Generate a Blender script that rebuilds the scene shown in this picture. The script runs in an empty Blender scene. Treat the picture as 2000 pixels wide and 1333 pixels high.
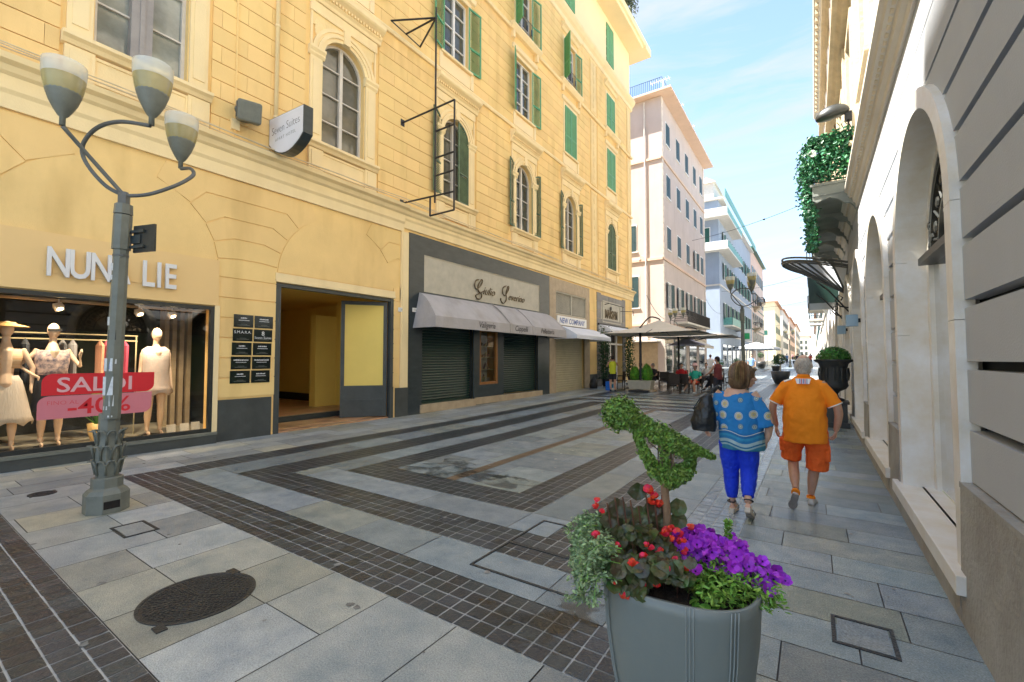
import bpy, math, random
import numpy as np
from mathutils import Vector, Matrix, Quaternion
random.seed(7); RNG=np.random.default_rng(7)
PI=math.pi; rad=math.radians
scene=bpy.context.scene
COL=scene.collection
# ---------------------------------------------------------------- camera
cam=bpy.data.cameras.new('camera'); camo=bpy.data.objects.new('camera',cam); COL.objects.link(camo)
cam.sensor_width=36; cam.lens=870/2000*36; cam.clip_start=.05; cam.clip_end=3000
camo.location=(0,0,1.65); camo.rotation_euler=(rad(90+2.3366),0,rad(34.1215))
scene.camera=camo
# ---------------------------------------------------------------- sky and sun
SUN=Vector((1,.55,-2.05)).normalized()
world=bpy.data.worlds.new('World'); scene.world=world; world.use_nodes=True
wn=world.node_tree; wn.nodes.clear()
def N(t,typ,**k):
    n=t.nodes.new(typ)
    for a,b in k.items(): setattr(n,a,b)
    return n
sky=N(wn,'ShaderNodeTexSky',sky_type='NISHITA',sun_disc=False,sun_elevation=math.asin(-SUN.z),sun_rotation=rad(241),air_density=1.0,dust_density=.15,ozone_density=1.6)
bg=N(wn,'ShaderNodeBackground'); bg.inputs[1].default_value=.09
wo=N(wn,'ShaderNodeOutputWorld')
tc=N(wn,'ShaderNodeTexCoord'); mp=N(wn,'ShaderNodeMapping'); mp.inputs['Scale'].default_value=(1.2,2.4,6.5); mp.inputs['Rotation'].default_value=(.25,.1,.9)
nz=N(wn,'ShaderNodeTexNoise'); nz.inputs['Scale'].default_value=2.3; nz.inputs['Detail'].default_value=9; nz.inputs['Roughness'].default_value=.62; nz.inputs['Distortion'].default_value=.5
cr=N(wn,'ShaderNodeValToRGB'); cr.color_ramp.elements[0].position=.40; cr.color_ramp.elements[1].position=.66
cr.color_ramp.elements[0].color=(.10,.10,.10,1); cr.color_ramp.elements[1].color=(.92,.92,.92,1)
mx=N(wn,'ShaderNodeMixRGB'); mx.inputs[2].default_value=(1.85,2.03,2.3,1)
wn.links.new(tc.outputs['Generated'],mp.inputs[0]); wn.links.new(mp.outputs[0],nz.inputs[0]); wn.links.new(nz.outputs[0],cr.inputs[0])
wn.links.new(cr.outputs[0],mx.inputs[0]); wn.links.new(sky.outputs[0],mx.inputs[1]); wn.links.new(mx.outputs[0],bg.inputs[0]); wn.links.new(bg.outputs[0],wo.inputs[0])
sl=bpy.data.lights.new('sun','SUN'); sl.energy=4.3; sl.angle=rad(.5); sl.color=(1,.95,.87)
so=bpy.data.objects.new('sun',sl); COL.objects.link(so); so.rotation_euler=SUN.to_track_quat('-Z','Y').to_euler(); so.location=(-20,-20,60)
scene.cycles.max_bounces=14; scene.cycles.diffuse_bounces=8; scene.cycles.transparent_max_bounces=12
scene.view_settings.view_transform='Standard'; scene.view_settings.look='None'; scene.view_settings.gamma=1
scene.view_settings.exposure=2.38
# ---------------------------------------------------------------- mesh helpers
SPLIT={'bracket','collar','dado','eave_brackets','display_goods','eyes','feet','ledge_and_hood','relief_panel','quoins','scroll_bracket','shoes','orange_socks','shutter_rail','strap','wall_plate','white_sleeve_trim','window_apron','leaves_pair'}
WL={}            # world position of a thing's own origin
class MB:
    def __init__(s): s.v=[]; s.f=[]; s.m=None; s.r=[]; s.cr=None
    def _a(s,p):
        p=Vector(p)
        if s.m is not None: p=s.m@p
        s.v.append(tuple(p)); return len(s.v)-1
    def face(s,idx): s.f.append(tuple(idx)); s.r.append(s.cr if s.cr is not None else random.random())
    def poly(s,pts): s.face([s._a(p) for p in pts])
    def box(s,x0,x1,y0,y1,z0,z1):
        i=[s._a(p) for p in ((x0,y0,z0),(x1,y0,z0),(x1,y1,z0),(x0,y1,z0),(x0,y0,z1),(x1,y0,z1),(x1,y1,z1),(x0,y1,z1))]
        for q in ((3,2,1,0),(4,5,6,7),(0,1,5,4),(1,2,6,5),(2,3,7,6),(3,0,4,7)): s.face([i[k] for k in q])
    def hexa(s,b,t):   # bottom ring, top ring -> closed prism
        n=len(b); i=[s._a(p) for p in b]; j=[s._a(p) for p in t]
        s.face(i[::-1]); s.face(j)
        for k in range(n): s.face([i[k],i[(k+1)%n],j[(k+1)%n],j[k]])
    def prism(s,pts,vec):
        vec=Vector(vec); s.hexa([Vector(p) for p in pts],[Vector(p)+vec for p in pts])
    def loft(s,rings,caps=True,close=True):
        ids=[[s._a(p) for p in r] for r in rings]; n=len(rings[0])
        for a,b in zip(ids,ids[1:]):
            for k in range(n if close else n-1): s.face([a[k],a[(k+1)%n],b[(k+1)%n],b[k]])
        if caps: s.face(ids[0][::-1]); s.face(ids[-1])
    def tube(s,pts,r,n=8,caps=True,side=None,flat=None):
        pts=[Vector(p) for p in pts]; L=len(pts)
        if not hasattr(r,'__len__'): r=[r]*L
        rings=[]; ref=Vector(side) if side else None
        for i,p in enumerate(pts):
            t=(pts[min(i+1,L-1)]-pts[max(i-1,0)])
            if t.length<1e-9: t=Vector((0,0,1))
            t.normalize()
            u=ref if ref is not None else (Vector((0,0,1)) if abs(t.z)<.9 else Vector((1,0,0)))
            a=u-t*u.dot(t)
            if a.length<1e-4: a=Vector((0,1,0))-t*t.y
            a.normalize(); b=t.cross(a)
            if side is None: ref=a
            rr=r[i]; ra,rb=(rr if hasattr(rr,'__len__') else (rr,rr if flat is None else rr*flat))
            rings.append([p+a*ra*math.cos(2*PI*k/n)+b*rb*math.sin(2*PI*k/n) for k in range(n)])
        s.loft(rings,caps)
    def lathe(s,prof,c=(0,0,0),n=24,caps=True,sq=0,a0=0):
        rings=[]
        for r,z in prof:
            ring=[]
            for k in range(n):
                a=2*PI*(k+a0)/n; q=1
                if sq: q=(abs(math.cos(a))**sq+abs(math.sin(a))**sq)**(-1/sq)
                ring.append((c[0]+r*q*math.cos(a),c[1]+r*q*math.sin(a),c[2]+z))
            rings.append(ring)
        s.loft(rings,caps)
    def ell(s,c,r,n=14,m=9,R=None):
        rings=[]
        for i in range(m+1):
            th=PI*i/m; ring=[]
            st=max(math.sin(th),.02)
            for k in range(n):
                a=2*PI*k/n; p=Vector((r[0]*st*math.cos(a),r[1]*st*math.sin(a),-r[2]*math.cos(th)))
                if R is not None: p=R@p
                ring.append(Vector(c)+p)
            rings.append(ring)
        s.loft(rings)
    def clusters(s):
        n=len(s.v); par=list(range(n))
        def fd(i):
            while par[i]!=i: par[i]=par[par[i]]; i=par[i]
            return i
        for f in s.f:
            r=fd(f[0])
            for k in f[1:]: par[fd(k)]=r
        isl={}
        for i in range(n): isl.setdefault(fd(i),[]).append(i)
        ks=list(isl); P=np.array(s.v); lo=[P[isl[k]].min(0) for k in ks]; hi=[P[isl[k]].max(0) for k in ks]; g=list(range(len(ks)))
        def fg(i):
            while g[i]!=i: i=g[i]
            return i
        for i in range(len(ks)):
            for j in range(i):
                gap=np.maximum(0,np.maximum(lo[i]-hi[j],lo[j]-hi[i])); L=max((hi[i]-lo[i]).max(),(hi[j]-lo[j]).max())
                if np.linalg.norm(gap)<max(.02,.45*L): g[fg(i)]=fg(j)
        cl={ks[i]:fg(i) for i in range(len(ks))}; out={}
        for q,f in enumerate(s.f): out.setdefault(cl[fd(f[0])],[]).append(q)
        return list(out.values())
    def build(s,name,mat,parent=None,smooth=False,local=False,bevel=0,sub=0,remesh=0,relax=0):
        if name in SPLIT and parent is not None and not getattr(s,'_p',False):
            cs=s.clusters()
            if len(cs)>1:
                for c in cs:
                    m=MB(); m._p=True; mp={}
                    for q in c:
                        m.f.append(tuple(mp.setdefault(i,len(mp)) for i in s.f[q])); m.r.append(s.r[q])
                    m.v=[s.v[i] for i in mp]; o=m.build(name,mat,parent,smooth,local,bevel,sub,remesh,relax)
                return o
        me=bpy.data.meshes.new(name)
        off=WL.get(parent.name,Vector()) if (parent is not None and not local) else Vector()
        me.from_pydata([(a[0]-off[0],a[1]-off[1],a[2]-off[2]) for a in s.v],[],s.f)
        if s.r:
            at=me.attributes.new('rnd','FLOAT','FACE'); at.data.foreach_set('value',s.r[:len(me.polygons)])
        if smooth: me.polygons.foreach_set('use_smooth',[True]*len(me.polygons))
        me.materials.append(mat); me.update()
        o=bpy.data.objects.new(name,me); COL.objects.link(o)
        if parent is not None: o.parent=parent; WL[o.name]=WL.get(parent.name,Vector())
        else: WL[o.name]=Vector()
        if remesh:
            m=o.modifiers.new('r','REMESH'); m.mode='VOXEL'; m.voxel_size=remesh; m.use_smooth_shade=True
            if relax: m=o.modifiers.new('s','SMOOTH'); m.factor=.5; m.iterations=relax
        if bevel: m=o.modifiers.new('b','BEVEL'); m.width=bevel; m.segments=2; m.limit_method='ANGLE'; m.angle_limit=rad(40)
        if sub: m=o.modifiers.new('u','SUBSURF'); m.levels=sub; m.render_levels=sub
        return o
def tag(o,label=None,cat=None,group=None,kind=None):
    if label: o['label']=label
    if cat: o['category']=cat
    if group: o['group']=group
    if kind: o['kind']=kind
    return o
def thing(name,loc,label,cat,group=None,rz=0):
    o=bpy.data.objects.new(name,None); COL.objects.link(o); o.location=loc; o.rotation_euler=(0,0,rz); o.empty_display_size=.2
    WL[o.name]=Vector(loc); return tag(o,label,cat,group)
def copy_tree(o,parent=None):
    c=o.copy(); COL.objects.link(c)
    if parent is not None: c.parent=parent
    for ch in [x for x in KIDS(o)]: copy_tree(ch,c)
    return c
def KIDS(o): return [x for x in list(COL.objects) if x.parent==o]
def copy_at(o,loc,rz=0,label=None,sc=None):
    c=copy_tree(o); c.location=loc; c.rotation_euler=(0,0,rz); WL[c.name]=Vector(loc)
    if label: c['label']=label
    if sc: c.scale=(sc,)*3
    return c
def text(name,s,size,loc,rot,mat,parent=None,ext=.004,shear=0,sx=1,align='LEFT',bev=0,space=1,off=0):
    cu=bpy.data.curves.new('t','FONT'); cu.body=s; cu.size=size; cu.extrude=ext; cu.shear=shear; cu.align_x=align; cu.space_character=space; cu.resolution_u=3; cu.offset=off
    if bev: cu.bevel_depth=bev
    t=bpy.data.objects.new('t',cu); COL.objects.link(t)
    bpy.context.view_layer.update()
    me=bpy.data.meshes.new_from_object(t.evaluated_get(bpy.context.evaluated_depsgraph_get()))
    bpy.data.objects.remove(t); bpy.data.curves.remove(cu)
    me.transform(Matrix.Diagonal((sx,1,1,1)))
    me.materials.clear(); me.materials.append(mat)
    o=bpy.data.objects.new(name,me); COL.objects.link(o)
    off=WL.get(parent.name,Vector()) if parent is not None else Vector()
    o.location=Vector(loc)-off; o.rotation_euler=rot
    if parent is not None: o.parent=parent; WL[o.name]=WL.get(parent.name)
    return o
# ---------------------------------------------------------------- materials
def lk(t,a,b): t.links.new(a,b)
def newmat(name):
    m=bpy.data.materials.new(name); m.use_nodes=True; t=m.node_tree
    return m,t,t.nodes['Principled BSDF']
def mat(name,c,rough=.6,var=.12,scale=2.,bump=0.,bscale=30.,metal=0.,c2=None,rnd=0.,spec=.5,stain=0.,stretch=(1,1,1),sheen=0,trans=0,coord='Object',emit=0,speck=0,warm=0):
    m,t,b=newmat(name); c=tuple(c)+(1,)
    b.inputs['Roughness'].default_value=rough; b.inputs['Metallic'].default_value=metal; b.inputs['Specular IOR Level'].default_value=spec
    if sheen: b.inputs['Sheen Weight'].default_value=sheen
    tcn=N(t,'ShaderNodeTexCoord'); mpn=N(t,'ShaderNodeMapping'); mpn.inputs['Scale'].default_value=stretch; lk(t,tcn.outputs[coord],mpn.inputs[0])
    n1=N(t,'ShaderNodeTexNoise'); n1.inputs['Scale'].default_value=scale; n1.inputs['Detail'].default_value=6; n1.inputs['Roughness'].default_value=.65; lk(t,mpn.outputs[0],n1.inputs[0])
    rp=N(t,'ShaderNodeValToRGB'); rp.color_ramp.elements[0].position=.3; rp.color_ramp.elements[1].position=.7
    d=c2 and tuple(c2)+(1,) or tuple(min(1,x*(1+var)) for x in c[:3])+(1,)
    rp.color_ramp.elements[0].color=tuple(x*(1-var) for x in c[:3])+(1,) if not c2 else c
    rp.color_ramp.elements[1].color=d
    lk(t,n1.outputs[0],rp.inputs[0]); out=rp.outputs[0]
    if rnd:
        at=N(t,'ShaderNodeAttribute',attribute_name='rnd'); mr=N(t,'ShaderNodeMapRange'); mr.inputs[3].default_value=1-rnd; mr.inputs[4].default_value=1+rnd; lk(t,at.outputs['Fac'],mr.inputs[0])
        hs=N(t,'ShaderNodeHueSaturation'); lk(t,out,hs.inputs['Color']); lk(t,mr.outputs[0],hs.inputs['Value'])
        m2=N(t,'ShaderNodeMapRange'); m2.inputs[3].default_value=.5-rnd*.06; m2.inputs[4].default_value=.5+rnd*.06; 
        ml=N(t,'ShaderNodeMath',operation='MULTIPLY'); ml.inputs[1].default_value=7.3; fr=N(t,'ShaderNodeMath',operation='FRACT'); lk(t,at.outputs['Fac'],ml.inputs[0]); lk(t,ml.outputs[0],fr.inputs[0]); lk(t,fr.outputs[0],m2.inputs[0]); lk(t,m2.outputs[0],hs.inputs['Hue'])
        out=hs.outputs[0]
    if speck:
        n5=N(t,'ShaderNodeTexNoise'); n5.inputs['Scale'].default_value=110; n5.inputs['Detail'].default_value=3; lk(t,tcn.outputs[coord],n5.inputs[0])
        m5=N(t,'ShaderNodeMapRange'); m5.inputs[1].default_value=.3; m5.inputs[2].default_value=.7; m5.inputs[3].default_value=1-speck; m5.inputs[4].default_value=1+speck; lk(t,n5.outputs[0],m5.inputs[0])
        h5=N(t,'ShaderNodeHueSaturation'); lk(t,out,h5.inputs['Color']); lk(t,m5.outputs[0],h5.inputs['Value']); out=h5.outputs[0]
    if warm:
        a6=N(t,'ShaderNodeAttribute',attribute_name='rnd'); q6=N(t,'ShaderNodeMath',operation='MULTIPLY'); q6.inputs[1].default_value=13.7; f6=N(t,'ShaderNodeMath',operation='FRACT'); lk(t,a6.outputs['Fac'],q6.inputs[0]); lk(t,q6.outputs[0],f6.inputs[0])
        m6=N(t,'ShaderNodeMapRange'); m6.inputs[1].default_value=.55; m6.inputs[2].default_value=1; m6.inputs[3].default_value=0; m6.inputs[4].default_value=warm; lk(t,f6.outputs[0],m6.inputs[0])
        x6=N(t,'ShaderNodeMixRGB',blend_type='MULTIPLY'); x6.inputs[2].default_value=(1.25,1.08,.72,1); lk(t,m6.outputs[0],x6.inputs[0]); lk(t,out,x6.inputs[1]); out=x6.outputs[0]
    if stain:
        n2=N(t,'ShaderNodeTexNoise'); n2.inputs['Scale'].default_value=.9; n2.inputs['Detail'].default_value=8; mp2=N(t,'ShaderNodeMapping'); mp2.inputs['Scale'].default_value=(1.6,1.6,.35); lk(t,tcn.outputs[coord],mp2.inputs[0]); lk(t,mp2.outputs[0],n2.inputs[0])
        r2=N(t,'ShaderNodeValToRGB'); r2.color_ramp.elements[0].position=.52; r2.color_ramp.elements[1].position=.75; r2.color_ramp.elements[1].color=(stain,)*3+(1,); r2.color_ramp.elements[0].color=(0,0,0,1); lk(t,n2.outputs[0],r2.inputs[0])
        mm=N(t,'ShaderNodeMixRGB',blend_type='MULTIPLY'); mm.inputs[2].default_value=(.62,.56,.45,1); lk(t,r2.outputs[0],mm.inputs[0]); lk(t,out,mm.inputs[1]); out=mm.outputs[0]
    lk(t,out,b.inputs['Base Color'])
    if bump:
        n3=N(t,'ShaderNodeTexNoise'); n3.inputs['Scale'].default_value=bscale; n3.inputs['Detail'].default_value=5; lk(t,mpn.outputs[0],n3.inputs[0])
        bp=N(t,'ShaderNodeBump'); bp.inputs['Strength'].default_value=bump; bp.inputs['Distance'].default_value=.02; lk(t,n3.outputs[0],bp.inputs['Height']); lk(t,bp.outputs[0],b.inputs['Normal'])
    if emit: b.inputs['Emission Color'].default_value=c; b.inputs['Emission Strength'].default_value=emit
    return m
def glass(name,tint=(.9,.95,.93),ior=1.5,rough=.0):
    m=bpy.data.materials.new(name); m.use_nodes=True; t=m.node_tree; t.nodes.clear()
    o=N(t,'ShaderNodeOutputMaterial'); mxn=N(t,'ShaderNodeMixShader'); tr=N(t,'ShaderNodeBsdfTransparent'); gl=N(t,'ShaderNodeBsdfGlossy'); fr=N(t,'ShaderNodeFresnel')
    fr.inputs[0].default_value=ior; tr.inputs[0].default_value=tuple(tint)+(1,); gl.inputs['Roughness'].default_value=rough
    ad=N(t,'ShaderNodeMath',operation='MULTIPLY_ADD'); ad.inputs[1].default_value=1.1; ad.inputs[2].default_value=.03; ad.use_clamp=True
    lk(t,fr.outputs[0],ad.inputs[0]); lk(t,ad.outputs[0],mxn.inputs[0]); lk(t,tr.outputs[0],mxn.inputs[1]); lk(t,gl.outputs[0],mxn.inputs[2]); lk(t,mxn.outputs[0],o.inputs[0]); return m
M={}
M['yel']=mat('yellow_plaster',(.84,.595,.25),.85,.07,.8,.2,60,stain=.5)
M['yel2']=mat('pale_yellow_trim',(.86,.69,.39),.8,.05,1.2,.15,40,stain=.3)
M['yelbrick']=mat('yellow_rusticated_plaster',(.84,.595,.25),.85,.05,.8,.15,50,rnd=.05,stain=.5)
M['yelpassage']=mat('deep_yellow_plaster',(.80,.61,.15),.6,.05,.7,.05,30)
M['relief']=mat('relief_plaster',(.84,.65,.33),.8,.05,1.2,1.0,14,stain=.3)
M['attic']=mat('cream_plaster',(.86,.70,.42),.85,.04,.7,.1,40)
M['fascia']=mat('peach_fascia',(.80,.55,.24),.5,.03,.8,0,10)
M['dark']=mat('anthracite_paint',(.055,.062,.06),.45,.2,3,.1,30)
M['darkmetal']=mat('dark_metal',(.035,.038,.036),.4,.2,8,.05,60,metal=.3)
M['iron']=mat('black_iron',(.02,.02,.022),.5,.3,10,.1,60)
M['marble']=mat('dark_green_marble',(.022,.032,.036),.28,.5,2.2,.03,50,c2=(.042,.054,.058),stretch=(1,1,3))
M['greenshut']=mat('dark_green_roller',(.010,.032,.024),.35,.2,3,.05,30)
M['cream']=mat('cream_roller',(.50,.44,.28),.45,.1,2,.05,30)
M['panelstone']=mat('light_limestone',(.45,.42,.34),.5,.12,3,.1,80)
M['beige']=mat('beige_stone',(.42,.33,.22),.6,.15,4,.2,60,stain=.3)
M['greystone']=mat('grey_stone',(.22,.21,.20),.6,.2,3,.3,20,rnd=.1)
M['shutG']=mat('light_green_louvre_paint',(.10,.33,.15),.45,.08,3,.05,40)
M['shutO']=mat('weathered_olive_louvre_paint',(.10,.15,.075),.6,.3,3,.2,40)
M['shutD']=mat('deep_green_louvre_paint',(.012,.09,.065),.5,.2,3,.05,40)
M['shutB']=mat('teal_dark_louvre_paint',(.012,.05,.06),.5,.2,3,.05,40)
M['white']=mat('white_paint',(.78,.77,.74),.4,.04,3,.03,40)
M['offwhite']=mat('aged_white_wood',(.62,.58,.52),.5,.1,4,.1,40)
M['greyframe']=mat('grey_wood_frame',(.30,.28,.27),.5,.12,4,.1,40)
def pane_mat(name,c,r=.04):
    m=mat(name,c,r,.5,1.1,0,10,spec=.9); return m
M['pane']=pane_mat('window_pane',(.05,.06,.055)); M['paneL']=pane_mat('curtained_pane',(.22,.24,.22),.06); M['paneG']=pane_mat('dusty_pane',(.11,.105,.08),.08)
M['glass']=glass('shop_glass'); M['glassG']=glass('greenish_glass',(.72,.86,.80))
M['lampgrey']=mat('grey_green_cast_iron',(.15,.16,.135),.5,.18,5,.15,40,stain=.3)
M['lampdark']=mat('dark_grey_paint',(.10,.105,.10),.45,.15,5,.05,40)
M['rust']=mat('rusty_hollow',(.012,.009,.007),.9,.5,6,.3,30)
M['cupclear']=glass('lamp_cup_clear',(.93,.95,.93),1.35,.1)
M['cupamber']=mat('lamp_cup_amber',(.36,.31,.13),.2,.12,3,0,10)
M['cupwhite']=mat('lamp_cup_milky',(.62,.64,.58),.2,.05,3,0,10)
M['stickerw']=mat('white_sticker',(.6,.62,.63),.6,.15,30); M['stickerb']=mat('blue_sticker',(.10,.16,.4),.5,.3,30); M['black']=mat('matt_black',(.015,.015,.016),.5,.1)
M['brass']=mat('dull_bronze_letters',(.12,.085,.04),.4,.2,5,0,10,metal=.6)
M['canvas']=mat('grey_canvas_awning',(.42,.40,.40),.9,.1,1.5,.5,6,stain=.5)
M['canvasw']=mat('white_canvas',(.70,.72,.76),.85,.05,1.5,.3,6)
M['canvast']=mat('taupe_canvas',(.62,.58,.50),.9,.06,1.5,.2,6)
M['lilac']=mat('lilac_canvas',(.50,.48,.62),.9,.05,2,.1,8)
M['graytext']=mat('faded_grey_print',(.10,.09,.09),.8,.3,12)
M['plaque']=mat('black_glass_plaque',(.008,.014,.012),.12,.2,3)
M['whitetext']=mat('white_lettering',(.72,.72,.72),.5,.03)
M['signwhite']=mat('white_sign_face',(.72,.74,.80),.35,.03)
M['red']=mat('sale_red_film',(.62,.02,.03),.4,.05); M['pinkf']=mat('sale_pink_film',(.62,.20,.24),.4,.05); M['pinkt']=mat('sale_pale_text',(.72,.42,.44),.4,.05)
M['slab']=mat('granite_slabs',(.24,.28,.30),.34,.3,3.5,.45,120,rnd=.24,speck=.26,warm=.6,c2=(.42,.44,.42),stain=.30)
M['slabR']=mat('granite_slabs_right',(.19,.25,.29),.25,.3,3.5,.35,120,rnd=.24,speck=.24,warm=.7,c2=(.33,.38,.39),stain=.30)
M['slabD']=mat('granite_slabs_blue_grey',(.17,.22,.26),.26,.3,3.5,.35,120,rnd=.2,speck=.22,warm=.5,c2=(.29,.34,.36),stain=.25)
M['tile']=mat('dark_porphyry_tiles',(.027,.036,.045),.3,.4,12.,.3,60,rnd=.38,c2=(.050,.063,.074))
M['grout']=mat('pale_grout',(.46,.48,.48),.7,.2,8,.1,60)
M['groutd']=mat('dark_joint',(.085,.085,.08),.8,.2,8,.1,60)
M['castiron']=mat('cast_iron_cover',(.045,.05,.054),.4,.3,20,.5,60,metal=.4)
M['orangefloor']=mat('orange_travertine',(.42,.22,.10),.35,.25,2.5,.05,30,rnd=.2,c2=(.55,.36,.2))
M['marbleW']=mat('white_marble',(.70,.63,.50),.35,.1,2.6,.05,20,c2=(.84,.84,.83),stain=.2)
M['gwall']=mat('grey_smooth_render',(.44,.465,.50),.75,.04,1.0,.15,90,stain=.12)
M['gwall2']=mat('beige_upper_render',(.64,.60,.52),.8,.06,1.0,.1,60,stain=.2)
M['plinth']=mat('weathered_plinth',(.26,.24,.21),.7,.25,1.8,.5,30,c2=(.42,.42,.40),stain=1.)
M['balc']=mat('weathered_balcony_render',(.20,.22,.20),.85,.2,2,.2,30,stain=.3)
M['joint']=mat('dark_groove',(.02,.021,.02),.8,.1)
M['ochre']=mat('ochre_trim',(.62,.52,.36),.8,.15,3,.5,20)
M['brown']=mat('rusty_drain_channel',(.09,.06,.035),.6,.4,6,.3,40,c2=(.16,.115,.07))
def wet():
    m,t,b=newmat('wet_patch'); b.inputs['Base Color'].default_value=(.035,.036,.032,1); b.inputs['Roughness'].default_value=.12
    c=N(t,'ShaderNodeTexCoord'); n=N(t,'ShaderNodeTexNoise'); n.inputs['Scale'].default_value=3.2; n.inputs['Detail'].default_value=9; n.inputs['Roughness'].default_value=.7; lk(t,c.outputs['Object'],n.inputs[0])
    r=N(t,'ShaderNodeValToRGB'); r.color_ramp.elements[0].position=.44; r.color_ramp.elements[1].position=.54; r.color_ramp.elements[1].color=(.45,)*3+(1,); r.color_ramp.elements[0].color=(0,0,0,1); lk(t,n.outputs[0],r.inputs[0]); lk(t,r.outputs[0],b.inputs['Alpha']); return m
M['water']=wet()
def translucent():
    m,t,b=newmat('translucent_white_panel'); b.inputs['Base Color'].default_value=(.75,.78,.8,1); tr=N(t,'ShaderNodeBsdfTranslucent'); tr.inputs[0].default_value=(.8,.84,.88,1); mxn=N(t,'ShaderNodeMixShader'); mxn.inputs[0].default_value=.6
    o=t.nodes['Material Output']; lk(t,b.outputs[0],mxn.inputs[1]); lk(t,tr.outputs[0],mxn.inputs[2]); lk(t,mxn.outputs[0],o.inputs[0]); return m
M['transl']=translucent()
def seethru(mm,f):
    t=mm.node_tree; b=t.nodes['Principled BSDF']; b.inputs['Alpha'].default_value=f; return mm
seethru(M['cupwhite'],.62); seethru(M['cupamber'],.86)
M['skytile']=mat('sky_sheen_wet_tiles',(.22,.27,.31),.16,.3,12.,.2,60,rnd=.25,c2=(.32,.37,.40))  # wet tiles painted paler; their sky reflection is put into the colour
# ================================================================ GROUND
def G(y): return .011*max(0.,min(y,150)-9)
def struct(o): o['kind']='structure'; return o
g=MB(); ys=[-80,9,150,900]
for a,b in zip(ys,ys[1:]):
    g.poly([(-400,a,G(a)-.06),(400,a,G(a)-.06),(400,b,G(b)-.06),(-400,b,G(b)-.06)])
struct(g.build('ground',M['slab']))
g=MB()
for a,b in ((-8,9),(9,66)): g.poly([(-10.6,a,G(a)-.010),(1.0,a,G(a)-.010),(1.0,b,G(b)-.010),(-10.6,b,G(b)-.010)])
struct(g.build('paving_bed',M['groutd']))
def flat(mb,x0,x1,y0,y1,dz=0.,tilt=.0):
    e=[random.uniform(-tilt,tilt) for _ in range(4)]
    mb.poly([(x0,y0,G(y0)+dz+e[0]),(x1,y0,G(y0)+dz+e[1]),(x1,y1,G(y1)+dz+e[2]),(x0,y1,G(y1)+dz+e[3])])
def pave(mb,x0,x1,y0,y1,d,w,lmin,lmax,gap=.004,dz=0.):
    A,B,C_,D_=(x0,x1,y0,y1) if d=='x' else (y0,y1,x0,x1)
    nrow=max(1,round((D_-C_)/w)); ww=(D_-C_)/nrow
    for i in range(nrow):
        p=A-random.uniform(0,lmax)*.8
        while p<B:
            q=p+random.uniform(lmin,lmax); a=max(p,A); b=min(q,B)
            if B-b<.18: b=B; q=B
            if b-a>.02:
                c0=C_+i*ww+gap; c1=C_+(i+1)*ww-gap; t=dz+random.uniform(-.0008,.0008)
                if d=='x': flat(mb,a+gap,b-gap,c0,c1,t)
                else: flat(mb,c0,c1,a+gap,b-gap,t)
            p=q
slab=MB(); slabR=MB(); slabD=MB(); tile=MB(); gr=MB(); br=MB()
ptile=MB()
def tiles(x0,x1,y0,y1,s=.128,tile=tile):
    nx=max(1,round((x1-x0)/s)); ny=max(1,round((y1-y0)/s))
    for q in ([y0,9,y1] if y0<9<y1 else [y0,y1])[:-1]:
        e=9 if (q<9<y1) else y1
        flat(gr,x0,x1,q,e,-.0045)
    for i in range(nx):
        for j in range(ny):
            a=x0+(x1-x0)*i/nx; b=x0+(x1-x0)*(i+1)/nx; c=y0+(y1-y0)*j/ny; d=y0+(y1-y0)*(j+1)/ny; e=.0055
            flat(tile,a+e+random.uniform(-.0015,.0015),b-e,c+e+random.uniform(-.0015,.0015),d-e,random.uniform(-.0012,.001),.0011)
X0,X1=-8.1,-.62
pave(slab,-9.95,X0,-3,9,'y',.45,.6,1.3); pave(slab,-9.95,X0,9,62,'y',.45,.7,1.4)
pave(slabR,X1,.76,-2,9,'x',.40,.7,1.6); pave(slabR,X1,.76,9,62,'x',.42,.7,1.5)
def ringset(Y0,Y1,detail=True):
    t=tiles if detail else (lambda a,b,c,d,tile=tile: tiles(a,b,c,d,.25,tile))
    prev=None
    for k in range(3):
        w=.52 if k!=1 else (.66)
        xl=X0+1.16*k; xr=X1-.96*k; y0=Y0+1.0*k; y1=Y1-1.0*k; b=.5
        bl=.5 if k!=1 else .62
        t(xl,xr,y0,y0+b); t(xl,xr,y1-b,y1); t(xl,xl+bl,y0+b,y1-b); t(xr-b,xr,y0+b,y1-b,tile=ptile if k==0 else tile)
        ix0,ix1,iy0,iy1=xl+bl,xr-b,y0+b,y1-b
        if k<2:
            nx0,nx1,ny0,ny1=X0+1.16*(k+1),X1-.96*(k+1),Y0+k+1,Y1-k-1
            pave(slabD,ix0,ix1,iy0,ny0,'x',.5,.8,1.5); pave(slabD,ix0,ix1,ny1,iy1,'x',.5,.8,1.5)
            pave(slabD,ix0,nx0,ny0,ny1,'y',.5,.9,1.6); pave(slabD,nx1,ix1,ny0,ny1,'y',.5,.9,1.6)
        else:
            pave(slabD,ix0,-4.27,iy0,iy1,'x',.6,.95,1.1); pave(slabD,-4.09,ix1,iy0,iy1,'x',.6,.95,1.1)
            pave(br,-4.27,-4.09,iy0,iy1,'y',.18,.5,.5,.003,.0)
ringset(2.15,16.55); ringset(17.35,31.6); ringset(32.4,46.6,False); ringset(47.4,61.5,False)
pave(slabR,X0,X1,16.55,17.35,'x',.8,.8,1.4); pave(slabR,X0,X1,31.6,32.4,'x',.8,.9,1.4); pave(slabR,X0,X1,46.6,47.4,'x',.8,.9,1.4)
pave(slab,X0,X1,.93,2.15,'y',.62,.6,1.25)
tiles(-8.1,-.62,.36,.93); pave(slab,X0,X1,-.3,.36,'y',.6,.66,.7); pave(slab,X0,X1,-3,-.3,'y',.6,.7,1.2)
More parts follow.
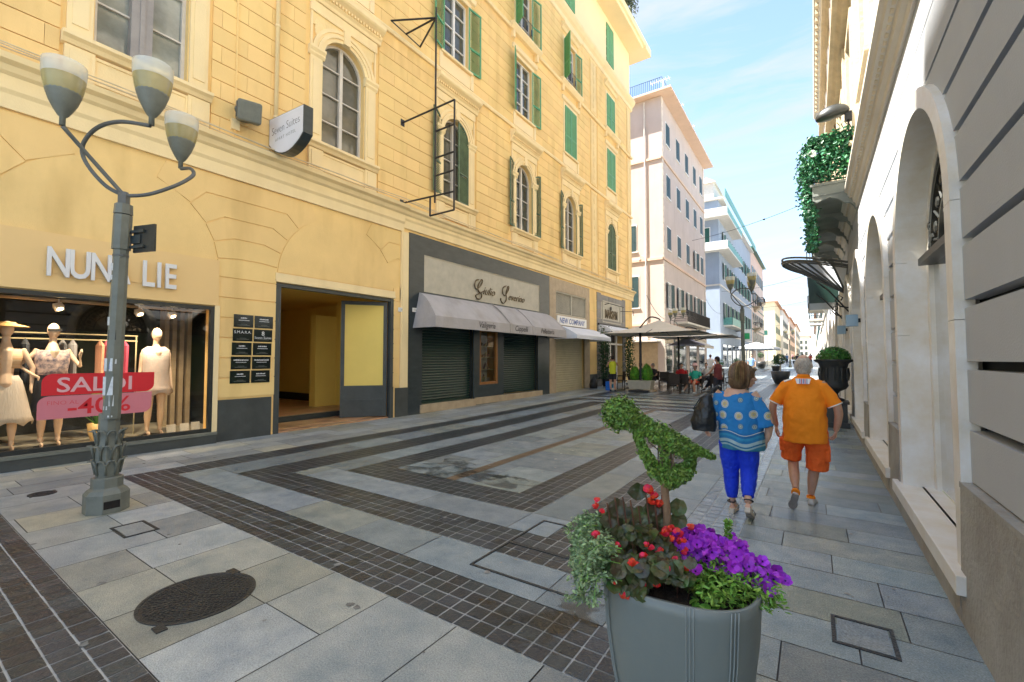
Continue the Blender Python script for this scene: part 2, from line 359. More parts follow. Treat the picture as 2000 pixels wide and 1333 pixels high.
struct(slab.build('pavement',M['slab'])); struct(slabR.build('pavement_right',M['slabR'])); struct(slabD.build('pavement_centre',M['slabD']))
struct(tile.build('mosaic_bands',M['tile'])); struct(ptile.build('sky_sheen_tile_strip',M['skytile'])); struct(gr.build('mosaic_grout',M['grout'])); struct(br.build('drain_channel',M['brown']))
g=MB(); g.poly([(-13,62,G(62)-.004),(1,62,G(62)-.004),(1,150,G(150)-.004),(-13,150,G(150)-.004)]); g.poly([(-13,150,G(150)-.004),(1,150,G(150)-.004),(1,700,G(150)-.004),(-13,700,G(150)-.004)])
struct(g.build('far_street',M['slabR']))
# puddle stains in the centre of the near pattern
g=MB()
for cx,cy,sx,sy,n in ((-4.3,5.05,1.0,.42,26),(-1.5,2.42,.30,.2,18),(-1.28,2.75,.16,.12,14),(-3.5,5.15,.3,.12,16)):
    pts=[]
    for k in range(n*2):
        a=2*PI*k/(n*2); r=1+.32*math.sin(3*a+cx)+.22*math.sin(7*a+cy*5)+random.uniform(-.12,.12)
        pts.append((cx+sx*r*math.cos(a),cy+sy*r*math.sin(a),.0032))
    g.poly(pts)
struct(g.build('puddles',M['water']))
g=MB()
for k in range(260):
    x=random.uniform(-9.5,.6); y=random.uniform(.4,13)**1.0; r=random.choice((.008,.012,.018,.026)); a0=random.random()*6
    g.poly([(x+r*(1+.3*math.sin(3*a+a0))*math.cos(a),y+r*(1+.3*math.cos(2*a+a0))*math.sin(a),G(y)+.0030) for a in np.linspace(0,2*PI,9)[:-1]])
struct(g.build('gum_spots',mat('trodden_spots',(.09,.09,.085),.7,.3,9,c2=(.34,.34,.32),rnd=.3)))
# covers in the paving
def cover_round(x,y,r,label,name='manhole_cover'):
    t=thing(name,(x,y,0),label,'manhole')
    m=MB(); m.lathe([(r,.0),(r,.007),(r-.022,.007),(r-.024,.003),(r-.03,.003)],(x,y,0),48); m.box(x+r*.55,x+r*.8,y-r*.95,y-r*.78,0,.008); m.box(x-r*.7,x-r*.4,y+r*.8,y+r*.97,0,.008); m.build('frame_ring',M['castiron'],t)
    m=MB(); m.lathe([(r-.03,.001),(r-.03,.004),(.001,.004)],(x,y,0),48); 
    k=0; rr=r-.05
    while rr>.02:
        n=max(4,int(2*PI*rr/.036)); 
        for i in range(n):
            a=2*PI*(i+.5*(k%2))/n; w=.33*2*PI/n
            q=[(x+(rr+dr)*math.cos(a+da),y+(rr+dr)*math.sin(a+da),.004) for dr,da in ((-.009,-w),(.009,-w),(.009,w),(-.009,w))]
            m.prism(q,(0,0,.004))
        rr-=.027; k+=1
    m.build('lid',M['castiron'],t)
cover_round(-3.58,1.40,.345,'round cast iron manhole cover with small raised blocks in rings')
cover_round(-7.87,1.35,.13,'small round iron cover between lamp post and shop window','small_cover')
def cover_rect(x0,x1,y0,y1,label,fill,name,bar=False):
    t=thing(name,((x0+x1)/2,(y0+y1)/2,0),label,'inspection cover')
    m=MB(); w=.022
    for a in ((x0,x1,y0,y0+w),(x0,x1,y1-w,y1),(x0,x0+w,y0+w,y1-w),(x1-w,x1,y0+w,y1-w)): m.box(*a,-.002,.006)
    if bar: m.box(x0+w,x1-w,3.36,3.40,-.002,.0055)
    m.build('metal_frame',M['castiron'],t)
    if fill: m=MB(); m.box(x0+.03,x1-.03,y0+.03,y1-.03,-.002,.004); m.build('stone_infill',fill,t)
cover_rect(.05,.36,3.26,3.60,'small square iron framed cover set with stone on right pavement',M['slabR'],'drain_cover')
cover_rect(-5.72,-5.30,1.45,1.72,'small rectangular cover beside lamp post foot',M['slab'],'service_cover')
cover_rect(-2.33,-1.42,2.83,4.02,'large rectangular metal framed cover crossing dark mosaic bands',None,'inspection_cover',True)
# ================================================================ FACADE HELPERS
class Fac:
    def __init__(s,kind,at): s.k=kind; s.a=at
    def P(s,u,z,d):
        return {'L':(s.a+d,u,z),'R':(s.a-d,u,z),'S':(u,s.a-d,z)}[s.k]   # L faces +x, R faces -x, S faces -y
    def box(s,m,u0,u1,z0,z1,d0,d1):
        m.hexa([s.P(u0,z0,d0),s.P(u1,z0,d0),s.P(u1,z0,d1),s.P(u0,z0,d1)],[s.P(u0,z1,d0),s.P(u1,z1,d0),s.P(u1,z1,d1),s.P(u0,z1,d1)])
    def wall(s,m,ur,zr,ops,th=.35,arch=()):
        us=sorted(set([ur[0],ur[1]]+[v for o in ops for v in o[:2] if ur[0]<v<ur[1]])); zs=sorted(set([zr[0],zr[1]]+[v for o in ops for v in o[2:4] if zr[0]<v<zr[1]]))
        for a,b in zip(us,us[1:]):
            run=None
            for c,d in zip(zs,zs[1:]):
                mu,mz=(a+b)/2,(c+d)/2
                hole=any(o[0]<mu<o[1] and o[2]<mz<o[3] for o in ops)
                if hole:
                    if run: m.poly([s.P(a,run[0],0),s.P(b,run[0],0),s.P(b,run[1],0),s.P(a,run[1],0)]); run=None
                else: run=(run[0],d) if run else (c,d)
            if run: m.poly([s.P(a,run[0],0),s.P(b,run[0],0),s.P(b,run[1],0),s.P(a,run[1],0)])
        for o in ops:
            u0,u1,z0,z1=o
            for p,q in (((u0,z0),(u1,z0)),((u1,z0),(u1,z1)),((u1,z1),(u0,z1)),((u0,z1),(u0,z0))):
                m.poly([s.P(*p,0),s.P(*q,0),s.P(*q,-th),s.P(*p,-th)])
        for uc,r,zs_ in arch:   # spandrels inside a rectangular opening top
            n=10
            for sg in (-1,1):
                for k in range(n):
                    a0=PI/2*k/n; a1=PI/2*(k+1)/n
                    p0=(uc+sg*r*math.cos(a0),zs_+r*math.sin(a0)); p1=(uc+sg*r*math.cos(a1),zs_+r*math.sin(a1))
                    m.poly([s.P(uc+sg*r,p0[1],0),s.P(*p0,0),s.P(*p1,0),s.P(uc+sg*r,p1[1],0)])
                    m.poly([s.P(*p0,0),s.P(*p1,0),s.P(*p1,-th),s.P(*p0,-th)])
    def mould(s,m,u0,u1,prof,ends=True):   # prof: list (d,z) polygon
        s_=[s.P(u0,z,d) for d,z in prof]; e_=[s.P(u1,z,d) for d,z in prof]; m.hexa(s_,e_)
    def arc(s,m,uc,zc,r0,r1,d0,d1,a0=0,a1=PI,n=16):
        for k in range(n):
            t0=a0+(a1-a0)*k/n; t1=a0+(a1-a0)*(k+1)/n
            q=[(uc+r*math.cos(t),zc+r*math.sin(t)) for r,t in ((r0,t0),(r1,t0),(r1,t1),(r0,t1))]
            m.hexa([s.P(*p,d0) for p in q],[s.P(*p,d1) for p in q])
    def frame(s,m,u0,u1,z0,z1,w,d0,d1,bottom=True):
        s.box(m,u0,u0+w,z0,z1,d0,d1); s.box(m,u1-w,u1,z0,z1,d0,d1); s.box(m,u0+w,u1-w,z1-w,z1,d0,d1)
        if bottom: s.box(m,u0+w,u1-w,z0,z0+w,d0,d1)
    def leaf(s,m,hu,hd,z0,z1,w,ang,side,slats=True,arched=0,th=.035,mid=True,pitch=.055):
        # shutter leaf hinged at (hu,hd); side=+1 opens from left hinge. ang 0 closed .. 180 folded flat
        a=rad(ang); du=side*math.cos(a); dd=math.sin(a)
        nu,nd=-dd*side,du*side       # thickness dir
        def Q(t,z,n): return s.P(hu+du*t+nu*n,z,hd+dd*t+nd*n)
        def qb(t0,t1,za,zb,n0,n1):
            m.hexa([Q(t0,za,n0),Q(t1,za,n0),Q(t1,za,n1),Q(t0,za,n1)],[Q(t0,zb,n0),Q(t1,zb,n0),Q(t1,zb,n1),Q(t0,zb,n1)])
        fw=.06
        def top(t): # arched height limit at t from hinge (quarter arch, rises away from hinge)
            if not arched: return z1
            x=w-t; return z1-arched+math.sqrt(max(0,w*w-x*x))*arched/w
        if arched:
            for k in range(8):
                t0=w*k/8; t1=w*(k+1)/8
                m.hexa([Q(t0,top(t0)-fw,0),Q(t1,top(t1)-fw,0),Q(t1,top(t1)-fw,th),Q(t0,top(t0)-fw,th)],[Q(t0,top(t0),0),Q(t1,top(t1),0),Q(t1,top(t1),th),Q(t0,top(t0),th)])
            qb(0,fw,z0,z1-arched,0,th); qb(w-fw,w,z0,z1-.02,0,th)
        else:
            qb(0,fw,z0,z1,0,th); qb(w-fw,w,z0,z1,0,th); qb(fw,w-fw,z1-fw,z1,0,th)
        qb(fw,w-fw,z0,z0+fw,0,th)
        zm=z0+(z1-z0)*.36
        if mid: qb(fw,w-fw,zm,zm+fw,0,th)
        if slats:
            z=z0+fw+.01
            while z<z1-fw-.03:
                if not(mid and zm-.04<z<zm+fw) :
                    tl=fw; 
                    if arched:
                        while tl<w-fw and top(tl)-fw<z+.045: tl+=.04
                    if tl<w-fw-.03: m.hexa([Q(tl,z,.004),Q(w-fw,z,.004),Q(w-fw,z+.012,.004),Q(tl,z+.012,.004)],[Q(tl,z+.032,th-.004),Q(w-fw,z+.032,th-.004),Q(w-fw,z+.044,th-.004),Q(tl,z+.044,th-.004)])
                z+=pitch
        else:
            qb(fw,w-fw,z0+fw,z1-fw,.01,th-.012)
def windowpart(F,parent,u0,u1,z0,z1,mp,mf,din=-.14,arched=0,nz=3,mull=2,fw=.05,name='window',sur=None,surw=.12,surd=.04,sill=True):
    """surround mesh is the part, frame and pane its sub-parts"""
    m=MB(); msur=sur or M['yel2']
    if surw:
        F.box(m,u0-surw,u0,z0,z1-arched,0,surd); F.box(m,u1,u1+surw,z0,z1-arched,0,surd)
        if arched: F.arc(m,(u0+u1)/2,z1-arched,(u1-u0)/2,(u1-u0)/2+surw,0,surd)
        else: F.box(m,u0-surw,u1+surw,z1,z1+surw,0,surd)
    if sill: F.box(m,u0-surw-.04,u1+surw+.04,z0-.08,z0,-.02,surd+.07)
    w=m.build(name,msur,parent)
    m=MB(); uc=(u0+u1)/2; zt=z1-arched
    F.box(m,u0,u0+fw,z0,zt,din-.05,din+.02); F.box(m,u1-fw,u1,z0,zt,din-.05,din+.02); F.box(m,u0+fw,u1-fw,z0,z0+fw*1.3,din-.05,din+.02)
    if arched: F.arc(m,uc,zt,(u1-u0)/2-fw,(u1-u0)/2,din-.05,din+.02)
    else: F.box(m,u0+fw,u1-fw,z1-fw,z1,din-.05,din+.02)
    if mull==2: F.box(m,uc-fw*.8,uc+fw*.8,z0+fw,z1-fw*.5,din-.05,din+.035)
    for k in range(1,nz+1):
        z=z0+(z1-z0)*k/(nz+1); F.box(m,u0+fw,u1-fw,z-.015,z+.015,din-.04,din+.01)
    m.build('frame',mf,w)
    m=MB(); F.box(m,u0,u1,z0,z1,din-.06,din-.045); m.build('pane',mp,w)
    return w
def shutters(F,w,u0,u1,z0,z1,angs,mt,arched=0,slats=True,d=.03,pitch=.055,width=None):
    wd=width or (u1-u0)/2-.01
    for side,hu,a in ((1,u0,angs[0]),(-1,u1,angs[1])):
        if a is None: continue
        m=MB(); F.leaf(m,hu,d,z0+.02,z1-.02,wd,a,side,slats,arched,pitch=pitch); m.build('shutter',mt,w)
# ================================================================ YELLOW BUILDING
LF=Fac('L',-9.9)
yb=thing('yellow_building',(-9.9,9,0),'large yellow rusticated building with green shutters and shops at street level','building')
Y0,Y1=-4.8,28.7
WC=[2.75,6.87,11.2,15.5,19.8,25.2]   # window axes
r1=.62
sh1=(9.68,12.15,.25,2.95); wi=(12.5,13.6,.74,2.75); sh2=(13.98,16.55,.32,2.95)
ops=[(.9,4.0,.22,2.70),(5.22,8.6,-.1,3.37),sh1,wi,sh2,(18.2,21.3,.08,3.25),(18.2,21.5,3.75,4.85),(23.5,26.9,.1,3.35)]
ops+=[(yc-r1,yc+r1,6.93,9.74) for yc in WC[1:]]+[(2.08,3.42,6.93,9.5)]
ops+=[(yc-.62,yc+.62,11.78,14.15) for yc in WC]+[(yc-.62,yc+.62,15.35,17.5) for yc in WC]+[(yc-.55,yc+.55,19.5,21.9) for yc in WC]
m=MB(); LF.wall(m,(Y0,Y1),(-.3,22.3),ops,.35,[(yc,r1,9.74-r1) for yc in WC[1:]])
m.poly([(-9.9,Y1,-.3),(-26,Y1,-.3),(-26,Y1,22.3),(-9.9,Y1,22.3)]); m.poly([(-9.9,Y0,-.3),(-26,Y0,-.3),(-26,Y0,22.3),(-9.9,Y0,22.3)]); m.poly([(-26,Y0,-.3),(-26,Y1,-.3),(-26,Y1,22.3),(-26,Y0,22.3)])
m.build('wall',M['yel'],yb)
# rusticated courses, each block 18 mm proud with open joints
m=MB()
def courses(z0,z1,h,blocks,L=1.0,pr=.032,gap=.009,u=(Y0,Y1)):
    n=round((z1-z0)/h); h=(z1-z0)/n
    for i in range(n):
        a,b=z0+i*h+gap,z0+(i+1)*h-gap
        bl=sorted([x for x in blocks if x[2]<b and x[3]>a]); p=u[0]; spans=[]
        for x in bl:
            if x[0]>p: spans.append((p,x[0]))
            p=max(p,x[1])
        if p<u[1]: spans.append((p,u[1]))
        for s,e in spans:
            q=s; first=True
            off=(i%2)*L*.5
            k=math.floor((s-off)/L)+1; cuts=[off+j*L for j in range(k,k+200) if s+.12<off+j*L<e-.12]
            pts=[s]+cuts+[e]
            for c,d in zip(pts,pts[1:]): LF.box(m,c+(gap*.35 if c!=s else 0),d-(gap*.35 if d!=e else 0),a,b,-.01,pr)
tr1=[(yc-1.08,yc+1.08,6.05,11.0) for yc in WC]+[(22.1,23.2,6,19),(27.9,28.7,6,19)]
courses(6.2,11.0,.37,tr1)
tr2=[(yc-.78,yc+.78,11.0,15.0) for yc in WC]+[(22.1,23.2,6,19),(27.9,28.7,6,19)]
courses(11.15,15.0,.37,tr2)
tr3=[(yc-.78,yc+.78,15.0,17.8) for yc in WC]+[(yc-.95,yc+.95,17.75,18.2) for yc in WC]+[(22.1,23.2,6,19),(27.9,28.7,6,19)]
courses(15.2,18.35,.37,tr3)
# ground floor piers with voussoirs
def stones(uL,uR,cl,cr_,z0=.86,z1=5.36,h=.42):
    n=round((z1-z0)/h); zs=[z0+(z1-z0)*i/n for i in range(n+1)]
    def end(z,c,sg):      # returns [arch point, elbow] at line height z; c=(uc,zc,r) or None
        if c is None: return None
        uc,zc,r=c; 
        if z<=zc+.02: return [(uc+sg*r,z),(uc+sg*r+sg*.01,z)]
        R=r+.38; sn=min((z-zc)/R,.999)
        th=math.asin(sn); return [(uc+sg*r*math.cos(th),zc+r*math.sin(th)),(uc+sg*R*math.cos(th),z)]
    for a,b in zip(zs,zs[1:]):
        A=end(a,cl,1) or [(uL,a),(uL+.01,a)]; B=end(b,cl,1) or [(uL,b),(uL+.01,b)]
        C_=end(a,cr_,-1) or [(uR,a),(uR-.01,a)]; D_=end(b,cr_,-1) or [(uR,b),(uR-.01,b)]
        g_=.011
        def sh(p,dz): return (p[0],p[1]+dz)
        ring=[sh(A[0],g_),sh(A[1],g_),sh(C_[1],g_),sh(C_[0],g_),sh(D_[0],-g_),sh(D_[1],-g_),sh(B[1],-g_),sh(B[0],-g_)]
        if A[1][0]<C_[1][0]:
            m.hexa([LF.P(*p,-.01) for p in ring],[LF.P(*p,.02) for p in ring])
AR1=(2.45,3.5,1.6); AR2=(6.9,3.5,1.68)
stones(4.05,5.2,AR1,AR2); stones(8.58,8.8,AR2,None); stones(-3,.85,None,AR1)
LF.box(m,21.95,22.9,.86,5.4,-.01,.02); 
for k in range(9): LF.box(m,22.0,22.85,.9+k*.42,1.29+k*.42,.02,.032)
for k in range(11): LF.box(m,27.45,28.7,.7+k*.43,1.11+k*.43,-.01,.02)
m.build('rusticated_blocks',M['yelbrick'],yb)
# arch tympanum plates
m=MB()
for uc,zc,r in (AR1,AR2):
    zb=3.60
    a0=math.asin((zb-zc)/r); pts=[(uc+r*math.cos(a0+(PI-2*a0)*k/24)*.985,zc+r*math.sin(a0+(PI-2*a0)*k/24)*.985) for k in range(25)]
    m.hexa([LF.P(*p,-.005) for p in pts],[LF.P(*p,.012) for p in pts])
m.build('arch_infill',M['yel'],yb,smooth=False)
m=MB(); LF.box(m,.86,4.06,2.72,3.63,-.01,.05); m.build('shop_fascia',M['fascia'],yb)
m=MB(); LF.box(m,5.2,8.62,3.38,3.44,-.01,.05); LF.box(m,5.2,8.62,3.44,3.58,-.01,.03); m.build('entry_lintel',M['yel2'],yb)
m=MB(); LF.box(m,4.10,5.16,-.2,.83,-.01,.035); LF.box(m,8.66,9.13,-.2,.83,-.01,.035); LF.box(m,21.95,22.9,-.1,.84,-.01,.035); m.build('dado',M['dark'],yb)
m=MB(); LF.box(m,8.82,9.1,.83,5.38,-.01,.05); LF.box(m,8.86,9.06,.9,5.3,.05,.07); m.build('pilaster_strip',M['yel2'],yb)
# main cornice above the shops
m=MB()
prof=[(-.01,5.38),(.06,5.38),(.06,5.60),(.10,5.66),(.10,5.86),(.16,5.90),(.20,5.98),(.30,6.02),(.33,6.10),(-.01,6.16)]
LF.mould(m,Y0,8.9,prof); LF.mould(m,8.9,Y1+.25,[(d*.8,z+.12 if z<5.8 else z) for d,z in prof])
m.build('cornice',M['yel2'],yb)
m=MB()
for k,(zz,dd) in enumerate(((6.2,.3),(6.24,.26),(6.19,.22))): m.tube([LF.P(u,zz+.012*math.sin(u*2.1+k)+(.03 if k else 0)*math.sin(u*.9),dd+.01*math.sin(u*3+k)) for u in np.arange(Y0,Y1,.5)],.011,5)
m.build('cables',M['ochre'],yb)
# belts
m=MB()
LF.mould(m,Y0,Y1+.1,[(-.01,10.98),(.10,10.98),(.12,11.06),(.07,11.14),(-.01,11.16)])
LF.mould(m,Y0,Y1+.1,[(-.01,15.0),(.12,15.0),(.16,15.1),(.08,15.16),(-.01,15.2)])
LF.mould(m,Y0,Y1+.3,[(-.01,18.35),(.08,18.4),(.1,18.6),(.2,18.7),(.3,18.85),(.32,18.98),(-.01,19.05)])
m.build('string_courses',M['yel2'],yb)
m=MB(); LF.box(m,Y0,Y1,19.05,22.3,0,.012); 
mm=MB()
LF.wall(mm,(Y0,Y1),(19.05,22.3),[(yc-.55,yc+.55,19.5,21.9) for yc in WC],.02); 
for i,v in enumerate(mm.v): mm.v[i]=(v[0]+.014,v[1],v[2])
mm.build('attic_render',M['attic'],yb)
# relief pilasters
m=MB()
for a,b in ((22.25,23.05),(28.0,28.7)):
    for z0,z1 in ((6.3,10.9),(11.25,14.9),(15.3,18.3)):
        LF.box(m,a,b,z0,z1,-.01,.05); LF.frame(m,a+.06,b-.06,z0+.1,z1-.1,.05,.05,.07)
        if a<23:
            for k in range(5):
                zz=z0+.5+k*(z1-z0-1)/4; m.ell(LF.P((a+b)/2,zz,.06),(.03,.13,.2),8,5); m.ell(LF.P((a+b)/2,zz+.28,.055),(.025,.05,.14),6,4)
m.build('relief_panel',M['relief'],yb)
# eave
m=MB(); LF.mould(m,Y0,Y1,[(-.3,22.25),(.95,22.25),(1.0,22.3),(1.0,22.38),(1.12,22.42),(1.15,22.75),(-.3,22.75)]); m.box(-26,-8.75,Y1,Y1+1.15,22.252,22.752)
m.box(-26,-9.5,Y0,Y1,22.76,22.95)
m.build('roof_eave',M['attic'],yb)
m=MB(); m.box(-22,-9.8,Y0,-1.03,22.76,26.0); m.build('sun_shadow_block',M['attic'],yb)  # unseen block added to shape the sun shadow on the right wall
# ---- windows
for i,yc in enumerate(WC):
    # first floor
    if i==0: u0,u1,zt,ar=2.08,3.42,9.5,0
    else: u0,u1,zt,ar=yc-r1,yc+r1,9.74,r1
    if i==0:
        w=windowpart(LF,yb,u0,u1,6.93,zt,M['paneL'],M['offwhite'],-.16,0,2,2,.06,surw=0,sill=False)
        q=MB(); LF.box(q,2.57,2.88,6.93,9.45,-.2,-.03); LF.box(q,2.69,2.76,6.93,9.45,-.03,-.01); q.build('mullion_post',M['greyframe'],w)
    else:
        w=windowpart(LF,yb,u0,u1,6.93,zt,M['paneG'] if i<3 else M['pane'],M['offwhite'],-.16,ar,3,2,.055,surw=0,sill=False)
    q=MB()
    ow=.34; a,b=u0-ow,u1+ow
    for s0,s1 in ((a,u0-.02),(u1+.02,b)):
        LF.box(q,s0,s1,6.93,zt-ar-.0 if ar else zt,-.005,.05); 
        LF.box(q,s0+.06,s1-.06,7.1,(zt-ar if ar else zt)-.22,.05,.07)
        LF.box(q,s0-.02,s1+.03,6.2,6.72,-.005,.09); LF.box(q,s0+.04,s1-.04,6.28,6.66,.09,.105)
        LF.mould(q,s0-.05,s1+.05,[(0,9.0),(.05,9.0),(.09,9.06),(.09,9.10),(.13,9.16),(.13,9.22),(0,9.22)]) if ar else None
    LF.box(q,u0-.04,u1+.04,6.28,6.66,-.005,.04); LF.frame(q,u0-.02,u1+.02,6.24,6.70,.05,.04,.06)
    LF.mould(q,a-.06,b+.06,[(-.005,6.72),(.10,6.74),(.14,6.80),(.20,6.84),(.20,6.90),(.0,6.935)])
    if ar:
        LF.arc(q,yc,zt-ar,r1,r1+.09,-.005,.06,n=20); LF.arc(q,yc,zt-ar,r1+.09,r1+.17,-.005,.09,n=20); LF.arc(q,yc,zt-ar,r1+.17,r1+.22,-.005,.05,n=20); LF.arc(q,yc,zt-ar,r1+.22,r1+.30,-.005,.075,n=20)
        LF.box(q,yc-.09,yc+.09,zt-.02,zt+.34,0,.13)
        LF.box(q,a,a+.05,9.22,10.35,-.005,.05); LF.box(q,b-.05,b,9.22,10.35,-.005,.05)
    LF.box(q,a-.02,b+.02,10.1,10.36,-.005,.07)
    LF.mould(q,a-.12,b+.12,[(-.005,10.36),(.10,10.38),(.12,10.46),(.16,10.5),(.16,10.58),(.30,10.66),(.33,10.70),(.33,10.80),(.02,10.90),(-.005,10.9)])
    k=a-.08
    while k<b+.06: LF.box(q,k,k+.045,10.52,10.585,.155,.215); k+=.09
    q.build('window_surround',M['yel2'],w)
    if ar:
        q=MB(); LF.box(q,a+.06,b-.06,9.80,10.1,-.004,.03)
        for sg in (-1,1): q.ell(LF.P(yc+sg*.72,9.72,.02),(.03,.14,.22),8,6)
        q.build('carved_frieze',M['relief'],w)
    if i==2: shutters(LF,w,u0,u1,6.93,9.7,(166,6),M['shutO'],.6)
    if i in (3,4): shutters(LF,w,u0,u1,6.93,9.7,(168,172),M['shutO'],.6)
    if i==5: shutters(LF,w,u0,u1,6.93,9.7,(0,0),M['shutO'],.6)
    # second floor
    for z0,z1,fl in ((11.78,14.15,2),(15.35,17.5,3),(19.5,21.9,4)):
        hw=.62 if fl<4 else .55
        if z0>15 and i==0: continue
        w=windowpart(LF,yb,yc-hw,yc+hw,z0,z1,M['pane'],M['white'],-.13,0,3,2,.05,surw=.14 if fl<4 else 0,surd=.045,sill=fl<4,sur=M['yel2'])
        q=MB()
        if fl==2:
            LF.box(q,yc-.72,yc+.72,11.2,11.66,-.004,.035); LF.box(q,yc-.86,yc-.72,11.16,11.68,-.004,.08); LF.box(q,yc+.72,yc+.86,11.16,11.68,-.004,.08)
            LF.mould(q,yc-.95,yc+.95,[(0,14.32),(.1,14.36),(.14,14.5),(0,14.54)])
            q.build('window_apron',M['attic'],w)
        if fl==3:
            LF.mould(q,yc-1.15,yc+1.15,[(0,14.98),(.14,15.0),(.22,15.1),(.26,15.16),(.26,15.24),(.0,15.3)])
            for e in (-1.0,.86): LF.box(q,yc+e,yc+e+.14,14.7,15.0,0,.16)
            LF.mould(q,yc-.95,yc+.95,[(0,17.86),(.08,17.88),(.14,17.98),(.24,18.04),(.25,18.12),(0,18.2)])
            q.build('ledge_and_hood',M['yel2'],w)
            if i in (3,4):
                q=MB(); 
                for e in np.arange(-.55,.56,.11): q.tube([LF.P(yc+e,15.36,.09),LF.P(yc+e,16.15,.09)],.008,4)
                for zz in (15.42,16.12): q.tube([LF.P(yc-.6,zz,.09),LF.P(yc+.6,zz,.09)],.012,4)
                for e in (-.5,-.17,.17,.5): LF.box(q,yc+e-.05,yc+e+.05,15.65,15.9,.08,.1)
                q.build('iron_railing',M['darkmetal'],w)
        angs={2:[(170,170),(170,170),(165,172),(150,172),(0,0),(0,0)],3:[(170,170),(170,170),(170,170),(150,172),(125,172),(0,0)],4:[(0,0)]*6}[fl][i]
        if fl==3 and i==5: angs=(0,0)
        mt=M['shutG'] if not(fl>=2 and i==5) else M['shutG']
        if fl==3 and i==3: angs=(120,168)
        shutters(LF,w,yc-hw,yc+hw,z0,z1,angs,mt,0,True,.05 if fl<4 else .03,.06)
# rainwater pipe
m=MB(); m.tube([LF.P(5.1,6.6,.08),LF.P(5.1,22,.08)],.045,10)
for z in np.arange(7,22,2.1): m.tube([LF.P(5.1,z,.08),LF.P(5.1,z+.06,.08)],.055,10)
m.build('rain_pipe',M['yel2'],yb,smooth=True)
m=MB(); m.tube([LF.P(3.98,6.2,.05),LF.P(4.28,6.2,.05),LF.P(4.28,12,.05)],.02,6); m.build('conduit',M['yel'],yb)
# ---- clothes shop window
sw=MB(); LF.frame(sw,.9,4.0,.22,2.70,.07,-.05,.03); 
w=sw.build('shop_window_frame',M['darkmetal'],yb)
m=MB(); m.poly([LF.P(.96,.28,-.02),LF.P(3.94,.28,-.02),LF.P(3.94,2.64,-.02),LF.P(.96,2.64,-.02)]); m.build('pane',M['glass'],w)
m=MB(); LF.box(m,.7,4.06,-.2,.17,-.02,.12); m.build('stone_base',M['dark'],yb); m=MB(); LF.box(m,.7,4.06,.17,.22,-.02,.14); m.build('metal_ledge',M['lampgrey'],yb)
m=MB(); LF.box(m,4.0,4.09,.22,2.72,-.02,.045); m.build('door_jamb_strip',M['yel2'],yb)
m=MB(); m.box(-12.6,-10.25,.2,4.5,.12,.20); m.build('display_floor',M['panelstone'],yb)
m=MB(); m.box(-12.65,-12.6,-1,5,.1,3.0); m.box(-12.6,-10.3,4.45,4.5,.1,3.0); m.box(-12.6,-10.25,.1,.15,.1,3.0); m.build('shop_interior_wall',M['darkmetal'],yb)
m=MB(); m.box(-12.6,-10.3,.15,4.45,2.95,3.0); m.box(-10.62,-10.5,.15,4.45,2.62,2.66); m.build('shop_ceiling',M['beige'],yb)
m=MB()
for k in range(4): m.box(-11.9,-11.6,3.75+k*.14,3.83+k*.14,.2,2.8)
m.build('wood_divider',M['beige'],yb)
# ---- entrance passage
m=MB(); XB=-17
for a,b in (((-10.25,5.22),(XB,5.22)),): m.poly([(a[0],a[1],-.1),(b[0],b[1],-.1),(b[0],b[1],3.6),(a[0],a[1],3.6)])
m.poly([(-10.25,8.6,-.1),(-12.6,8.6,-.1),(-12.6,8.6,3.6),(-10.25,8.6,3.6)]); m.poly([(-12.6,8.6,-.1),(-12.6,9.0,-.1),(-12.6,9.0,3.6),(-12.6,8.6,3.6)]); m.poly([(-12.6,9,-.1),(XB,9,-.1),(XB,9,3.6),(-12.6,9,3.6)])
m.poly([(XB,5.22,-.1),(XB,9,-.1),(XB,9,3.6),(XB,5.22,3.6)]); m.poly([(-10.2,5.2,3.45),(-10.2,9,3.45),(XB,9,3.45),(XB,5.2,3.45)])
m.box(-12.9,-12.6,7.9,8.62,.15,3.0)
m.build('passage_wall',M['yelpassage'],yb)
m=MB(); m.box(XB,-12.9,8.93,8.99,.15,.45); m.box(XB,XB+.04,5.3,8.9,.15,.45); m.build('skirting',M['black'],yb)
m=MB()
for i in range(6):
    for j in range(9): m.box(-10.25-.46*i-.45,-10.25-.46*i,5.23+j*.374,5.23+(j+1)*.374-.006,.02,.05) if i<2 else None
for i in range(12):
    for j in range(10): m.box(-11.3-.5*i-.495,-11.3-.5*i,5.23+j*.376,5.23+(j+1)*.376-.006,.12,.2)
for j in range(9): m.box(-10.25,-9.95,5.23+j*.374,5.23+(j+1)*.374-.006,-.02,.035)
m.build('passage_floor',M['orangefloor'],yb)
m=MB(); m.box(-11.32,-11.19,5.23,8.6,.05,.19); m.build('passage_step',M['marble'],yb)
m=MB(); LF.box(m,5.22,5.34,0,3.36,-.12,.01); LF.box(m,8.48,8.6,0,3.36,-.12,.01); LF.box(m,5.34,8.48,3.28,3.36,-.12,.0)
fr=m.build('gate_frame',M['dark'],yb)
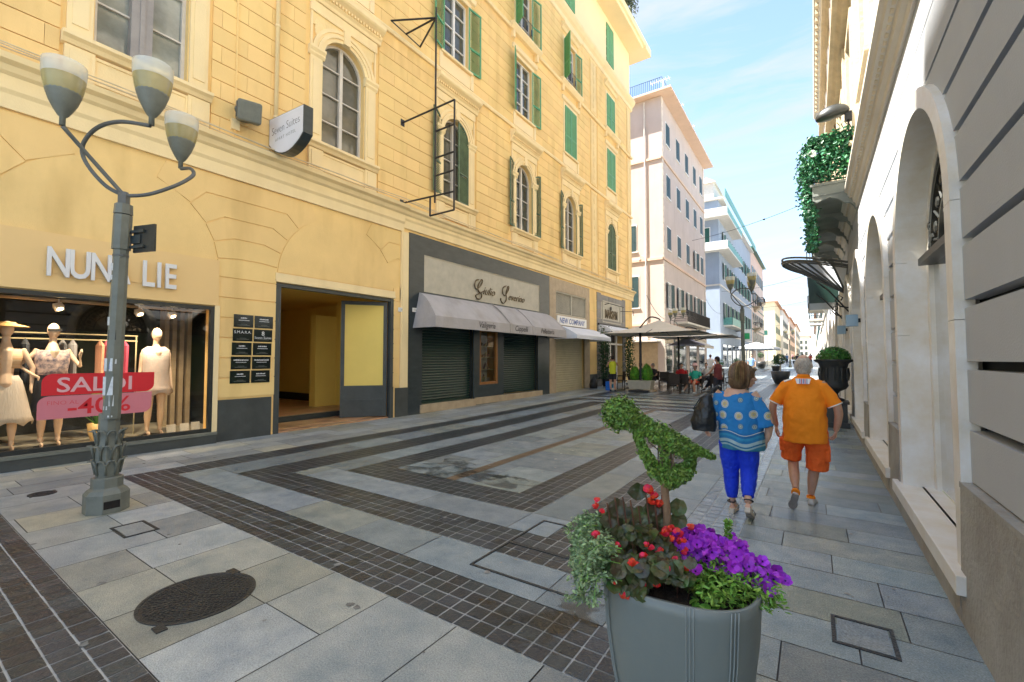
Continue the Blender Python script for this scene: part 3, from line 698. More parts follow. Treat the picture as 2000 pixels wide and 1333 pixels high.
# gate leaf swung inward, hinged at the right jamb
m=MB(); hx,hy=-10.02,8.46; dx,dy=-.60,-.80   # direction of the open leaf
def leafq(t0,t1,z0,z1,n0,n1,m):
    nx,ny=-dy,dx
    pts=lambda z:[(hx+dx*t+nx*n,hy+dy*t+ny*n,z) for t,n in ((t0,n0),(t1,n0),(t1,n1),(t0,n1))]
    m.hexa(pts(z0),pts(z1))
LW=1.22
leafq(0,.1,.06,3.26,0,.05,m); leafq(LW-.1,LW,.06,3.26,0,.05,m); leafq(.1,LW-.1,3.16,3.26,0,.05,m); leafq(.1,LW-.1,.06,.86,.01,.04,m); leafq(.1,LW-.1,.82,.92,0,.05,m); leafq(.1,LW-.1,.48,.54,-.005,.055,m)
gl=m.build('gate_leaf',M['dark'],yb)
m=MB(); leafq(.1,LW-.1,.92,3.16,.018,.03,m); m.build('panel',M['yelpassage'],gl)
# ---- marble clad luggage shop
m=MB(); F2=Fac('L',-9.86)
F2.wall(m,(9.13,17.55),(-.1,5.42),[sh1,wi,sh2,(9.74,16.7,3.72,4.86)],.12)
for u in (9.13,17.55): m.poly([(-9.9,u,-.1),(-9.86,u,-.1),(-9.86,u,5.42),(-9.9,u,5.42)])
m.poly([(-9.9,9.13,5.42),(-9.9,17.55,5.42),(-9.86,17.55,5.42),(-9.86,9.13,5.42)])
m.build('marble_cladding',M['marble'],yb)
m=MB(); LF.box(m,9.74,16.7,3.72,4.86,-.06,.015); LF.frame(m,9.74,16.7,3.72,4.86,.03,.015,.03); m.build('sign_panel',M['panelstone'],yb)
def roller(u0,u1,z0,z1,mt,d=-.12,p=.085,name='roller_shutter'):
    m=MB(); z=z0
    while z<z1:
        LF.mould(m,u0,u1,[(d-.03,z),(d,z+.006),(d+.012,z+p*.5),(d,z+p-.006),(d-.03,z+p)]); z+=p
    LF.box(m,u0,u1,z0,z0+.08,d-.02,d+.03)
    return m.build(name,mt,yb)
roller(sh1[0]+.04,sh1[1]-.04,.27,2.95,M['greenshut']); roller(sh2[0]+.04,sh2[1]-.04,.33,2.95,M['greenshut'])
m=MB(); LF.box(m,9.6,12.25,.02,.27,-.1,.075); LF.box(m,12.25,16.9,.06,.30,-.1,.06); m.build('stone_threshold',M['beige'],yb)
m=MB()
for u in (9.66,12.12,13.95,16.52): LF.box(m,u,u+.06,.25,2.9,-.12,-.02)
m.build('shutter_rail',M['darkmetal'],yb)
m=MB(); LF.frame(m,12.5,13.6,.74,2.75,.09,-.1,.035); w=m.build('display_case_frame',mat('varnished_wood',(.30,.13,.035),.35,.25,5,.1,20,stretch=(1,1,.2)),yb)
m=MB(); LF.box(m,12.59,13.51,.83,2.66,-.42,-.40); m.build('case_back',M['panelstone'],w)
m=MB(); m.poly([LF.P(12.59,.83,-.04),LF.P(13.51,.83,-.04),LF.P(13.51,2.66,-.04),LF.P(12.59,2.66,-.04)]); m.build('pane',M['glass'],w)
m=MB()
for k in range(16):
    u=12.65+random.random()*.75; z=.84+random.choice([0,.45,.9,1.3]); h=random.uniform(.08,.3)
    m.tube([LF.P(u,z,-.3+random.uniform(-.06,.08)),LF.P(u,z+h*.7,-.25),LF.P(u,z+h,-.27)],[.05,.045,.018],8)
m.build('display_goods',mat('mixed_small_goods',(.3,.08,.06),.5,.2,2,0,10,c2=(.25,.3,.12),rnd=.9),w)
m=MB()
for z in (1.28,1.73,2.13): LF.box(m,12.59,13.51,z-.02,z,-.4,-.12)
m.build('shelf',M['cream'],w)
# ---- stone fronted shop with two shutters
m=MB(); F2=Fac('L',-9.87); F2.wall(m,(17.6,21.95),(-.1,5.42),[(18.2,21.3,.08,3.25),(18.2,21.5,3.75,4.85)],.1)
m.poly([(-9.9,17.6,-.1),(-9.87,17.6,-.1),(-9.87,17.6,5.42),(-9.9,17.6,5.42)]); m.build('stone_cladding',M['beige'],yb)
roller(18.24,21.26,.1,3.25,M['cream'],p=.11)
m=MB(); LF.frame(m,18.2,21.5,3.75,4.85,.06,-.1,.0); LF.box(m,19.8,19.88,3.75,4.85,-.1,0)
for k in range(22):
    for a,b in ((18.26,19.8),(19.88,21.44)):
        u=a-.9+k*.125
        p0=(max(u,a),3.81+max(0,a-u)) ; p1=(min(u+.98,b),3.81+min(.98,b-u))
        if p1[0]-p0[0]>.05: m.hexa([LF.P(p0[0],p0[1],-.09),LF.P(p1[0],p1[1],-.09),LF.P(p1[0],p1[1]+.05,-.09),LF.P(p0[0],p0[1]+.05,-.09)],[LF.P(p0[0],p0[1],-.05),LF.P(p1[0],p1[1],-.05),LF.P(p1[0],p1[1]+.05,-.05),LF.P(p0[0],p0[1]+.05,-.05)])
gg_=m.build('slatted_grille',M['panelstone'],yb)
m=MB(); LF.box(m,18.2,21.5,3.75,4.85,-.2,-.13); m.build('dark_backing',M['black'],gg_)
# ---- grey stone shop
m=MB()
for r_ in range(11):
    z=.05+r_*.485
    for (a,b) in ((22.95,23.5),(26.9,27.4)): 
        LF.box(m,a,b,z+.008,z+.477,-.01,.035) if z<4.95 else None
    if z>3.3:
        for c in range(3):
            if z+.2>5.0 or z<3.6 : LF.box(m,23.51+c*1.13,24.62+c*1.13,z+.008,min(z+.477,5.3),-.01,.034)
m.build('grey_stone_blocks',M['greystone'],yb)
m=MB(); LF.box(m,23.5,26.9,3.55,5.3,-.01,.01); LF.frame(m,23.7,26.5,3.75,5.0,.06,.01,.05); LF.box(m,23.76,26.44,3.81,4.94,.01,.025); m.build('sign_recess',M['panelstone'],yb)
m=MB(); LF.box(m,23.5,26.9,.1,3.35,-.34,-.33); m.build('shop_dark_interior',M['black'],yb)
m=MB(); LF.box(m,24.9,25.0,.1,3.35,-.1,0); LF.box(m,25.9,26.0,.1,3.35,-.1,0); LF.box(m,23.5,26.9,2.5,2.6,-.1,0); m.build('shop_door_frame',M['white'],yb)
# ================================================================ SIGNS AND THINGS ON THE YELLOW BUILDING
RL=(PI/2,0,PI/2)   # text facing +x
t=thing('shop_sign',(-9.85,2.5,2.97),'large white block letters of clothes shop on peach fascia','shop sign')
xs=[(1.60,'N'),(1.86,'U'),(2.11,'N'),(2.37,'A'),(2.79,'L'),(3.0,'I'),(3.12,'E')]
for y,ch in xs:
    o=text('letter',ch,.64,(-9.79,y,2.955),RL,M['whitetext'],t,ext=.02,sx=.62 if ch!='N' else .60,bev=.003,off=.007)
m=MB(); LF.box(m,1.6,3.3,3.0,3.03,.045,.06); m.build('mounting_rail',M['fascia'],t)
t=thing('luggage_shop_sign',(-9.88,13,4.1),'cursive bronze lettering on pale stone panel above long grey awning','shop sign')
def pen(pts,w=.026,x=-9.85,name='swash',par=None):
    m=MB(); P=[Vector((x,a,b)) for a,b in pts]
    out=[]
    for i in range(len(P)-1):
        p0=P[max(i-1,0)];p1=P[i];p2=P[i+1];p3=P[min(i+2,len(P)-1)]
        for k in range(5):
            s=k/5; out.append(.5*((2*p1)+(-p0+p2)*s+(2*p0-5*p1+4*p2-p3)*s*s+(-p0+3*p1-3*p2+p3)*s**3))
    out.append(P[-1]); m.tube(out,[w*(.6+.4*abs(math.sin(i*.5))) for i in range(len(out))],6); return m.build(name,M['brass'],par,smooth=True)
def sc_(pts,ox,oz,s): return [(ox+a*s,oz+b*s) for a,b in pts]
pen(sc_([(.55,1.0),(.2,.85),(.1,.5),(.3,.3),(.75,.6),(.95,.95),(.8,1.0),(.45,.55),(.5,.2),(.85,.0),(.75,-.3),(.35,-.35),(.2,-.15),(.5,.0),(1.1,.25)],12.15,3.98,.52),par=t)
text('lettering','iulio',.42,(-9.86,12.66,4.0),RL,M['brass'],t,ext=.01,shear=.45,sx=1.02,off=-.004)
pen(sc_([(.75,1.0),(.35,.8),(.3,.4),(.6,.25),(.95,.6),(1.1,.95),(.95,.95),(.75,.45),(.75,-.05),(.4,-.35),(.1,-.2),(.05,.0)],13.75,3.98,.52),par=t)
text('lettering','everino',.40,(-9.86,14.28,3.97),RL,M['brass'],t,ext=.01,shear=.45,sx=.95,off=-.004)
# long grey awning
t=thing('long_awning',(-9.86,13.4,2.6),'long faded grey canvas awning over closed green shutters','awning')
ya,yb_,D=9.30,17.4,.92
def awn(mb,u0,u1,zt,zf,zb,D,fo=0,fe=0,th=.012,sag=.04,n=10,nu=14):
    # curved sloping canopy, rings along u
    rings=[]
    for j in range(nu+1):
        u=u0+(u1-u0)*j/nu
        k=0
        ring=[]
        for i in range(n+1):
            s=i/n; d=D*s**.9; z=zt-(zt-zf)*s**1.35
            z-=sag*math.sin(s*PI)*abs(math.sin(j*PI*3/nu))*.6
            uu=u+(fo*(1-j/nu)-fe*(j/nu))*(1-s)
            ring.append(LF.P(uu,z,.04+d))
        ring.append(LF.P(u,zb,.04+D+.01))
        rings.append(ring)
    ids=[[mb._a(p) for p in r] for r in rings]
    for a,b in zip(ids,ids[1:]):
        for k in range(len(a)-1): mb.face([a[k],b[k],b[k+1],a[k+1]])
    for r in (0,-1):
        c=mb._a(LF.P(u0 if r==0 else u1,zb,.04))
        ids_=ids[r]; 
        for k in range(len(ids_)-1): mb.face([c,ids_[k],ids_[k+1]])
m=MB(); awn(m,ya,yb_,3.66,2.90,2.58,D,.25,.25)
aw=m.build('canvas',M['canvas'],t,smooth=False)
md=aw.modifiers.new('s','SOLIDIFY'); md.thickness=.01
m=MB()
for u in (13.05,14.6): 
    for i in range(8):
        s0,s1=i/8,(i+1)/8
        f=lambda s:(.06+D*s**.9,3.665-(3.66-2.90)*s**1.35)
        a=f(s0);b=f(s1); m.hexa([LF.P(u,a[1],a[0]),LF.P(u+.1,a[1],a[0]),LF.P(u+.1,b[1],b[0]),LF.P(u,b[1],b[0])],[LF.P(u,a[1]+.02,a[0]),LF.P(u+.1,a[1]+.02,a[0]),LF.P(u+.1,b[1]+.02,b[0]),LF.P(u,b[1]+.02,b[0])])
    LF.box(m,u,u+.1,2.6,2.9,.97,.99)
m.tube([LF.P(9.3,2.6,.95),LF.P(17.4,2.6,.95)],.018,6)
m.build('seam_bands',M['canvas'],t)
for s,u in (('Valigeria',11.25),('Cappelli',13.35),('Pelletteria',15.2)):
    text('faded_lettering',s,.27,(-8.915,u-.0,2.68),RL,M['graytext'],t,ext=.001,shear=.25,sx=.98,off=.002)
# smaller white awning + sign
t=thing('white_awning',(-9.86,19.8,2.6),'short white canvas awning over cream roller shutter','awning')
m=MB(); awn(m,18.0,22.0,3.22,2.75,2.58,1.15,.15,.15); o=m.build('canvas',M['canvasw'],t); md=o.modifiers.new('s','SOLIDIFY'); md.thickness=.01
t=thing('white_shop_sign',(-9.84,19.8,3.3),'white sign board with blue NEW COMPANY lettering','shop sign')
m=MB(); LF.box(m,18.25,21.45,3.27,3.70,.04,.08); m.build('board',M['white'],t)
text('lettering','NEW COMPANY',.36,(-9.815,18.45,3.36),RL,M['stickerb'],t,ext=.002,shear=.15,sx=1.02,off=.006)
t=thing('stone_shop_sign',(-9.85,25,4.4),'tall dark letters on stone panel of shop beside corner','shop sign')
text('lettering','MARSAM',.72,(-9.85,24.05,4.02),RL,M['brass'],t,ext=.015,sx=.68,off=.008)
m=MB(); m.tube([(-9.85,24.0,4.78),(-9.6,24.0,4.82),(-9.6,26.4,4.82)],.02,6); m.tube([(-9.85,26.5,4.6),(-9.3,27.3,4.62),(-9.3,27.3,4.35)],.02,6); m.ell((-9.83,24.9,4.62),(.03,.14,.12),8,5); m.build('lamp_bar',M['iron'],t)
t=thing('corner_awning',(-9.86,25,3.5),'narrow pale awning with dark top rail beside corner of yellow building','awning')
m=MB(); awn(m,23.1,27.6,3.58,3.30,3.16,.7); o=m.build('canvas',M['canvasw'],t); md=o.modifiers.new('s','SOLIDIFY'); md.thickness=.01
m=MB(); LF.box(m,23.0,27.7,3.56,3.66,.02,.12); m.build('top_rail',M['black'],t)
# house number tiles
for y,z,lb in ((8.72,3.08,'small white house number tile on yellow pilaster'),(9.26,3.12,'small white house number tile on dark marble')):
    t=thing('house_number_tile',(-9.85,y,z-.06),lb,'house number')
    m=MB(); m.box(-9.86 if y<9 else -9.855,-9.84,y-.0,y+.2,z-.06,z+.06); m.build('tile',M['white'],t)
    text('number','119' if y<9 else '121',.09,(-9.838,y+.03,z-.035),RL,M['graytext'],t,ext=.001)
# ten plaques
rows=['top','second','middle','fourth','bottom']
lines=[[],[],[('S.M.A.R.A.',.5)],[('Seven Suites',.45)],[],[],[],[],[],[]]
for r_ in range(5):
    for c_ in range(2):
        y0=4.36+c_*.415-(.012*r_); z1=2.58-.292*r_
        t=thing('name_plaque',(-9.88,y0+.19,z1-.12),'black name plaque beside entrance, %s row, %s column'%(rows[r_],('left','right')[c_]),'plaque','black plaques beside the entrance')
        m=MB(); LF.box(m,y0,y0+.385,z1-.262,z1,.018,.032); m.build('plate',M['plaque'],t)
        L=lines[r_*2+c_]; seven=(r_==1 and c_==1)
        z=z1-.1
        if seven:
            text('emblem','8',.13,(-9.866,y0+.155,z1-.13),RL,M['whitetext'],t,ext=.001); z=z1-.2
        for s,h in L:
            o=text('lettering',s,h*.16,(-9.866,y0+.19,z),RL,M['whitetext'],t,ext=.001,align='CENTER'); z-=.05
        m=MB()
        for k in range(2): LF.box(m,y0+.07+.06*k,y0+.31-.05*k,z1-.225+k*.022,z1-.218+k*.022,.033,.0335)
        m.build('small_print',M['lampgrey'],t)
        if not L:
            m=MB(); sd=r_*2+c_; w0=(.13,.10,.05,.04)[sd%4]; u=y0+w0; e_=y0+.385-w0
            while u<e_:
                w_=random.uniform(.006,.016); LF.box(m,u,min(u+w_,e_),z1-.085,z1-.085+random.choice((.022,.028,.026)),.033,.0335); u+=w_+random.uniform(.003,.009)
            u=y0+.09
            while u<y0+.30: w_=random.uniform(.005,.012); LF.box(m,u,u+w_,z1-.125,z1-.112,.033,.0335); u+=w_+.004
            m.build('worn_lettering',M['whitetext'],t)
# sale sticker on the pane
t=thing('sale_sticker',(-9.9,2.35,1.05),'red and pink SALDI -40% sticker on clothes shop window','sticker')
def rr(m,u0,u1,z0,z1,r,cor,d,sk=0):
    pts=[]
    for (cu,cz,a0,nm) in ((u0+r,z0+r,PI,'bl'),(u1-r,z0+r,1.5*PI,'br'),(u1-r,z1-r,0,'tr'),(u0+r,z1-r,.5*PI,'tl')):
        if nm in cor:
            for k in range(7): a=a0+PI/2*k/6; pts.append((cu+r*math.cos(a),cz+r*math.sin(a)))
        else: pts.append({'bl':(u0,z0),'br':(u1,z0),'tr':(u1,z1),'tl':(u0,z1)}[nm])
    m.hexa([LF.P(a,b,d-.003) for a,b in pts],[LF.P(a,b,d) for a,b in pts])
m=MB(); rr(m,1.64,3.06,1.08,1.42,.13,('tl','br'),.001); m.build('red_band',M['red'],t)
m=MB(); rr(m,1.60,3.03,.71,1.07,.13,('tl','br'),.001); m.build('pink_band',M['pinkf'],t)
text('lettering','SALDI',.33,(-9.898,1.80,1.13),RL,M['pinkt'],t,ext=.0005,sx=1.12,off=.004)
text('lettering','-40%',.36,(-9.898,1.93,.765),RL,M['red'],t,ext=.0005,sx=1.12,off=.004)
text('lettering','FINO AL',.09,(-9.898,1.70,.93),RL,M['red'],t,ext=.0005,sx=1.1,off=-.002)
# hotel sign box
t=thing('hotel_sign',(-9.9,5.05,6.3),'white shield shaped illuminated box sign with dark edge projecting from facade','hotel sign')
m=MB(); xa,xb,zt_=-9.86,-8.5,6.92
prof=[(xa,6.35),(xa,6.94),(xb,6.86),(xb,6.28)]+[(xb+(xa-xb)*k/10*1.0,6.28-(.30*math.sin(PI*min(1,k/10*1.0))**.8) + (.07*k/10)) for k in range(1,10)]
m.hexa([(x,4.98,z) for x,z in prof],[(x,5.18,z) for x,z in prof]); m.build('casing',M['marble'],t)
m=MB(); cxm=(xa+xb)/2; cz=6.6
q=[(cxm+(x-cxm)*.96,cz+(z-cz)*.95) for x,z in prof]; m.hexa([(x,4.972,z) for x,z in q],[(x,4.98,z) for x,z in q]); m.build('face',M['signwhite'],t)
text('lettering','Seven Suites',.245,(cxm,4.970,6.53),(PI/2,0,0),M['graytext'],t,ext=.001,align='CENTER',sx=.9,off=-.005)
text('lettering','APART HOTEL',.10,(cxm,4.970,6.36),(PI/2,0,0),M['lampgrey'],t,ext=.001,align='CENTER',space=1.3,off=-.002)
m=MB(); m.box(-9.9,-9.8,5.0,5.16,6.45,6.8); m.build('wall_bracket',M['lampgrey'],t)
t=thing('floodlight',(-9.9,4.5,6.6),'square grey floodlight beside hotel sign','floodlight')
m=MB(); m.m=Matrix.Translation((-9.58,4.42,6.76))@Matrix.Scale(1.45,4)@Matrix.Rotation(rad(-20),4,'Z')@Matrix.Rotation(rad(20),4,'Y'); m.box(-.14,.14,-.15,.15,-.14,.14); m.build('housing',M['lampgrey'],t,bevel=.04)
m=MB(); m.m=Matrix.Translation((-9.58,4.42,6.76))@Matrix.Scale(1.45,4)@Matrix.Rotation(rad(-20),4,'Z')@Matrix.Rotation(rad(20),4,'Y'); m.box(-.1,.1,-.165,-.15,-.1,.1); m.ell((0,-.15,0),(.05,.03,.05),8,6); m.build('lens',M['pane'],t)
m=MB(); m.tube([(-9.9,4.5,6.62),(-9.55,4.55,6.6)],.025,6); m.box(-9.9,-9.8,4.2,4.35,6.4,6.62); m.build('bracket',M['yel2'],t)
# black iron bracket frame (empty projecting sign frame)
t=thing('iron_sign_frame',(-9.9,8.82,6.2),'tall black iron frame for hanging sign projecting from facade','sign frame')
m=MB(); B_=lambda a,b: m.tube([a,b],.027,6)
Yf=8.82; xp,xe=-8.54,-7.84
B_((xp,Yf,5.95),(xp,Yf,11.5)); B_((-9.9,Yf,8.6),(xe,Yf,8.62)); B_((-9.9,Yf,6.2),(xe,Yf,6.12)); B_((xe,Yf,8.62),(xe,Yf,5.62)); B_((xe,Yf,5.62),(-8.72,Yf,5.62)); B_((-8.72,Yf,5.62),(-8.72,Yf,6.15))
for z in (7.95,7.2,6.7): B_((xp,Yf,z),(xe,Yf,z))
B_((-9.88,8.35,11.4),(-9.88,9.5,11.3)); B_((-9.88,8.35,11.4),(xp,Yf,11.2)); B_((-9.88,9.5,11.3),(xp,Yf,11.2)); B_((-9.88,8.92,11.35),(xp,Yf,11.2))
m.build('bars',M['iron'],t)
m=MB(); 
for z in (8.6,6.2): m.box(-9.9,-9.86,Yf-.07,Yf+.07,z-.1,z+.1)
m.build('wall_plate',M['iron'],t)
# ================================================================ RIGHT BUILDING
RX=.80; RF=Fac('R',RX)
rb=thing('grey_arched_building',(.8,12,0),'grey rendered building with white marble arches on right side of street','building')
AC=[5.20+3.28*k for k in range(10)]; RO,RI,ZS=1.25,1.09,2.68
m=MB(); opsR=[(c-RI-.02,c+RI+.02,.32,ZS+RI+.02) for c in AC]
RF.wall(m,(-1.5,38),(-.3,5.0),opsR,.02,[(c,RI+.02,ZS) for c in AC])
for i,v in enumerate(m.v): m.v[i]=(v[0]+.10,v[1],v[2])
m.build('joint_backing',M['joint'],rb)
gz=[.86,1.23,1.61,2.0,2.395,2.77,3.14,3.51,3.91,4.34,4.72]
m=MB()
def bandcut(z0,z1):
    # y spans of solid wall between arches at this band, outlines follow the arch
    out=[]; p=-1.5
    for c in AC:
        def hw(z): return RO-.06 if z<=ZS else (math.sqrt(max(0,(RO-.06)**2-(z-ZS)**2)))
        a0,a1=hw(z0),hw(z1)
        out.append((p,c,a0,a1)); p=None
    return out
for k,(a,b) in enumerate(zip(gz,gz[1:])):
    gp=.027 if k<8 else .008
    za,zb=a+gp,b-gp
    def hw(z): return RO-.06 if z<=ZS else math.sqrt(max(0,(RO-.06)**2-(z-ZS)**2))
    zz=[za+(zb-za)*j/5 for j in range(6)]
    for z0,z1 in zip(zz,zz[1:]):
        L0=-1.5;L1=-1.5
        for c in AC+[None]:
            if c is None: R0=R1=38
            else: R0,R1=c-hw(z0),c-hw(z1)
            m.hexa([RF.P(L0,z0,-.098),RF.P(R0,z0,-.098),RF.P(R0,z0,0),RF.P(L0,z0,0)],[RF.P(L1,z1,-.098),RF.P(R1,z1,-.098),RF.P(R1,z1,0),RF.P(L1,z1,0)])
            if c is not None: L0,L1=c+hw(z0),c+hw(z1)
m.build('smooth_courses',M['gwall'],rb)
m=MB(); p=-1.5
for c in AC+[None]:
    e=38 if c is None else c-RO+.02
    m.hexa([RF.P(p,-.3,-.05),RF.P(e,-.3,-.05),RF.P(e,-.3,.075),RF.P(p,-.3,.075)],[RF.P(p,.84,-.05),RF.P(e,.84,-.05),RF.P(e,.84,.05),RF.P(p,.84,.05)])
    RF.box(m,p,e,.84,.875,-.05,.055)
    if c is not None: RF.box(m,e,c+RO-.02,-.3,.2,-.05,.07); p=c+RO-.02
m.build('plinth',M['plinth'],rb)
for i,c in enumerate(AC):
    m=MB()
    RF.arc(m,c,ZS,RI,RO,-.05,.05,n=28)
    for s,e in ((c-RO,c-RI),(c+RI,c+RO)): 
        RF.box(m,s,e,.32,1.9,-.05,.05); RF.box(m,s,e,1.904,ZS-.004,-.05,.05)
    a=m.build('marble_arch',M['marbleW'],rb)
    m=MB(); RF.arc(m,c,ZS,RI-.001,RI+.02,-.30,-.05,n=28); RF.box(m,c-RI-.02,c-RI,.32,ZS,-.30,-.05); RF.box(m,c+RI,c+RI+.02,.32,ZS,-.30,-.05)
    RF.arc(m,c,ZS,RI-.10,RI-.001,-.28,-.20,n=28); RF.box(m,c-RI,c-RI+.10,.32,ZS,-.28,-.20); RF.box(m,c+RI-.10,c+RI,.32,ZS,-.28,-.20)
    m.build('marble_reveal',M['marbleW'],a)
    m=MB(); RF.box(m,c-RO-.1,c+RO+.1,.20,.32,-.30,.11); m.build('marble_sill',M['marbleW'],a,bevel=.006)
    m=MB(); zt=2.62
    m.poly([RF.P(c-RI+.1,.34,-.24),RF.P(c+RI-.1,.34,-.24),RF.P(c+RI-.1,zt,-.24),RF.P(c-RI+.1,zt,-.24)]); m.build('glass',M['glassG'],a)
    m=MB(); RF.box(m,c-RI-.02,c+RI+.02,.30,zt+.02,-.45,-.43); RF.box(m,c-RI-.02,c+RI+.02,.30,.34,-.43,-.24); RF.box(m,c-RI,c-RI+.03,.3,zt,-.43,-.3);RF.box(m,c+RI-.03,c+RI,.3,zt,-.43,-.3); m.build('window_display_box',mat('pale_green_display',(.66,.78,.70),.5,.12,1.5,0,10,c2=(.78,.72,.58)) if i==0 else bpy.data.materials['pale_green_display'],a)
    if i<4:
        m=MB(); RF.box(m,c-RI+.10,c+RI-.10,zt,zt+.07,-.26,-.12)
        RF.arc(m,c,zt+.08,.80,.84,-.24,-.19,n=22); RF.arc(m,c,zt+.08,.52,.55,-.24,-.2,n=22); RF.arc(m,c,zt+.08,.90,.95,-.25,-.2,n=22)
        for k in range(9):
            a_=PI*(k+.5)/9
            m.tube([RF.P(c+.56*math.cos(a_),zt+.08+.56*math.sin(a_),-.21),RF.P(c+.9*math.cos(a_),zt+.08+.9*math.sin(a_),-.21)],.013,5)
            m.ell(RF.P(c+.7*math.cos(a_+.17),zt+.08+.7*math.sin(a_+.17),-.21),(.02,.06,.06),8,4)
        for s in (-1,1):
            for k in range(5): m.ell(RF.P(c+s*(.82+.05*math.sin(k*2)),zt+.1+k*.07,-.2),(.02,.05,.045),6,4)
        m.build('fanlight_grille',M['darkmetal'],a)
        m=MB(); m.ell(RF.P(c,zt+.42,-.235),(.012,.46,.36),26,12); m.build('oval_panel',M['gwall2'],a)
        if i==0: text('faded_lettering','SPAN',.24,RF.P(c+.33,zt+.36,-.205),(PI/2,0,-PI/2),M['graytext'],a,ext=.001)
    m=MB(); RF.box(m,c-RI,c+RI,zt+.01,ZS+RI,-.33,-.31); m.build('fanlight_back',M['beige'],a)
m=MB(); RF.mould(m,-1.5,38.2,[(-.06,4.72),(.03,4.72),(.04,4.80),(.08,4.84),(.09,4.92),(.16,4.96),(.17,5.02),(.21,5.06),(.21,5.12),(-.06,5.16)]); m.build('cornice',M['gwall2'],rb)
m=MB()
RF.box(m,3,22.5,4.93,4.955,.085,.10)
for k in range(150): RF.box(m,3+k*.13,3.07+k*.13,4.925,4.96,.10,.13)
m.build('dentils',M['ochre'],rb)
# upper storeys
UH=19.2
m=MB(); opsU=[(c-.6,c+.6,z0,z0+h) for c in AC for z0,h in ((6.0,2.6),(10.5,2.4),(14.8,2.2))]
RF.wall(m,(-1.5,38),(5.1,UH),opsU,.25); m.poly([(.8,38,-.3),(14,38,-.3),(14,38,UH),(.8,38,UH)]); m.poly([(.8,-1.5,-.3),(14,-1.5,-.3),(14,-1.5,UH),(.8,-1.5,UH)]); m.build('upper_wall',M['gwall2'],rb)
m=MB()
for z in (9.3,13.9): RF.mould(m,-1.5,38.2,[(-.02,z),(.12,z),(.2,z+.12),(.3,z+.16),(.3,z+.26),(-.02,z+.34)])
for k in range(11):
    for z0,h in ((5.2,4.0),(9.7,4.1)):
        u=AC[0]-1.64+3.28*k; RF.box(m,u-.16,u+.16,z0,z0+h,-.01,.07)
m.build('belts_and_pilasters',M['ochre'],rb)
m=MB(); RF.mould(m,-1.5,38.4,[(-.1,18.5),(.2,18.5),(.22,18.7),(.32,18.95),(.43,19.0),(.45,19.2),(-.1,19.3)]); m.box(.8,14,-1.5,38.3,19.2,19.35)
m.build('eave_cornice',M['gwall2'],rb)
m=MB()
for k in range(66): 
    u=-1.3+k*.58; RF.box(m,u,u+.26,18.62,18.92,.18,.36)
m.build('eave_brackets',M['ochre'],rb)
for j,c in enumerate(AC):
    for z0,h in ((6.0,2.6),(10.5,2.4),(14.8,2.2)):
        w=windowpart(RF,rb,c-.6,c+.6,z0,z0+h,M['pane'],M['offwhite'],-.12,0,2,2,.05,surw=.14,surd=.06,sur=M['ochre'])
        if z0>6: shutters(RF,w,c-.6,c+.6,z0,z0+h,(172,172),M['greyframe'],0,False,.07)
        elif z0>6: shutters(RF,w,c-.6,c+.6,z0,z0+h,(172,172),M['greyframe'],0,False,.07)
# balcony
bt=MB(); by0,by1,bx=11.2,19.0,.05
bt.box(bx,.8,by0,by1,5.06,5.26); bt.box(bx-.04,.8,by0-.04,by1+.04,5.26,5.31)
bal=bt.build('balcony',M['balc'],rb)
m=MB()
for k in range(6):
    y=by0+.02+k*1.5; pr=[(.8,5.06),(.05,5.06),(.05,4.98),(.12,4.93),(.22,4.97),(.35,5.0),(.48,4.95),(.58,4.86),(.68,4.84),(.74,4.76),(.8,4.6)]
    m.hexa([(x,y,z) for x,z in pr],[(x,y+.10,z) for x,z in pr])
m.build('bracket',M['balc'],bal)
m=MB()
for z in (5.36,6.25): m.tube([(.8,by0+.03,z),(bx+.02,by0+.03,z),(bx+.02,by1-.03,z),(.8,by1-.03,z)],.015,5)
for y in np.arange(by0+.03,by1,.13): m.tube([(bx+.02,y,5.3),(bx+.02,y,6.25)],.008,4)
for x in np.arange(.1,.8,.12): m.tube([(x,by0+.03,5.3),(x,by0+.03,6.25)],.008,4); 
for x in (.18,.42,.66):
    m.tube([(x+.1*math.cos(a),by0+.02,5.95+.12*math.sin(a)) for a in np.linspace(0,5,12)],.009,4)
m.build('iron_railing',M['iron'],bal)
# fan canopy
t=thing('fan_canopy',(.8,16,3.6),'fan shaped glass and grey metal canopy below ivy covered balcony','canopy')
cy,Rx,Ry=16.0,1.55,1.35
def cp(r,a,dz=0): return (.8-Rx*r*math.cos(a),cy+Ry*r*math.sin(a),3.55+1.05*r*(.55+.45*math.cos(a))+dz)
m=MB(); NA=15; AA=np.linspace(-PI/2,PI/2,NA)
for k in range(NA-1):
    if k%2==0: m.poly([cp(.03,AA[k],.03),cp(.97,AA[k],.03),cp(.97,AA[k+1],.03),cp(.03,AA[k+1],.03)])
    else: m.poly([cp(.03,AA[k],.03),cp(.97,AA[k],.03),cp(.97,AA[k+1],.03),cp(.03,AA[k+1],.03)])
m.build('panel_roof',M['transl'],t)
m=MB()
for a in AA: m.tube([cp(.02,a),cp(1,a)],.028,5)
m.build('ribs',M['lampdark'],t)
m=MB()
for dz,r in ((0,.035),(.09,.03),(-.06,.02)): m.tube([cp(1,a,dz) for a in np.linspace(-PI/2,PI/2,30)],r,6)
m.build('rim',M['lampdark'],t)
m=MB()
for y in (14.6,17.4): m.tube([(.78,y,3.0),(.6,y,3.05),(.5,y,3.2),(.58,y,3.35),(.66,y,3.28),(.62,y,3.2)],.02,5); m.tube([(.78,y,2.9),(.35,y,3.5),(.1,y,3.75)],.022,5)
m.build('scroll_bracket',M['iron'],t)
t=thing('dark_awning',(.8,21.5,3.7),'dark green boxed awning beyond the fan shaped canopy','awning')
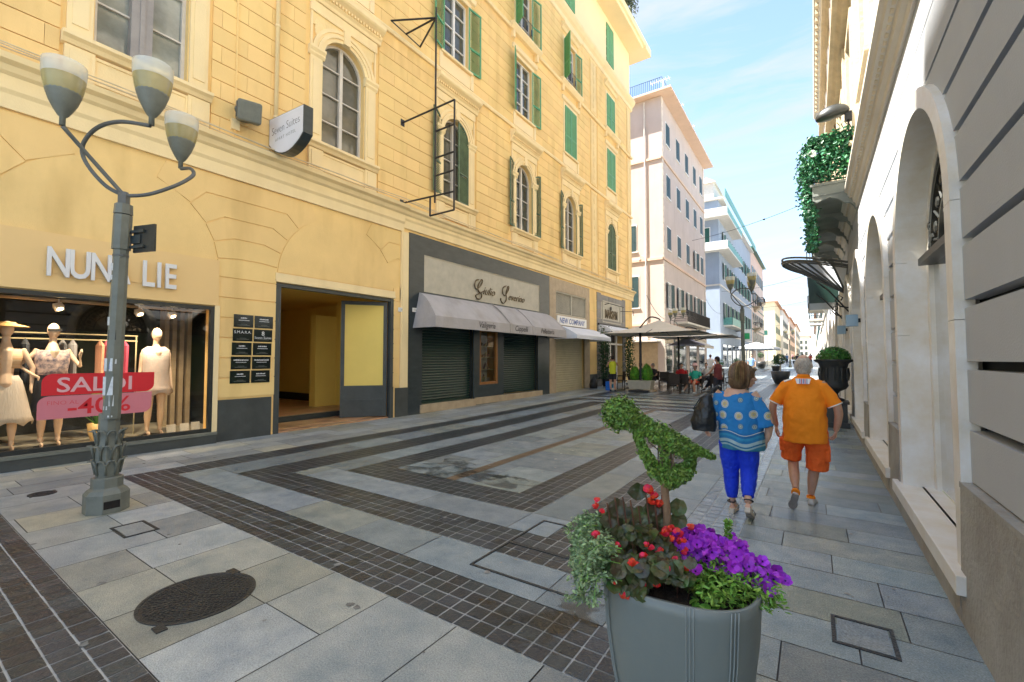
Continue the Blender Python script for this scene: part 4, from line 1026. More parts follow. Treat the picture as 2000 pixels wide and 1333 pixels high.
m=MB(); m.hexa([(.8,20.2,3.75),(-.12,20.2,3.75),(-.12,23,3.75),(.8,23,3.75)],[(.8,20.2,5.0),(-.12,20.2,4.72),(-.12,23,4.72),(.8,23,5.0)]); m.build('canvas',M['greenshut'],t)
m=MB(); m.tube([(-.13,20.2,3.74),(-.13,23,3.74)],.03,6); m.tube([(-.13,20.2,4.74),(-.13,23,4.74)],.025,6); m.build('rails',M['lampgrey'],t)
# two projecting box signs
bs=mat('pale_blue_sign_face',(.30,.45,.58),.3,.04)
for y,z,lb in ((11.4,2.32,'pale blue square box sign, nearer of two on right wall'),(15.6,2.36,'pale blue square box sign, further one beneath fan shaped canopy')):
    t=thing('projecting_sign',(.75,y,z),lb,'box sign')
    m=MB(); m.box(.56,.76,y,y+.1,z,z+.24); m.build('box',bs,t,bevel=.008)
    m=MB(); m.box(.76,.8,y+.03,y+.07,z+.08,z+.16); m.build('bracket',M['iron'],t)
# balcony floodlight
t=thing('balcony_floodlight',(.4,11.1,6.3),'large half round street floodlight mounted over ivy on balcony','floodlight')
m=MB(); m.m=Matrix.Translation((.42,11.0,6.62))@Matrix.Rotation(rad(-8),4,'Y')
m.ell((0,0,0),(.29,.15,.19),20,12)
m.v=[(p[0],p[1],p[2]) for p in m.v]; MI=m.m.inverted(); nv=[]
for p in m.v:
    q=MI@Vector(p)
    if q.z<-.02: q.z=-.02+(q.z+.02)*.35
    nv.append(tuple(m.m@q))
m.v=nv; m.build('reflector',M['darkmetal'],t,smooth=True)
m=MB(); m.box(.62,.74,11.0,11.12,6.45,6.62); m.tube([(.68,11.06,6.5),(.68,11.06,5.9)],.018,6); m.tube([(.74,11.06,6.5),(.8,11.06,6.5)],.018,6)
for x in (.5,.62,.74): m.tube([(x,11.15,6.3),(x-.05,11.15,6.45),(x,11.15,6.5),(x+.04,11.15,6.42)],.008,4)
m.build('bracket',M['iron'],t)
t=thing('white_disc',(.08,11.1,5.95),'small white round disc hanging in ivy of balcony','disc')
m=MB(); m.tube([(.06,11.05,5.93),(.06,11.08,5.93)],.075,20,side=(1,0,0)); m.build('disc_plate',M['white'],t)
# ================================================================ OTHER BUILDINGS
def simple_window(F,p,u,z0,h,w,ms,op,mp=M['pane'],sur=None,near=True):
    if near:
        wp=windowpart(F,p,u-w/2,u+w/2,z0,z0+h,mp,M['white'],-.06,0,1,2,.05,surw=.1,surd=.03,sur=sur or M['white'])
        # pane sits in front of the wall plane's shallow recess
        if ms: shutters(F,wp,u-w/2,u+w/2,z0,z0+h,op,ms,0,False,.04,.12)
    else:
        m=MB(); F.box(m,u-w/2-.08,u+w/2+.08,z0-.08,z0+h+.08,-.02,.03); wp=m.build('window',sur or M['offwhite'],p)
        m=MB(); F.box(m,u-w/2,u+w/2,z0,z0+h,-.02,.045); m.build('pane',mp,wp)
        if ms:
            for s in (-1,1):
                m=MB()
                if op[0]>90: F.box(m,u+s*(w*.76)-w*.24,u+s*(w*.76)+w*.24,z0,z0+h,.03,.08)
                else: F.box(m,u+s*w*.25-w*.24,u+s*w*.25+w*.24,z0,z0+h,.045,.08)
                m.build('shutter',ms,wp)
def bldg(name,label,F,y0,y1,H,mw,rows,cols,depth,eave=.8,me=None,ms=None,ww=1.0,near=True,side=None,op=None,z0=-.3,belts=(),roof=None,sur=None,skip=()):
    X=F.a; dx=-depth if F.k=='L' else depth
    t=thing(name,(X,(y0+y1)/2,0),label,'building')
    m=MB(); oo=[(c-ww/2,c+ww/2,z,z+h) for z,h in rows for c in cols if (z,c) not in skip] if near else []
    F.wall(m,(y0,y1),(z0,H),oo,.15)
    so=[(x-ww/2,x+ww/2,z,z+h) for x,z,h in (side or [])] if near else []
    FS=Fac('S',y0); FS.wall(m,tuple(sorted((X,X+dx))),(z0,H),so,.15)
    m.poly([(X,y1,z0),(X+dx,y1,z0),(X+dx,y1,H),(X,y1,H)]); m.poly([(X,y0,H),(X,y1,H),(X+dx,y1,H),(X+dx,y0,H)])
    m.build('wall',mw,t)
    m=MB(); e=eave; a,b=sorted((X-(-e if F.k=='L' else e),X+dx)); m.box(a,b,y0-e*.8,y1+e*.3,H+.012,H+.16); m.box(a+.1,b-.1,y0-e*.6,y1+e*.2,H+.16,H+.28); m.build('roof',me or mw,t)
    if belts:
        m=MB()
        for z in belts: 
            F.box(m,y0,y1,z,z+.2,-.02,.1); FS.box(m,*sorted((X,X+dx)),z,z+.2,-.02,.1)
        m.build('string_courses',me or mw,t)
    k=0
    for z,h in rows:
        for c in cols:
            if (z,c) in skip: continue
            o=op[k%len(op)] if op else (168,168); k+=1
            simple_window(F,t,c,z,h,ww,ms,o,near=near,sur=sur)
    for x,z,h in (side or []): simple_window(FS,t,x,z,h,ww,ms,(0,0),near=near,sur=sur)
    return t
pinkw=mat('dusty_pink_render',(.52,.44,.40),.85,.06,.6,.1,40,stain=.25); salmon=mat('salmon_eave',(.66,.48,.36),.8,.06,1,0,10); paleblue=mat('pale_grey_blue_render',(.30,.36,.45),.85,.06,.6,.1,40,stain=.2)
creamw=mat('cream_render',(.66,.60,.50),.85,.08,.5,.1,30,stain=.3); yelfar=mat('haze_paled_yellow_render',(.70,.60,.40),.85,.05,.5,0,10); orangew=mat('haze_paled_orange_render',(.58,.43,.34),.85,.08,.5,0,10); whitew=mat('off_white_render',(.62,.61,.58),.85,.08,.5,0,10,stain=.2)  # far yellow and orange painted paler, distance haze put into the colour
terr=mat('terracotta_tiles',(.42,.22,.14),.8,.2,3,.3,20); teal=mat('haze_paled_teal_mesh',(.10,.30,.27),.5,.2,4,0,10)  # teal softened too, with the haze mixed into its colour
PF=Fac('L',-9.9)
pc=[38.1,41.5,44.9,48.3,51.4]
op5=[(0,0),(0,0),(0,0),(0,0),(0,0)]
ops_=op5+[(0,0)]*5+[(0,0),(0,0),(0,0),(165,165),(0,0)]+[(165,165)]*5
pink=bldg('pink_building','tall pink building with salmon eave and dark green shutters beyond the yellow one',PF,36.3,53.2,23.2,pinkw,[(19.65,1.85),(15.2,1.85),(10.8,1.85),(5.85,2.1)],pc,16,1.0,salmon,M['shutB'],1.05,'s',[(-12.45,5.9,2.6),(-12.6,10.6,2.2)],ops_,belts=(18.0,9.7,4.4))
m=MB()
for k in range(46): PF.box(m,36.3,36.75 if k%2 else 36.6,.2+k*.5,.66+k*.5,-.01,.05); PF.box(m,52.75 if k%2 else 52.9,53.2,.2+k*.5,.66+k*.5,-.01,.05)
m.build('quoins',mat('pale_quoins',(.66,.58,.50),.8,.1,2),pink)
m=MB(); FS=Fac('S',36.3); m.tube([(-11.25,36.2,3),(-11.25,36.2,23)],.06,8); m.tube([(-11.25,36.18,10),(-11.6,36.18,10.2),(-11.8,36.18,9.8)],.03,5); m.build('rain_pipe',M['offwhite'],pink)
m=MB(); PF.box(m,39.7,49.6,4.7,4.85,0,1.1); pb=m.build('balcony',M['gwall2'],pink)
m=MB()
for y in np.arange(39.8,49.6,.2): m.tube([PF.P(y,4.85,1.05),PF.P(y,5.85,1.05)],.02,4)
m.tube([PF.P(39.8,5.87,0),PF.P(39.8,5.87,1.05),PF.P(49.5,5.87,1.05)],.03,4)
for z in np.arange(5.0,5.8,.16): m.tube([PF.P(39.8,z,0),PF.P(39.8,z,1.05)],.02,4)
m.build('iron_railing',M['iron'],pb)
m=MB(); PF.box(m,36.9,38.6,.3,2.9,-.01,.03); PF.box(m,40,43.5,.3,2.9,-.01,.03); PF.box(m,45,48,.3,2.9,-.01,.03); PF.box(m,49.3,52,.3,2.9,-.01,.03); m.build('shop_windows',M['pane'],pink)
m=MB(); PF.box(m,36.5,53,2.95,3.7,-.01,.06); m.build('shop_fascia',M['beige'],pink)
FS=Fac('S',36.3); m=MB(); FS.box(m,-14.5,-10.4,.3,3.0,-.01,.04); m.build('side_shutter',M['beige'],pink)
m=MB(); FS.box(m,-13.8,-10.2,3.05,3.15,0,.9); m.build('side_canopy',M['offwhite'],pink)
# roof terrace railing with striped parasol, aerials
m=MB()
for x in np.arange(-15,-9.8,.16): m.tube([(x,35.9,23.45),(x,35.9,24.5)],.018,4)
m.tube([(-15,35.9,24.5),(-9.7,35.9,24.5)],.025,4); m.tube([(-9.7,35.9,24.5),(-9.7,39,24.5)],.025,4)
m.build('roof_railing',M['shutB'],pink)
for i,y in enumerate((38.6,43.5,48.2)):
    t=thing('roof_aerial',(-10.3,y,23.5),'white television aerial on pink roof, %s of three along eave'%('nearest','middle','farthest')[i],'aerial','aerials on the pink roof')
    m=MB(); m.tube([(-10.3,y,23.4),(-10.3,y,26.0)],.03,5); m.tube([(-11.4,y,25.9),(-9.7,y,25.9)],.025,5)
    for x in np.arange(-11.3,-9.7,.25): m.tube([(x,y-.3,25.9),(x,y+.3,25.9)],.014,4)
    m.build('mast_and_rods',M['white'],t)
# blue building
BF=Fac('L',-9.9); bc=[66,70,74,78,82,86,90,94]
blue=bldg('blue_building','pale blue corner building with teal wraparound balconies beyond the pink one',BF,62.5,98,22.4,paleblue,[(16.6,2.2),(12.4,2.2),(6.9,2.3)],bc,16,.6,M['offwhite'],M['shutD'],1.2,'f',[(-11.6,16.7,2.2)],[(165,165)],belts=(11.2,4.8))
for z in (15.6,19.9):
    m=MB(); m.box(-14,-8.6,61.2,75,z,z+.2); b_=m.build('balcony',M['offwhite'],blue)
    m=MB()
    m.box(-14,-8.66,61.22,61.26,z+.25,z+1.1); m.build('balcony_panel_front',M['canvasw'],b_)
    m=MB(); m.box(-8.68,-8.62,61.3,75,z+.25,z+1.1); m.build('balcony_panel',teal,b_)
m=MB(); m.box(-9.0,-8.94,62,98,22.6,23.6); m.build('roof_mesh_fence',teal,blue)
m=MB(); m.box(-14,-10.5,63,70,22.6,25.0); m.hexa([(-14,62.6,25),(-10.2,62.6,25),(-10.2,71,25),(-14,71,25)],[(-13,64,26.2),(-11.5,64,26.2),(-11.5,69,26.2),(-13,69,26.2)]); m.build('roof_room',M['offwhite'],blue)
m=MB(); BF.box(m,65,78,6.05,6.2,0,1.1); b_=m.build('low_balcony',M['gwall2'],blue); m=MB(); BF.box(m,65,78,6.22,7.2,1.04,1.1); FSb=1; m.box(-9.9,-8.8,65,65.06,6.22,7.2); m.build('balcony_panel',teal,b_)
m=MB(); 
for k in range(8): BF.box(m,64+k*4.2,66.8+k*4.2,.4,3.6,-.01,.05)
m.build('shop_windows',M['pane'],blue)
c2=[101,105,109,113,117,121]
bldg('cream_balcony_building','narrow cream and salmon building with small balconies behind the blue one',BF,98.2,124,23.5,mat('salmon_cream_render',(.60,.47,.40),.85,.1,.3),[(18,2.4),(13.2,2.4),(8.6,2.4),(4.9,2.2)],c2,14,.7,M['shutD'],M['shutB'],1.3,False,None,[(165,165)],belts=(12,7.5))
for i,(y,z,lb) in enumerate(((103,12.3,'upper small iron balcony on salmon cream building'),(103,8.0,'lower small iron balcony on salmon cream building'),(112,14,'far round balcony on salmon cream building'))):
    t=thing('iron_balcony',(-9.9,y,z),lb,'balcony')
    m=MB(); m.box(-9.9,-8.7,y-2,y+2,z-.2,z); m.hexa([(-9.9,y-1.4,z-.9),(-9.6,y-1.4,z-.9),(-9.6,y+1.4,z-.9),(-9.9,y+1.4,z-.9)],[(-9.9,y-1.8,z-.2),(-8.8,y-1.8,z-.2),(-8.8,y+1.8,z-.2),(-9.9,y+1.8,z-.2)]); m.build('slab',M['beige'],t)
    m=MB()
    for yy in np.arange(y-2,y+2.01,.35): m.tube([(-8.75,yy,z),(-8.75,yy,z+1)],.04,4)
    m.tube([(-9.9,y-2,z+1),(-8.75,y-2,z+1),(-8.75,y+2,z+1),(-9.9,y+2,z+1)],.05,4)
    for xx in np.arange(-9.8,-8.8,.3): m.tube([(xx,y-2,z),(xx,y-2,z+1)],.04,4)
    m.build('railing',M['iron'],t)
YF=Fac('L',-10.5)
bldg('yellow_far_building','sunlit yellow building with blank side wall and red roof far down the street',YF,172,200,20.8,yelfar,[(15,2.2),(10.5,2.2),(6,2.4)],[176,181,186,191,196],9,1.0,terr,M['shutD'],1.3,False,[(-13.4,9.8,1.6)],[(165,165)],belts=(5,))
bldg('white_far_building','white balconied building after the far yellow one',Fac('L',-9.9),203,250,21,whitew,[(15,2.4),(10.5,2.4),(6,2.6)],[207,213,219,225,231,237,243],9,.8,terr,M['shutB'],1.6,False,None,[(165,165)])
bldg('orange_far_building','haze paled orange building far down left side of street',Fac('L',-9.6),256,330,22,orangew,[(16,2.6),(11,2.6),(6,2.8)],[262,270,278,286,294,302,310,320],9,.8,terr,M['shutB'],1.8,False,None,[(165,165)])
bldg('pale_far_building','pale cream building near distant left end of street',Fac('L',-9.3),335,440,24,creamw,[(17,3),(11,3),(6,3)],[342,354,366,378,390,402,414,428],9,.8,terr,M['shutB'],2.4,False,None,[(165,165)])
end=bldg('end_building','pale building closing the distant end of street',Fac('L',-2.5),470,520,22,creamw,[],[],16,1.,terr,None,2,False,[(x,z,3.2) for x in (-16,-12.5,-9,-5.5) for z in (5,10,15)])
FR=Fac('R',.95)
bldg('right_balcony_building','cream building with stacked balconies after the arched one on right',FR,40,86,15.5,creamw,[(11,2.3),(6.8,2.4)],[44,49,54,59,64,69,74,79],12,.6,M['offwhite'],M['shutB'],1.3,False,None,[(165,165)],belts=(5.6,))
for i,(y,z) in enumerate(((46,5.9),(46,9.6),(58,5.9),(58,9.6),(70,6.2),(52,12.8))):
    t=thing('stone_balcony',(.95,y,z),'%s projecting balcony with railing on right hand cream building'%('nearest lower','nearest middle level','second lower','second middle level','farthest lower','single topmost')[i],'balcony')
    m=MB(); m.box(-.35,.95,y-1.6,y+1.6,z-.2,z); m.build('slab',M['gwall2'],t)
    m=MB()
    for yy in np.arange(y-1.6,y+1.61,.25): m.tube([(-.32,yy,z),(-.32,yy,z+1)],.025,4)
    for xx in np.arange(-.3,.9,.2): m.tube([(xx,y-1.58,z),(xx,y-1.58,z+1)],.025,4)
    m.tube([(.9,y-1.58,z+1),(-.32,y-1.58,z+1),(-.32,y+1.58,z+1)],.035,4); m.build('railing',M['iron'],t)
bldg('right_far_white_building','white building far down right side of street',Fac('R',1.0),92,180,17,whitew,[(12,2.3),(7,2.4)],[98,106,114,122,130,138,148,158,168],12,.8,terr,M['shutB'],1.6,False,None,[(165,165)])
bldg('right_far_end_building','pale yellow building near distant right end of street',Fac('R',1.2),188,400,20,creamw,[(14,2.6),(8,2.8)],[196,210,224,240,256,272,290,310,330,350,370],12,.8,terr,M['shutB'],2.2,False,None,[(165,165)])
# roof shrub above the yellow building and wires
def wire(p0,p1,sag,label,blob=None):
    o=MB(); n=14; pts=[(p0[0]+(p1[0]-p0[0])*k/n,p0[1]+(p1[1]-p0[1])*k/n,p0[2]+(p1[2]-p0[2])*k/n-sag*4*(k/n)*(1-k/n)) for k in range(n+1)]
    o.tube(pts,.018,5)
    if blob: o.ell(pts[blob],(.1,.1,.07),8,5)
    w=o.build('overhead_wire',M['iron']); tag(w,label,'wire','wires across the street'); return w
wire((-9.9,47,13.6),(.8,36,12.6),.3,'nearest and highest black wire crossing street, with small clamp',9)
wire((-9.9,64,10.6),(.9,56,10.9),.5,'second black wire crossing street, below the nearest one')
wire((-9.9,80,10.0),(.95,76,10.3),.5,'third black wire crossing street at mid distance')
wire((-9.9,112,9.3),(1.0,110,9.4),.5,'faint fourth wire crossing street far away')
wire((-8.9,28.7,5.8),(-9.9,36.5,4.9),.3,'black wire sagging from yellow corner to pink building')
wire((-9.85,53,8.4),(-9.85,63,7.6),.5,'black wire sagging from pink building to blue one')
# building behind the camera that shades the street
bldg('tall_rear_building','tall plain cream building behind the viewer on left side',Fac('L',-9.9),-11,-4.9,22,creamw,[(5,2.2),(9,2.2),(13,2.2),(17,2.2)],[-9.5,-6.5],12,.8,salmon,M['shutD'],1.2,False,None,[(165,165)])
# ================================================================ STREET LAMPS
def cup(p,base,parent,s=1.0):
    x,y,z=base
    rs=.78
    m=MB(); m.lathe([(a*.72,b*.85) for a,b in [(.02,-.10),(.035,-.10),(.035,.0),(.06,.02),(.10,.08),(.155,.18),(.192,.28),(.198,.30),(.195,.305),(.17,.30)]],(x,y,z),20); c=m.build('lamp_holder',M['lampgrey'],parent,smooth=True)
    m=MB(); m.lathe([(a*.72,b*.85) for a,b in [(.196,.295),(.214,.36),(.229,.44),(.235,.48)]],(x,y,z),24,caps=False); m.build('amber_band',M['cupamber'],c,smooth=True)
    m=MB(); m.lathe([(a*.72,b*.85) for a,b in [(.230,.47),(.235,.48),(.241,.54),(.244,.60),(.242,.655),(.235,.66)]],(x,y,z),24,caps=False); m.build('clear_rim',M['cupwhite'],c,smooth=True)
    m=MB(); m.lathe([(a*.72,b*.85) for a,b in [(.03,.0),(.04,.3),(.035,.36),(.001,.37)]],(x,y,z),10); m.build('bulb',M['white'],c)
def spline(P,n=8):
    P=[Vector(p) for p in P]; out=[]
    for i in range(len(P)-1):
        p0=P[max(i-1,0)];p1=P[i];p2=P[i+1];p3=P[min(i+2,len(P)-1)]
        for k in range(n):
            s=k/n; out.append(.5*((2*p1)+(-p0+p2)*s+(2*p0-5*p1+4*p2-p3)*s*s+(-p0+3*p1-3*p2+p3)*s**3))
    out.append(P[-1]); return out
ca,sa=math.cos(rad(34.12)),math.sin(rad(34.12))
def street_lamp(base,label,arms,lean=(0,0),stick=False,g=0):
    t=thing('street_lamp',base,label,'street lamp','tall cast iron street lamps with glass cups'); bx,by,bz=base
    def rel(a,b,z): # a = to the right, b = away, z = height
        return (bx+a*ca-b*sa,by+a*sa+b*ca,bz+z)
    m=MB(); o=8
    def pr(lst): m.lathe([(r*.84,z) for r,z in lst],base,8,a0=.5)
    pr([(.235,0),(.235,.20),(.20,.24),(.165,.26),(.165,.36),(.155,.37)])
    pr([(.115,.36),(.135,.50),(.145,.62),(.135,.70),(.12,.78),(.11,.86),(.11,1.05),(.10,1.06)])
    m.build('pedestal',M['lampgrey'],t,bevel=.006)
    m=MB()
    for row,(z,r,n0) in enumerate(((.50,.108,0),(.66,.117,.5),(.82,.105,0))):
        for k in range(8):
            a=2*PI*(k+n0)/8; ux,uy=math.cos(a),math.sin(a); tx,ty=-uy,ux
            for s in (-1,1):
                pts=[(bx+ux*(r-.015)+tx*s*.044,by+uy*(r-.015)+ty*s*.044,bz+z-.10),(bx+ux*(r+.005)+tx*s*.045,by+uy*(r+.005)+ty*s*.045,bz+z),(bx+ux*(r+.02)+tx*s*.022,by+uy*(r+.02)+ty*s*.022,bz+z+.05),(bx+ux*(r+.045),by+uy*(r+.06),bz+z+.055)]
                m.tube(pts,[.010,.012,.012,.006],5)
    m.build('leaf_ornament',M['lampgrey'],t,smooth=True)
    m=MB(); fx,fy=-sa*-1,-ca
    m.m=Matrix.Translation(base)@Matrix.Rotation(rad(90),4,'Z'); m.box(-.068,.068,-.1865,-.178,.055,.135); m.build('broken_hatch',M['rust'],t)
    m=MB(); lx,ly=lean
    H_=3.5
    def c_(z): return (bx+lx*z/H_,by+ly*z/H_,bz+z)
    for z0,z1,r0,r1_ in ((1.0,3.0,.078,.067),(2.86,3.24,.085,.083),(3.25,3.36,.086,.08)):
        m.loft([[ (c_(z)[0]+r*math.cos(2*PI*(k+.5)/8),c_(z)[1]+r*math.sin(2*PI*(k+.5)/8),bz+z) for k in range(8)] for z,r in ((z0,r0),(z1,r1_))])
    m.build('pole',M['lampgrey'],t)
    m=MB(); m.lathe([(.055,3.34),(.055,3.46),(.04,3.5)],(bx+lx*.97,by+ly*.97,bz),8); m.lathe([(.073,2.78),(.073,2.80)],(bx+lx*.8,by+ly*.8,bz),12); m.build('collar',M['lampdark'],t)
    for pts,cupat in arms:
        P=[rel(*q_) for q_ in pts]; m=MB(); m.tube(spline(P,7),.021,8); a=m.build('arm',M['lampdark'],t,smooth=True)
        cup(None,rel(*cupat),t)
    return t
HB=(.135,-.066,3.46)
A1=[([HB,(-.044,-.239,3.758),(-.158,-.481,4.03)],(-.158,-.483,4.12)),
    ([HB,(-.071,-.082,3.575),(-.252,-.121,3.811),(-.238,-.178,3.984),(-.035,-.235,4.142),(.257,-.286,4.181),(.615,-.334,4.111)],(.631,-.336,4.20)),
    ([HB,(.353,-.008,3.499),(.557,.135,3.661),(.603,.327,3.856),(.464,.471,4.0),(.31,.52,4.02)],(.306,.518,4.11))]
def rot_arms(A,deg):
    c,s=math.cos(rad(deg)),math.sin(rad(deg)); R=lambda p:((p[0]-.135)*c-(p[1]+.066)*s,(p[0]-.135)*s+(p[1]+.066)*c,p[2])
    return [([R(p) for p in P],R(q)) for P,q in A]
lamp1=street_lamp((-6.44,1.60,0),'nearest street lamp with three glass cups and many stickers, on left',A1,lean=(.15,.02))
m=MB()
def stk(m,z,h,w,off,yy=0):
    ax=rad(-52+off); r=.079
    px_,py_=-6.44+.13*z/3.5+math.cos(ax)*r,1.6+.04*z/3.5+math.sin(ax)*r; tx,ty=-math.sin(ax),math.cos(ax)
    m.hexa([(px_-tx*w,py_-ty*w,z),(px_+tx*w,py_+ty*w,z),(px_+tx*w+math.cos(ax)*.003,py_+ty*w+math.sin(ax)*.003,z),(px_-tx*w+math.cos(ax)*.003,py_-ty*w+math.sin(ax)*.003,z)],[(px_-tx*w,py_-ty*w,z+h),(px_+tx*w,py_+ty*w,z+h),(px_+tx*w+math.cos(ax)*.003,py_+ty*w+math.sin(ax)*.003,z+h),(px_-tx*w+math.cos(ax)*.003,py_-ty*w+math.sin(ax)*.003,z+h)])
for z,h,w,off,mt in ((2.62,.08,.03,-28,'stickerw'),(2.52,.05,.03,-28,'stickerw'),(2.02,.09,.025,-34,'stickerw'),(1.86,.11,.035,8,'black'),(1.52,.14,.045,-5,'stickerw'),(1.545,.08,.018,-8,'stickerb'),(1.26,.20,.05,2,'stickerw'),(1.33,.1,.03,-38,'stickerw'),(1.22,.03,.025,-30,'cupamber'),(1.10,.04,.02,-10,'stickerw'),(1.02,.02,.02,25,'stickerw'),(1.6,.05,.02,30,'stickerw'),(2.03,.05,.014,-34,'stickerb'),(1.14,.12,.02,28,'stickerw')):
    m=MB(); stk(m,z,h,w,off+(-0)); m.build('sticker',M[mt],lamp1)
# street name plate fixed to the pole seen from behind
t=thing('pole_sign',(-6.2,1.75,2.9),'small dark sign plate seen from behind on nearest lamp pole','sign')
m=MB(); m.m=Matrix.Translation((-6.26,1.70,2.98))@Matrix.Rotation(rad(18),4,'Z'); m.box(.02,.34,-.01,.01,-.15,.15); m.build('plate',M['darkmetal'],t)
m=MB(); m.m=Matrix.Translation((-6.26,1.70,2.98))@Matrix.Rotation(rad(18),4,'Z')
for z in (-.09,.08): m.box(-.08,.2,-.035,-.01,z-.015,z+.015)
m.box(.0,.14,-.025,-.01,-.05,.04)
m.build('clamp',M['marble'],t)
street_lamp((-2.42,20.6,G(20.6)+.25),'middle distance street lamp standing just behind woman in blue blouse',rot_arms(A1,-48))
street_lamp((-7.5,30,G(30)),'street lamp behind cafe umbrellas in front of pink building',rot_arms(A1,20))
street_lamp((-2.5,66,G(66)),'distant street lamp in mid street beyond second planter',rot_arms(A1,-48))
# ================================================================ CLOTHES SHOP DISPLAY
skinp=mat('mannequin_skin',(.72,.55,.42),.45,.04,3,0,10)
def loftbody(m,pts,n=12): m.tube([p for p,_ in pts],[r for _,r in pts],n,side=(0,1,0))
def mannequin(x,y,z,label,pose,rz):
    t=thing('mannequin',(x,y,z),label,'mannequin','mannequins in the clothes shop window',rz); t.scale=(1.12,1.12,1.17)
    m=MB()
    E_=lambda p,r:(p,r)
    loftbody(m,[((0,0,.80),(.13,.09)),((0,0,.90),(.155,.105)),((0,0,1.03),(.115,.085)),((0,0,1.2),(.14,.10)),((0,0,1.34),(.155,.085)),((0,0,1.41),(.09,.06)),((0,0,1.46),(.045,.045)),((0,0.005,1.54),(.042,.042))])
    m.ell((0,.02,1.63),(.072,.09,.108),14,10)
    for s in (-1,1):
        loftbody(m,[((s*.07,0,.86),(.082,.08)),((s*.085,.02,.62),(.068,.068)),((s*.085,.02,.46),(.05,.055)),((s*.09,.0,.3),(.048,.052)),((s*.09,-.01,.12),(.028,.03)),((s*.09,.0,.06),(.03,.035))],10)
        loftbody(m,[((s*.09,-.04,.03),(.03,.03)),((s*.09,.06,.03),(.035,.025)),((s*.09,.14,.015),(.03,.012))],8)
    for s,(el,wr,ha) in zip((-1,1),pose):
        loftbody(m,[((s*.15,0,1.36),(.045,.045)),((s*.18,0,1.3),(.042,.042)),(el,(.034,.034)),(wr,(.022,.022)),(ha,(.026,.018)),((ha[0]+s*.01,ha[1]+.02,ha[2]-.05),(.012,.01))],8)
    m.build('body',skinp,t,local=True,remesh=.012,relax=3)
    return t
def dress(t,rings,mt,name='dress',n=18,rag=.0):
    m=MB(); R_=[]
    for i,(z,a,b,oy) in enumerate(rings): R_.append([((a*(1+rag*i/len(rings)*math.sin(k*3.1)))*math.cos(2*PI*k/n),oy+b*(1+rag*i/len(rings)*math.sin(k*3.1))*math.sin(2*PI*k/n),z-(rag*.3*math.sin(k*2) if i==len(rings)-1 else 0)) for k in range(n)])
    m.loft(R_,caps=False); o=m.build(name,mt,t,smooth=True,local=True); d=o.modifiers.new('s','SOLIDIFY'); d.thickness=.008; return o
cloth_w=mat('pale_pink_knit',(.60,.52,.50),.95,.08,8,.5,60); cloth_g=mat('ivory_skirt',(.62,.58,.54),.95,.08,3,.5,12,stretch=(6,6,.5))
cloth_p=mat('blue_and_pink_flower_print',(.03,.05,.13),.9,.3,16,0,10,c2=(.70,.55,.50)); cloth_d=mat('dark_navy_cloth',(.03,.035,.05),.9,.2,6)
straw=mat('straw_hat',(.62,.42,.16),.9,.1,40,.5,60); mustard=mat('striped_mustard_top',(.60,.36,.14),.9,.3,3,0,10,stretch=(.1,.1,14),c2=(.7,.6,.5))
m1=mannequin(-10.5,1.33,.22,'mannequin with straw visor and long ivory skirt at left end of window',(((-.27,0,1.10),(-.26,.03,.88),(-.25,.06,.80)),((.27,0,1.10),(.30,.02,.88),(.31,.05,.80))),-PI/2)
dress(m1,[(1.0,.125,.095,0),(.92,.17,.12,0),(.7,.22,.15,0),(.45,.27,.18,0),(.36,.29,.2,0)],cloth_g,'skirt',20,.12); dress(m1,[(1.36,.15,.10,0),(1.25,.16,.115,.005),(1.1,.14,.105,0)],mustard,'top')
m=MB(); m.lathe([(.085,1.68),(.22,1.655),(.225,1.66),(.09,1.70),(.08,1.72)],(0,.03,0),20); m.build('straw_visor',straw,m1,local=True)
m2=mannequin(-10.55,1.86,.22,'mannequin in sunglasses and flower print top, one hand on hip',(((-.30,.05,1.12),(-.27,.16,1.28),(-.28,.2,1.36)),((.34,-.03,1.14),(.2,.1,1.0),(.15,.12,.97))),-PI/2)
dress(m2,[(1.35,.18,.12,0),(1.2,.185,.135,.005),(1.05,.165,.125,0),(1.0,.18,.13,0)],cloth_p,'flower_top'); dress(m2,[(1.02,.14,.105,0),(.9,.172,.125,0),(.72,.19,.135,0),(.5,.20,.14,0)],cloth_d,'dark_skirt')
m=MB(); m.box(-.075,.075,.085,.115,1.62,1.655); m.build('sunglasses',M['black'],m2,local=True)
m3=mannequin(-10.5,3.26,.22,'mannequin in short pale dress with gold necklace at right of sale sticker',(((-.2,0,1.08),(-.22,.04,.86),(-.22,.06,.78)),((.2,0,1.08),(.24,.04,.86),(.26,.06,.78))),-PI/2)
dress(m3,[(1.42,.12,.09,0),(1.37,.19,.115,0),(1.2,.185,.14,.01),(1.0,.18,.135,0),(.8,.2,.15,0),(.76,.205,.155,0),(.66,.25,.19,0)],cloth_w,'short_dress',20,.1)
m=MB(); m.tube([(.075*math.cos(a),.03+.1*math.sin(a)*.9,1.40-.05*max(0,math.sin(a))) for a in np.linspace(0,2*PI,20)],.014,6); m.build('necklace',mat('gold_beads',(.6,.35,.08),.3,.1,9,metal=.6),m3,local=True)
for mn in (m1,m2,m3):
    m=MB(); m.lathe([(.16,-.015),(.16,-.002)],(0,0,0),24); m.build('round_foot_plate',M['darkmetal'],mn,local=True)
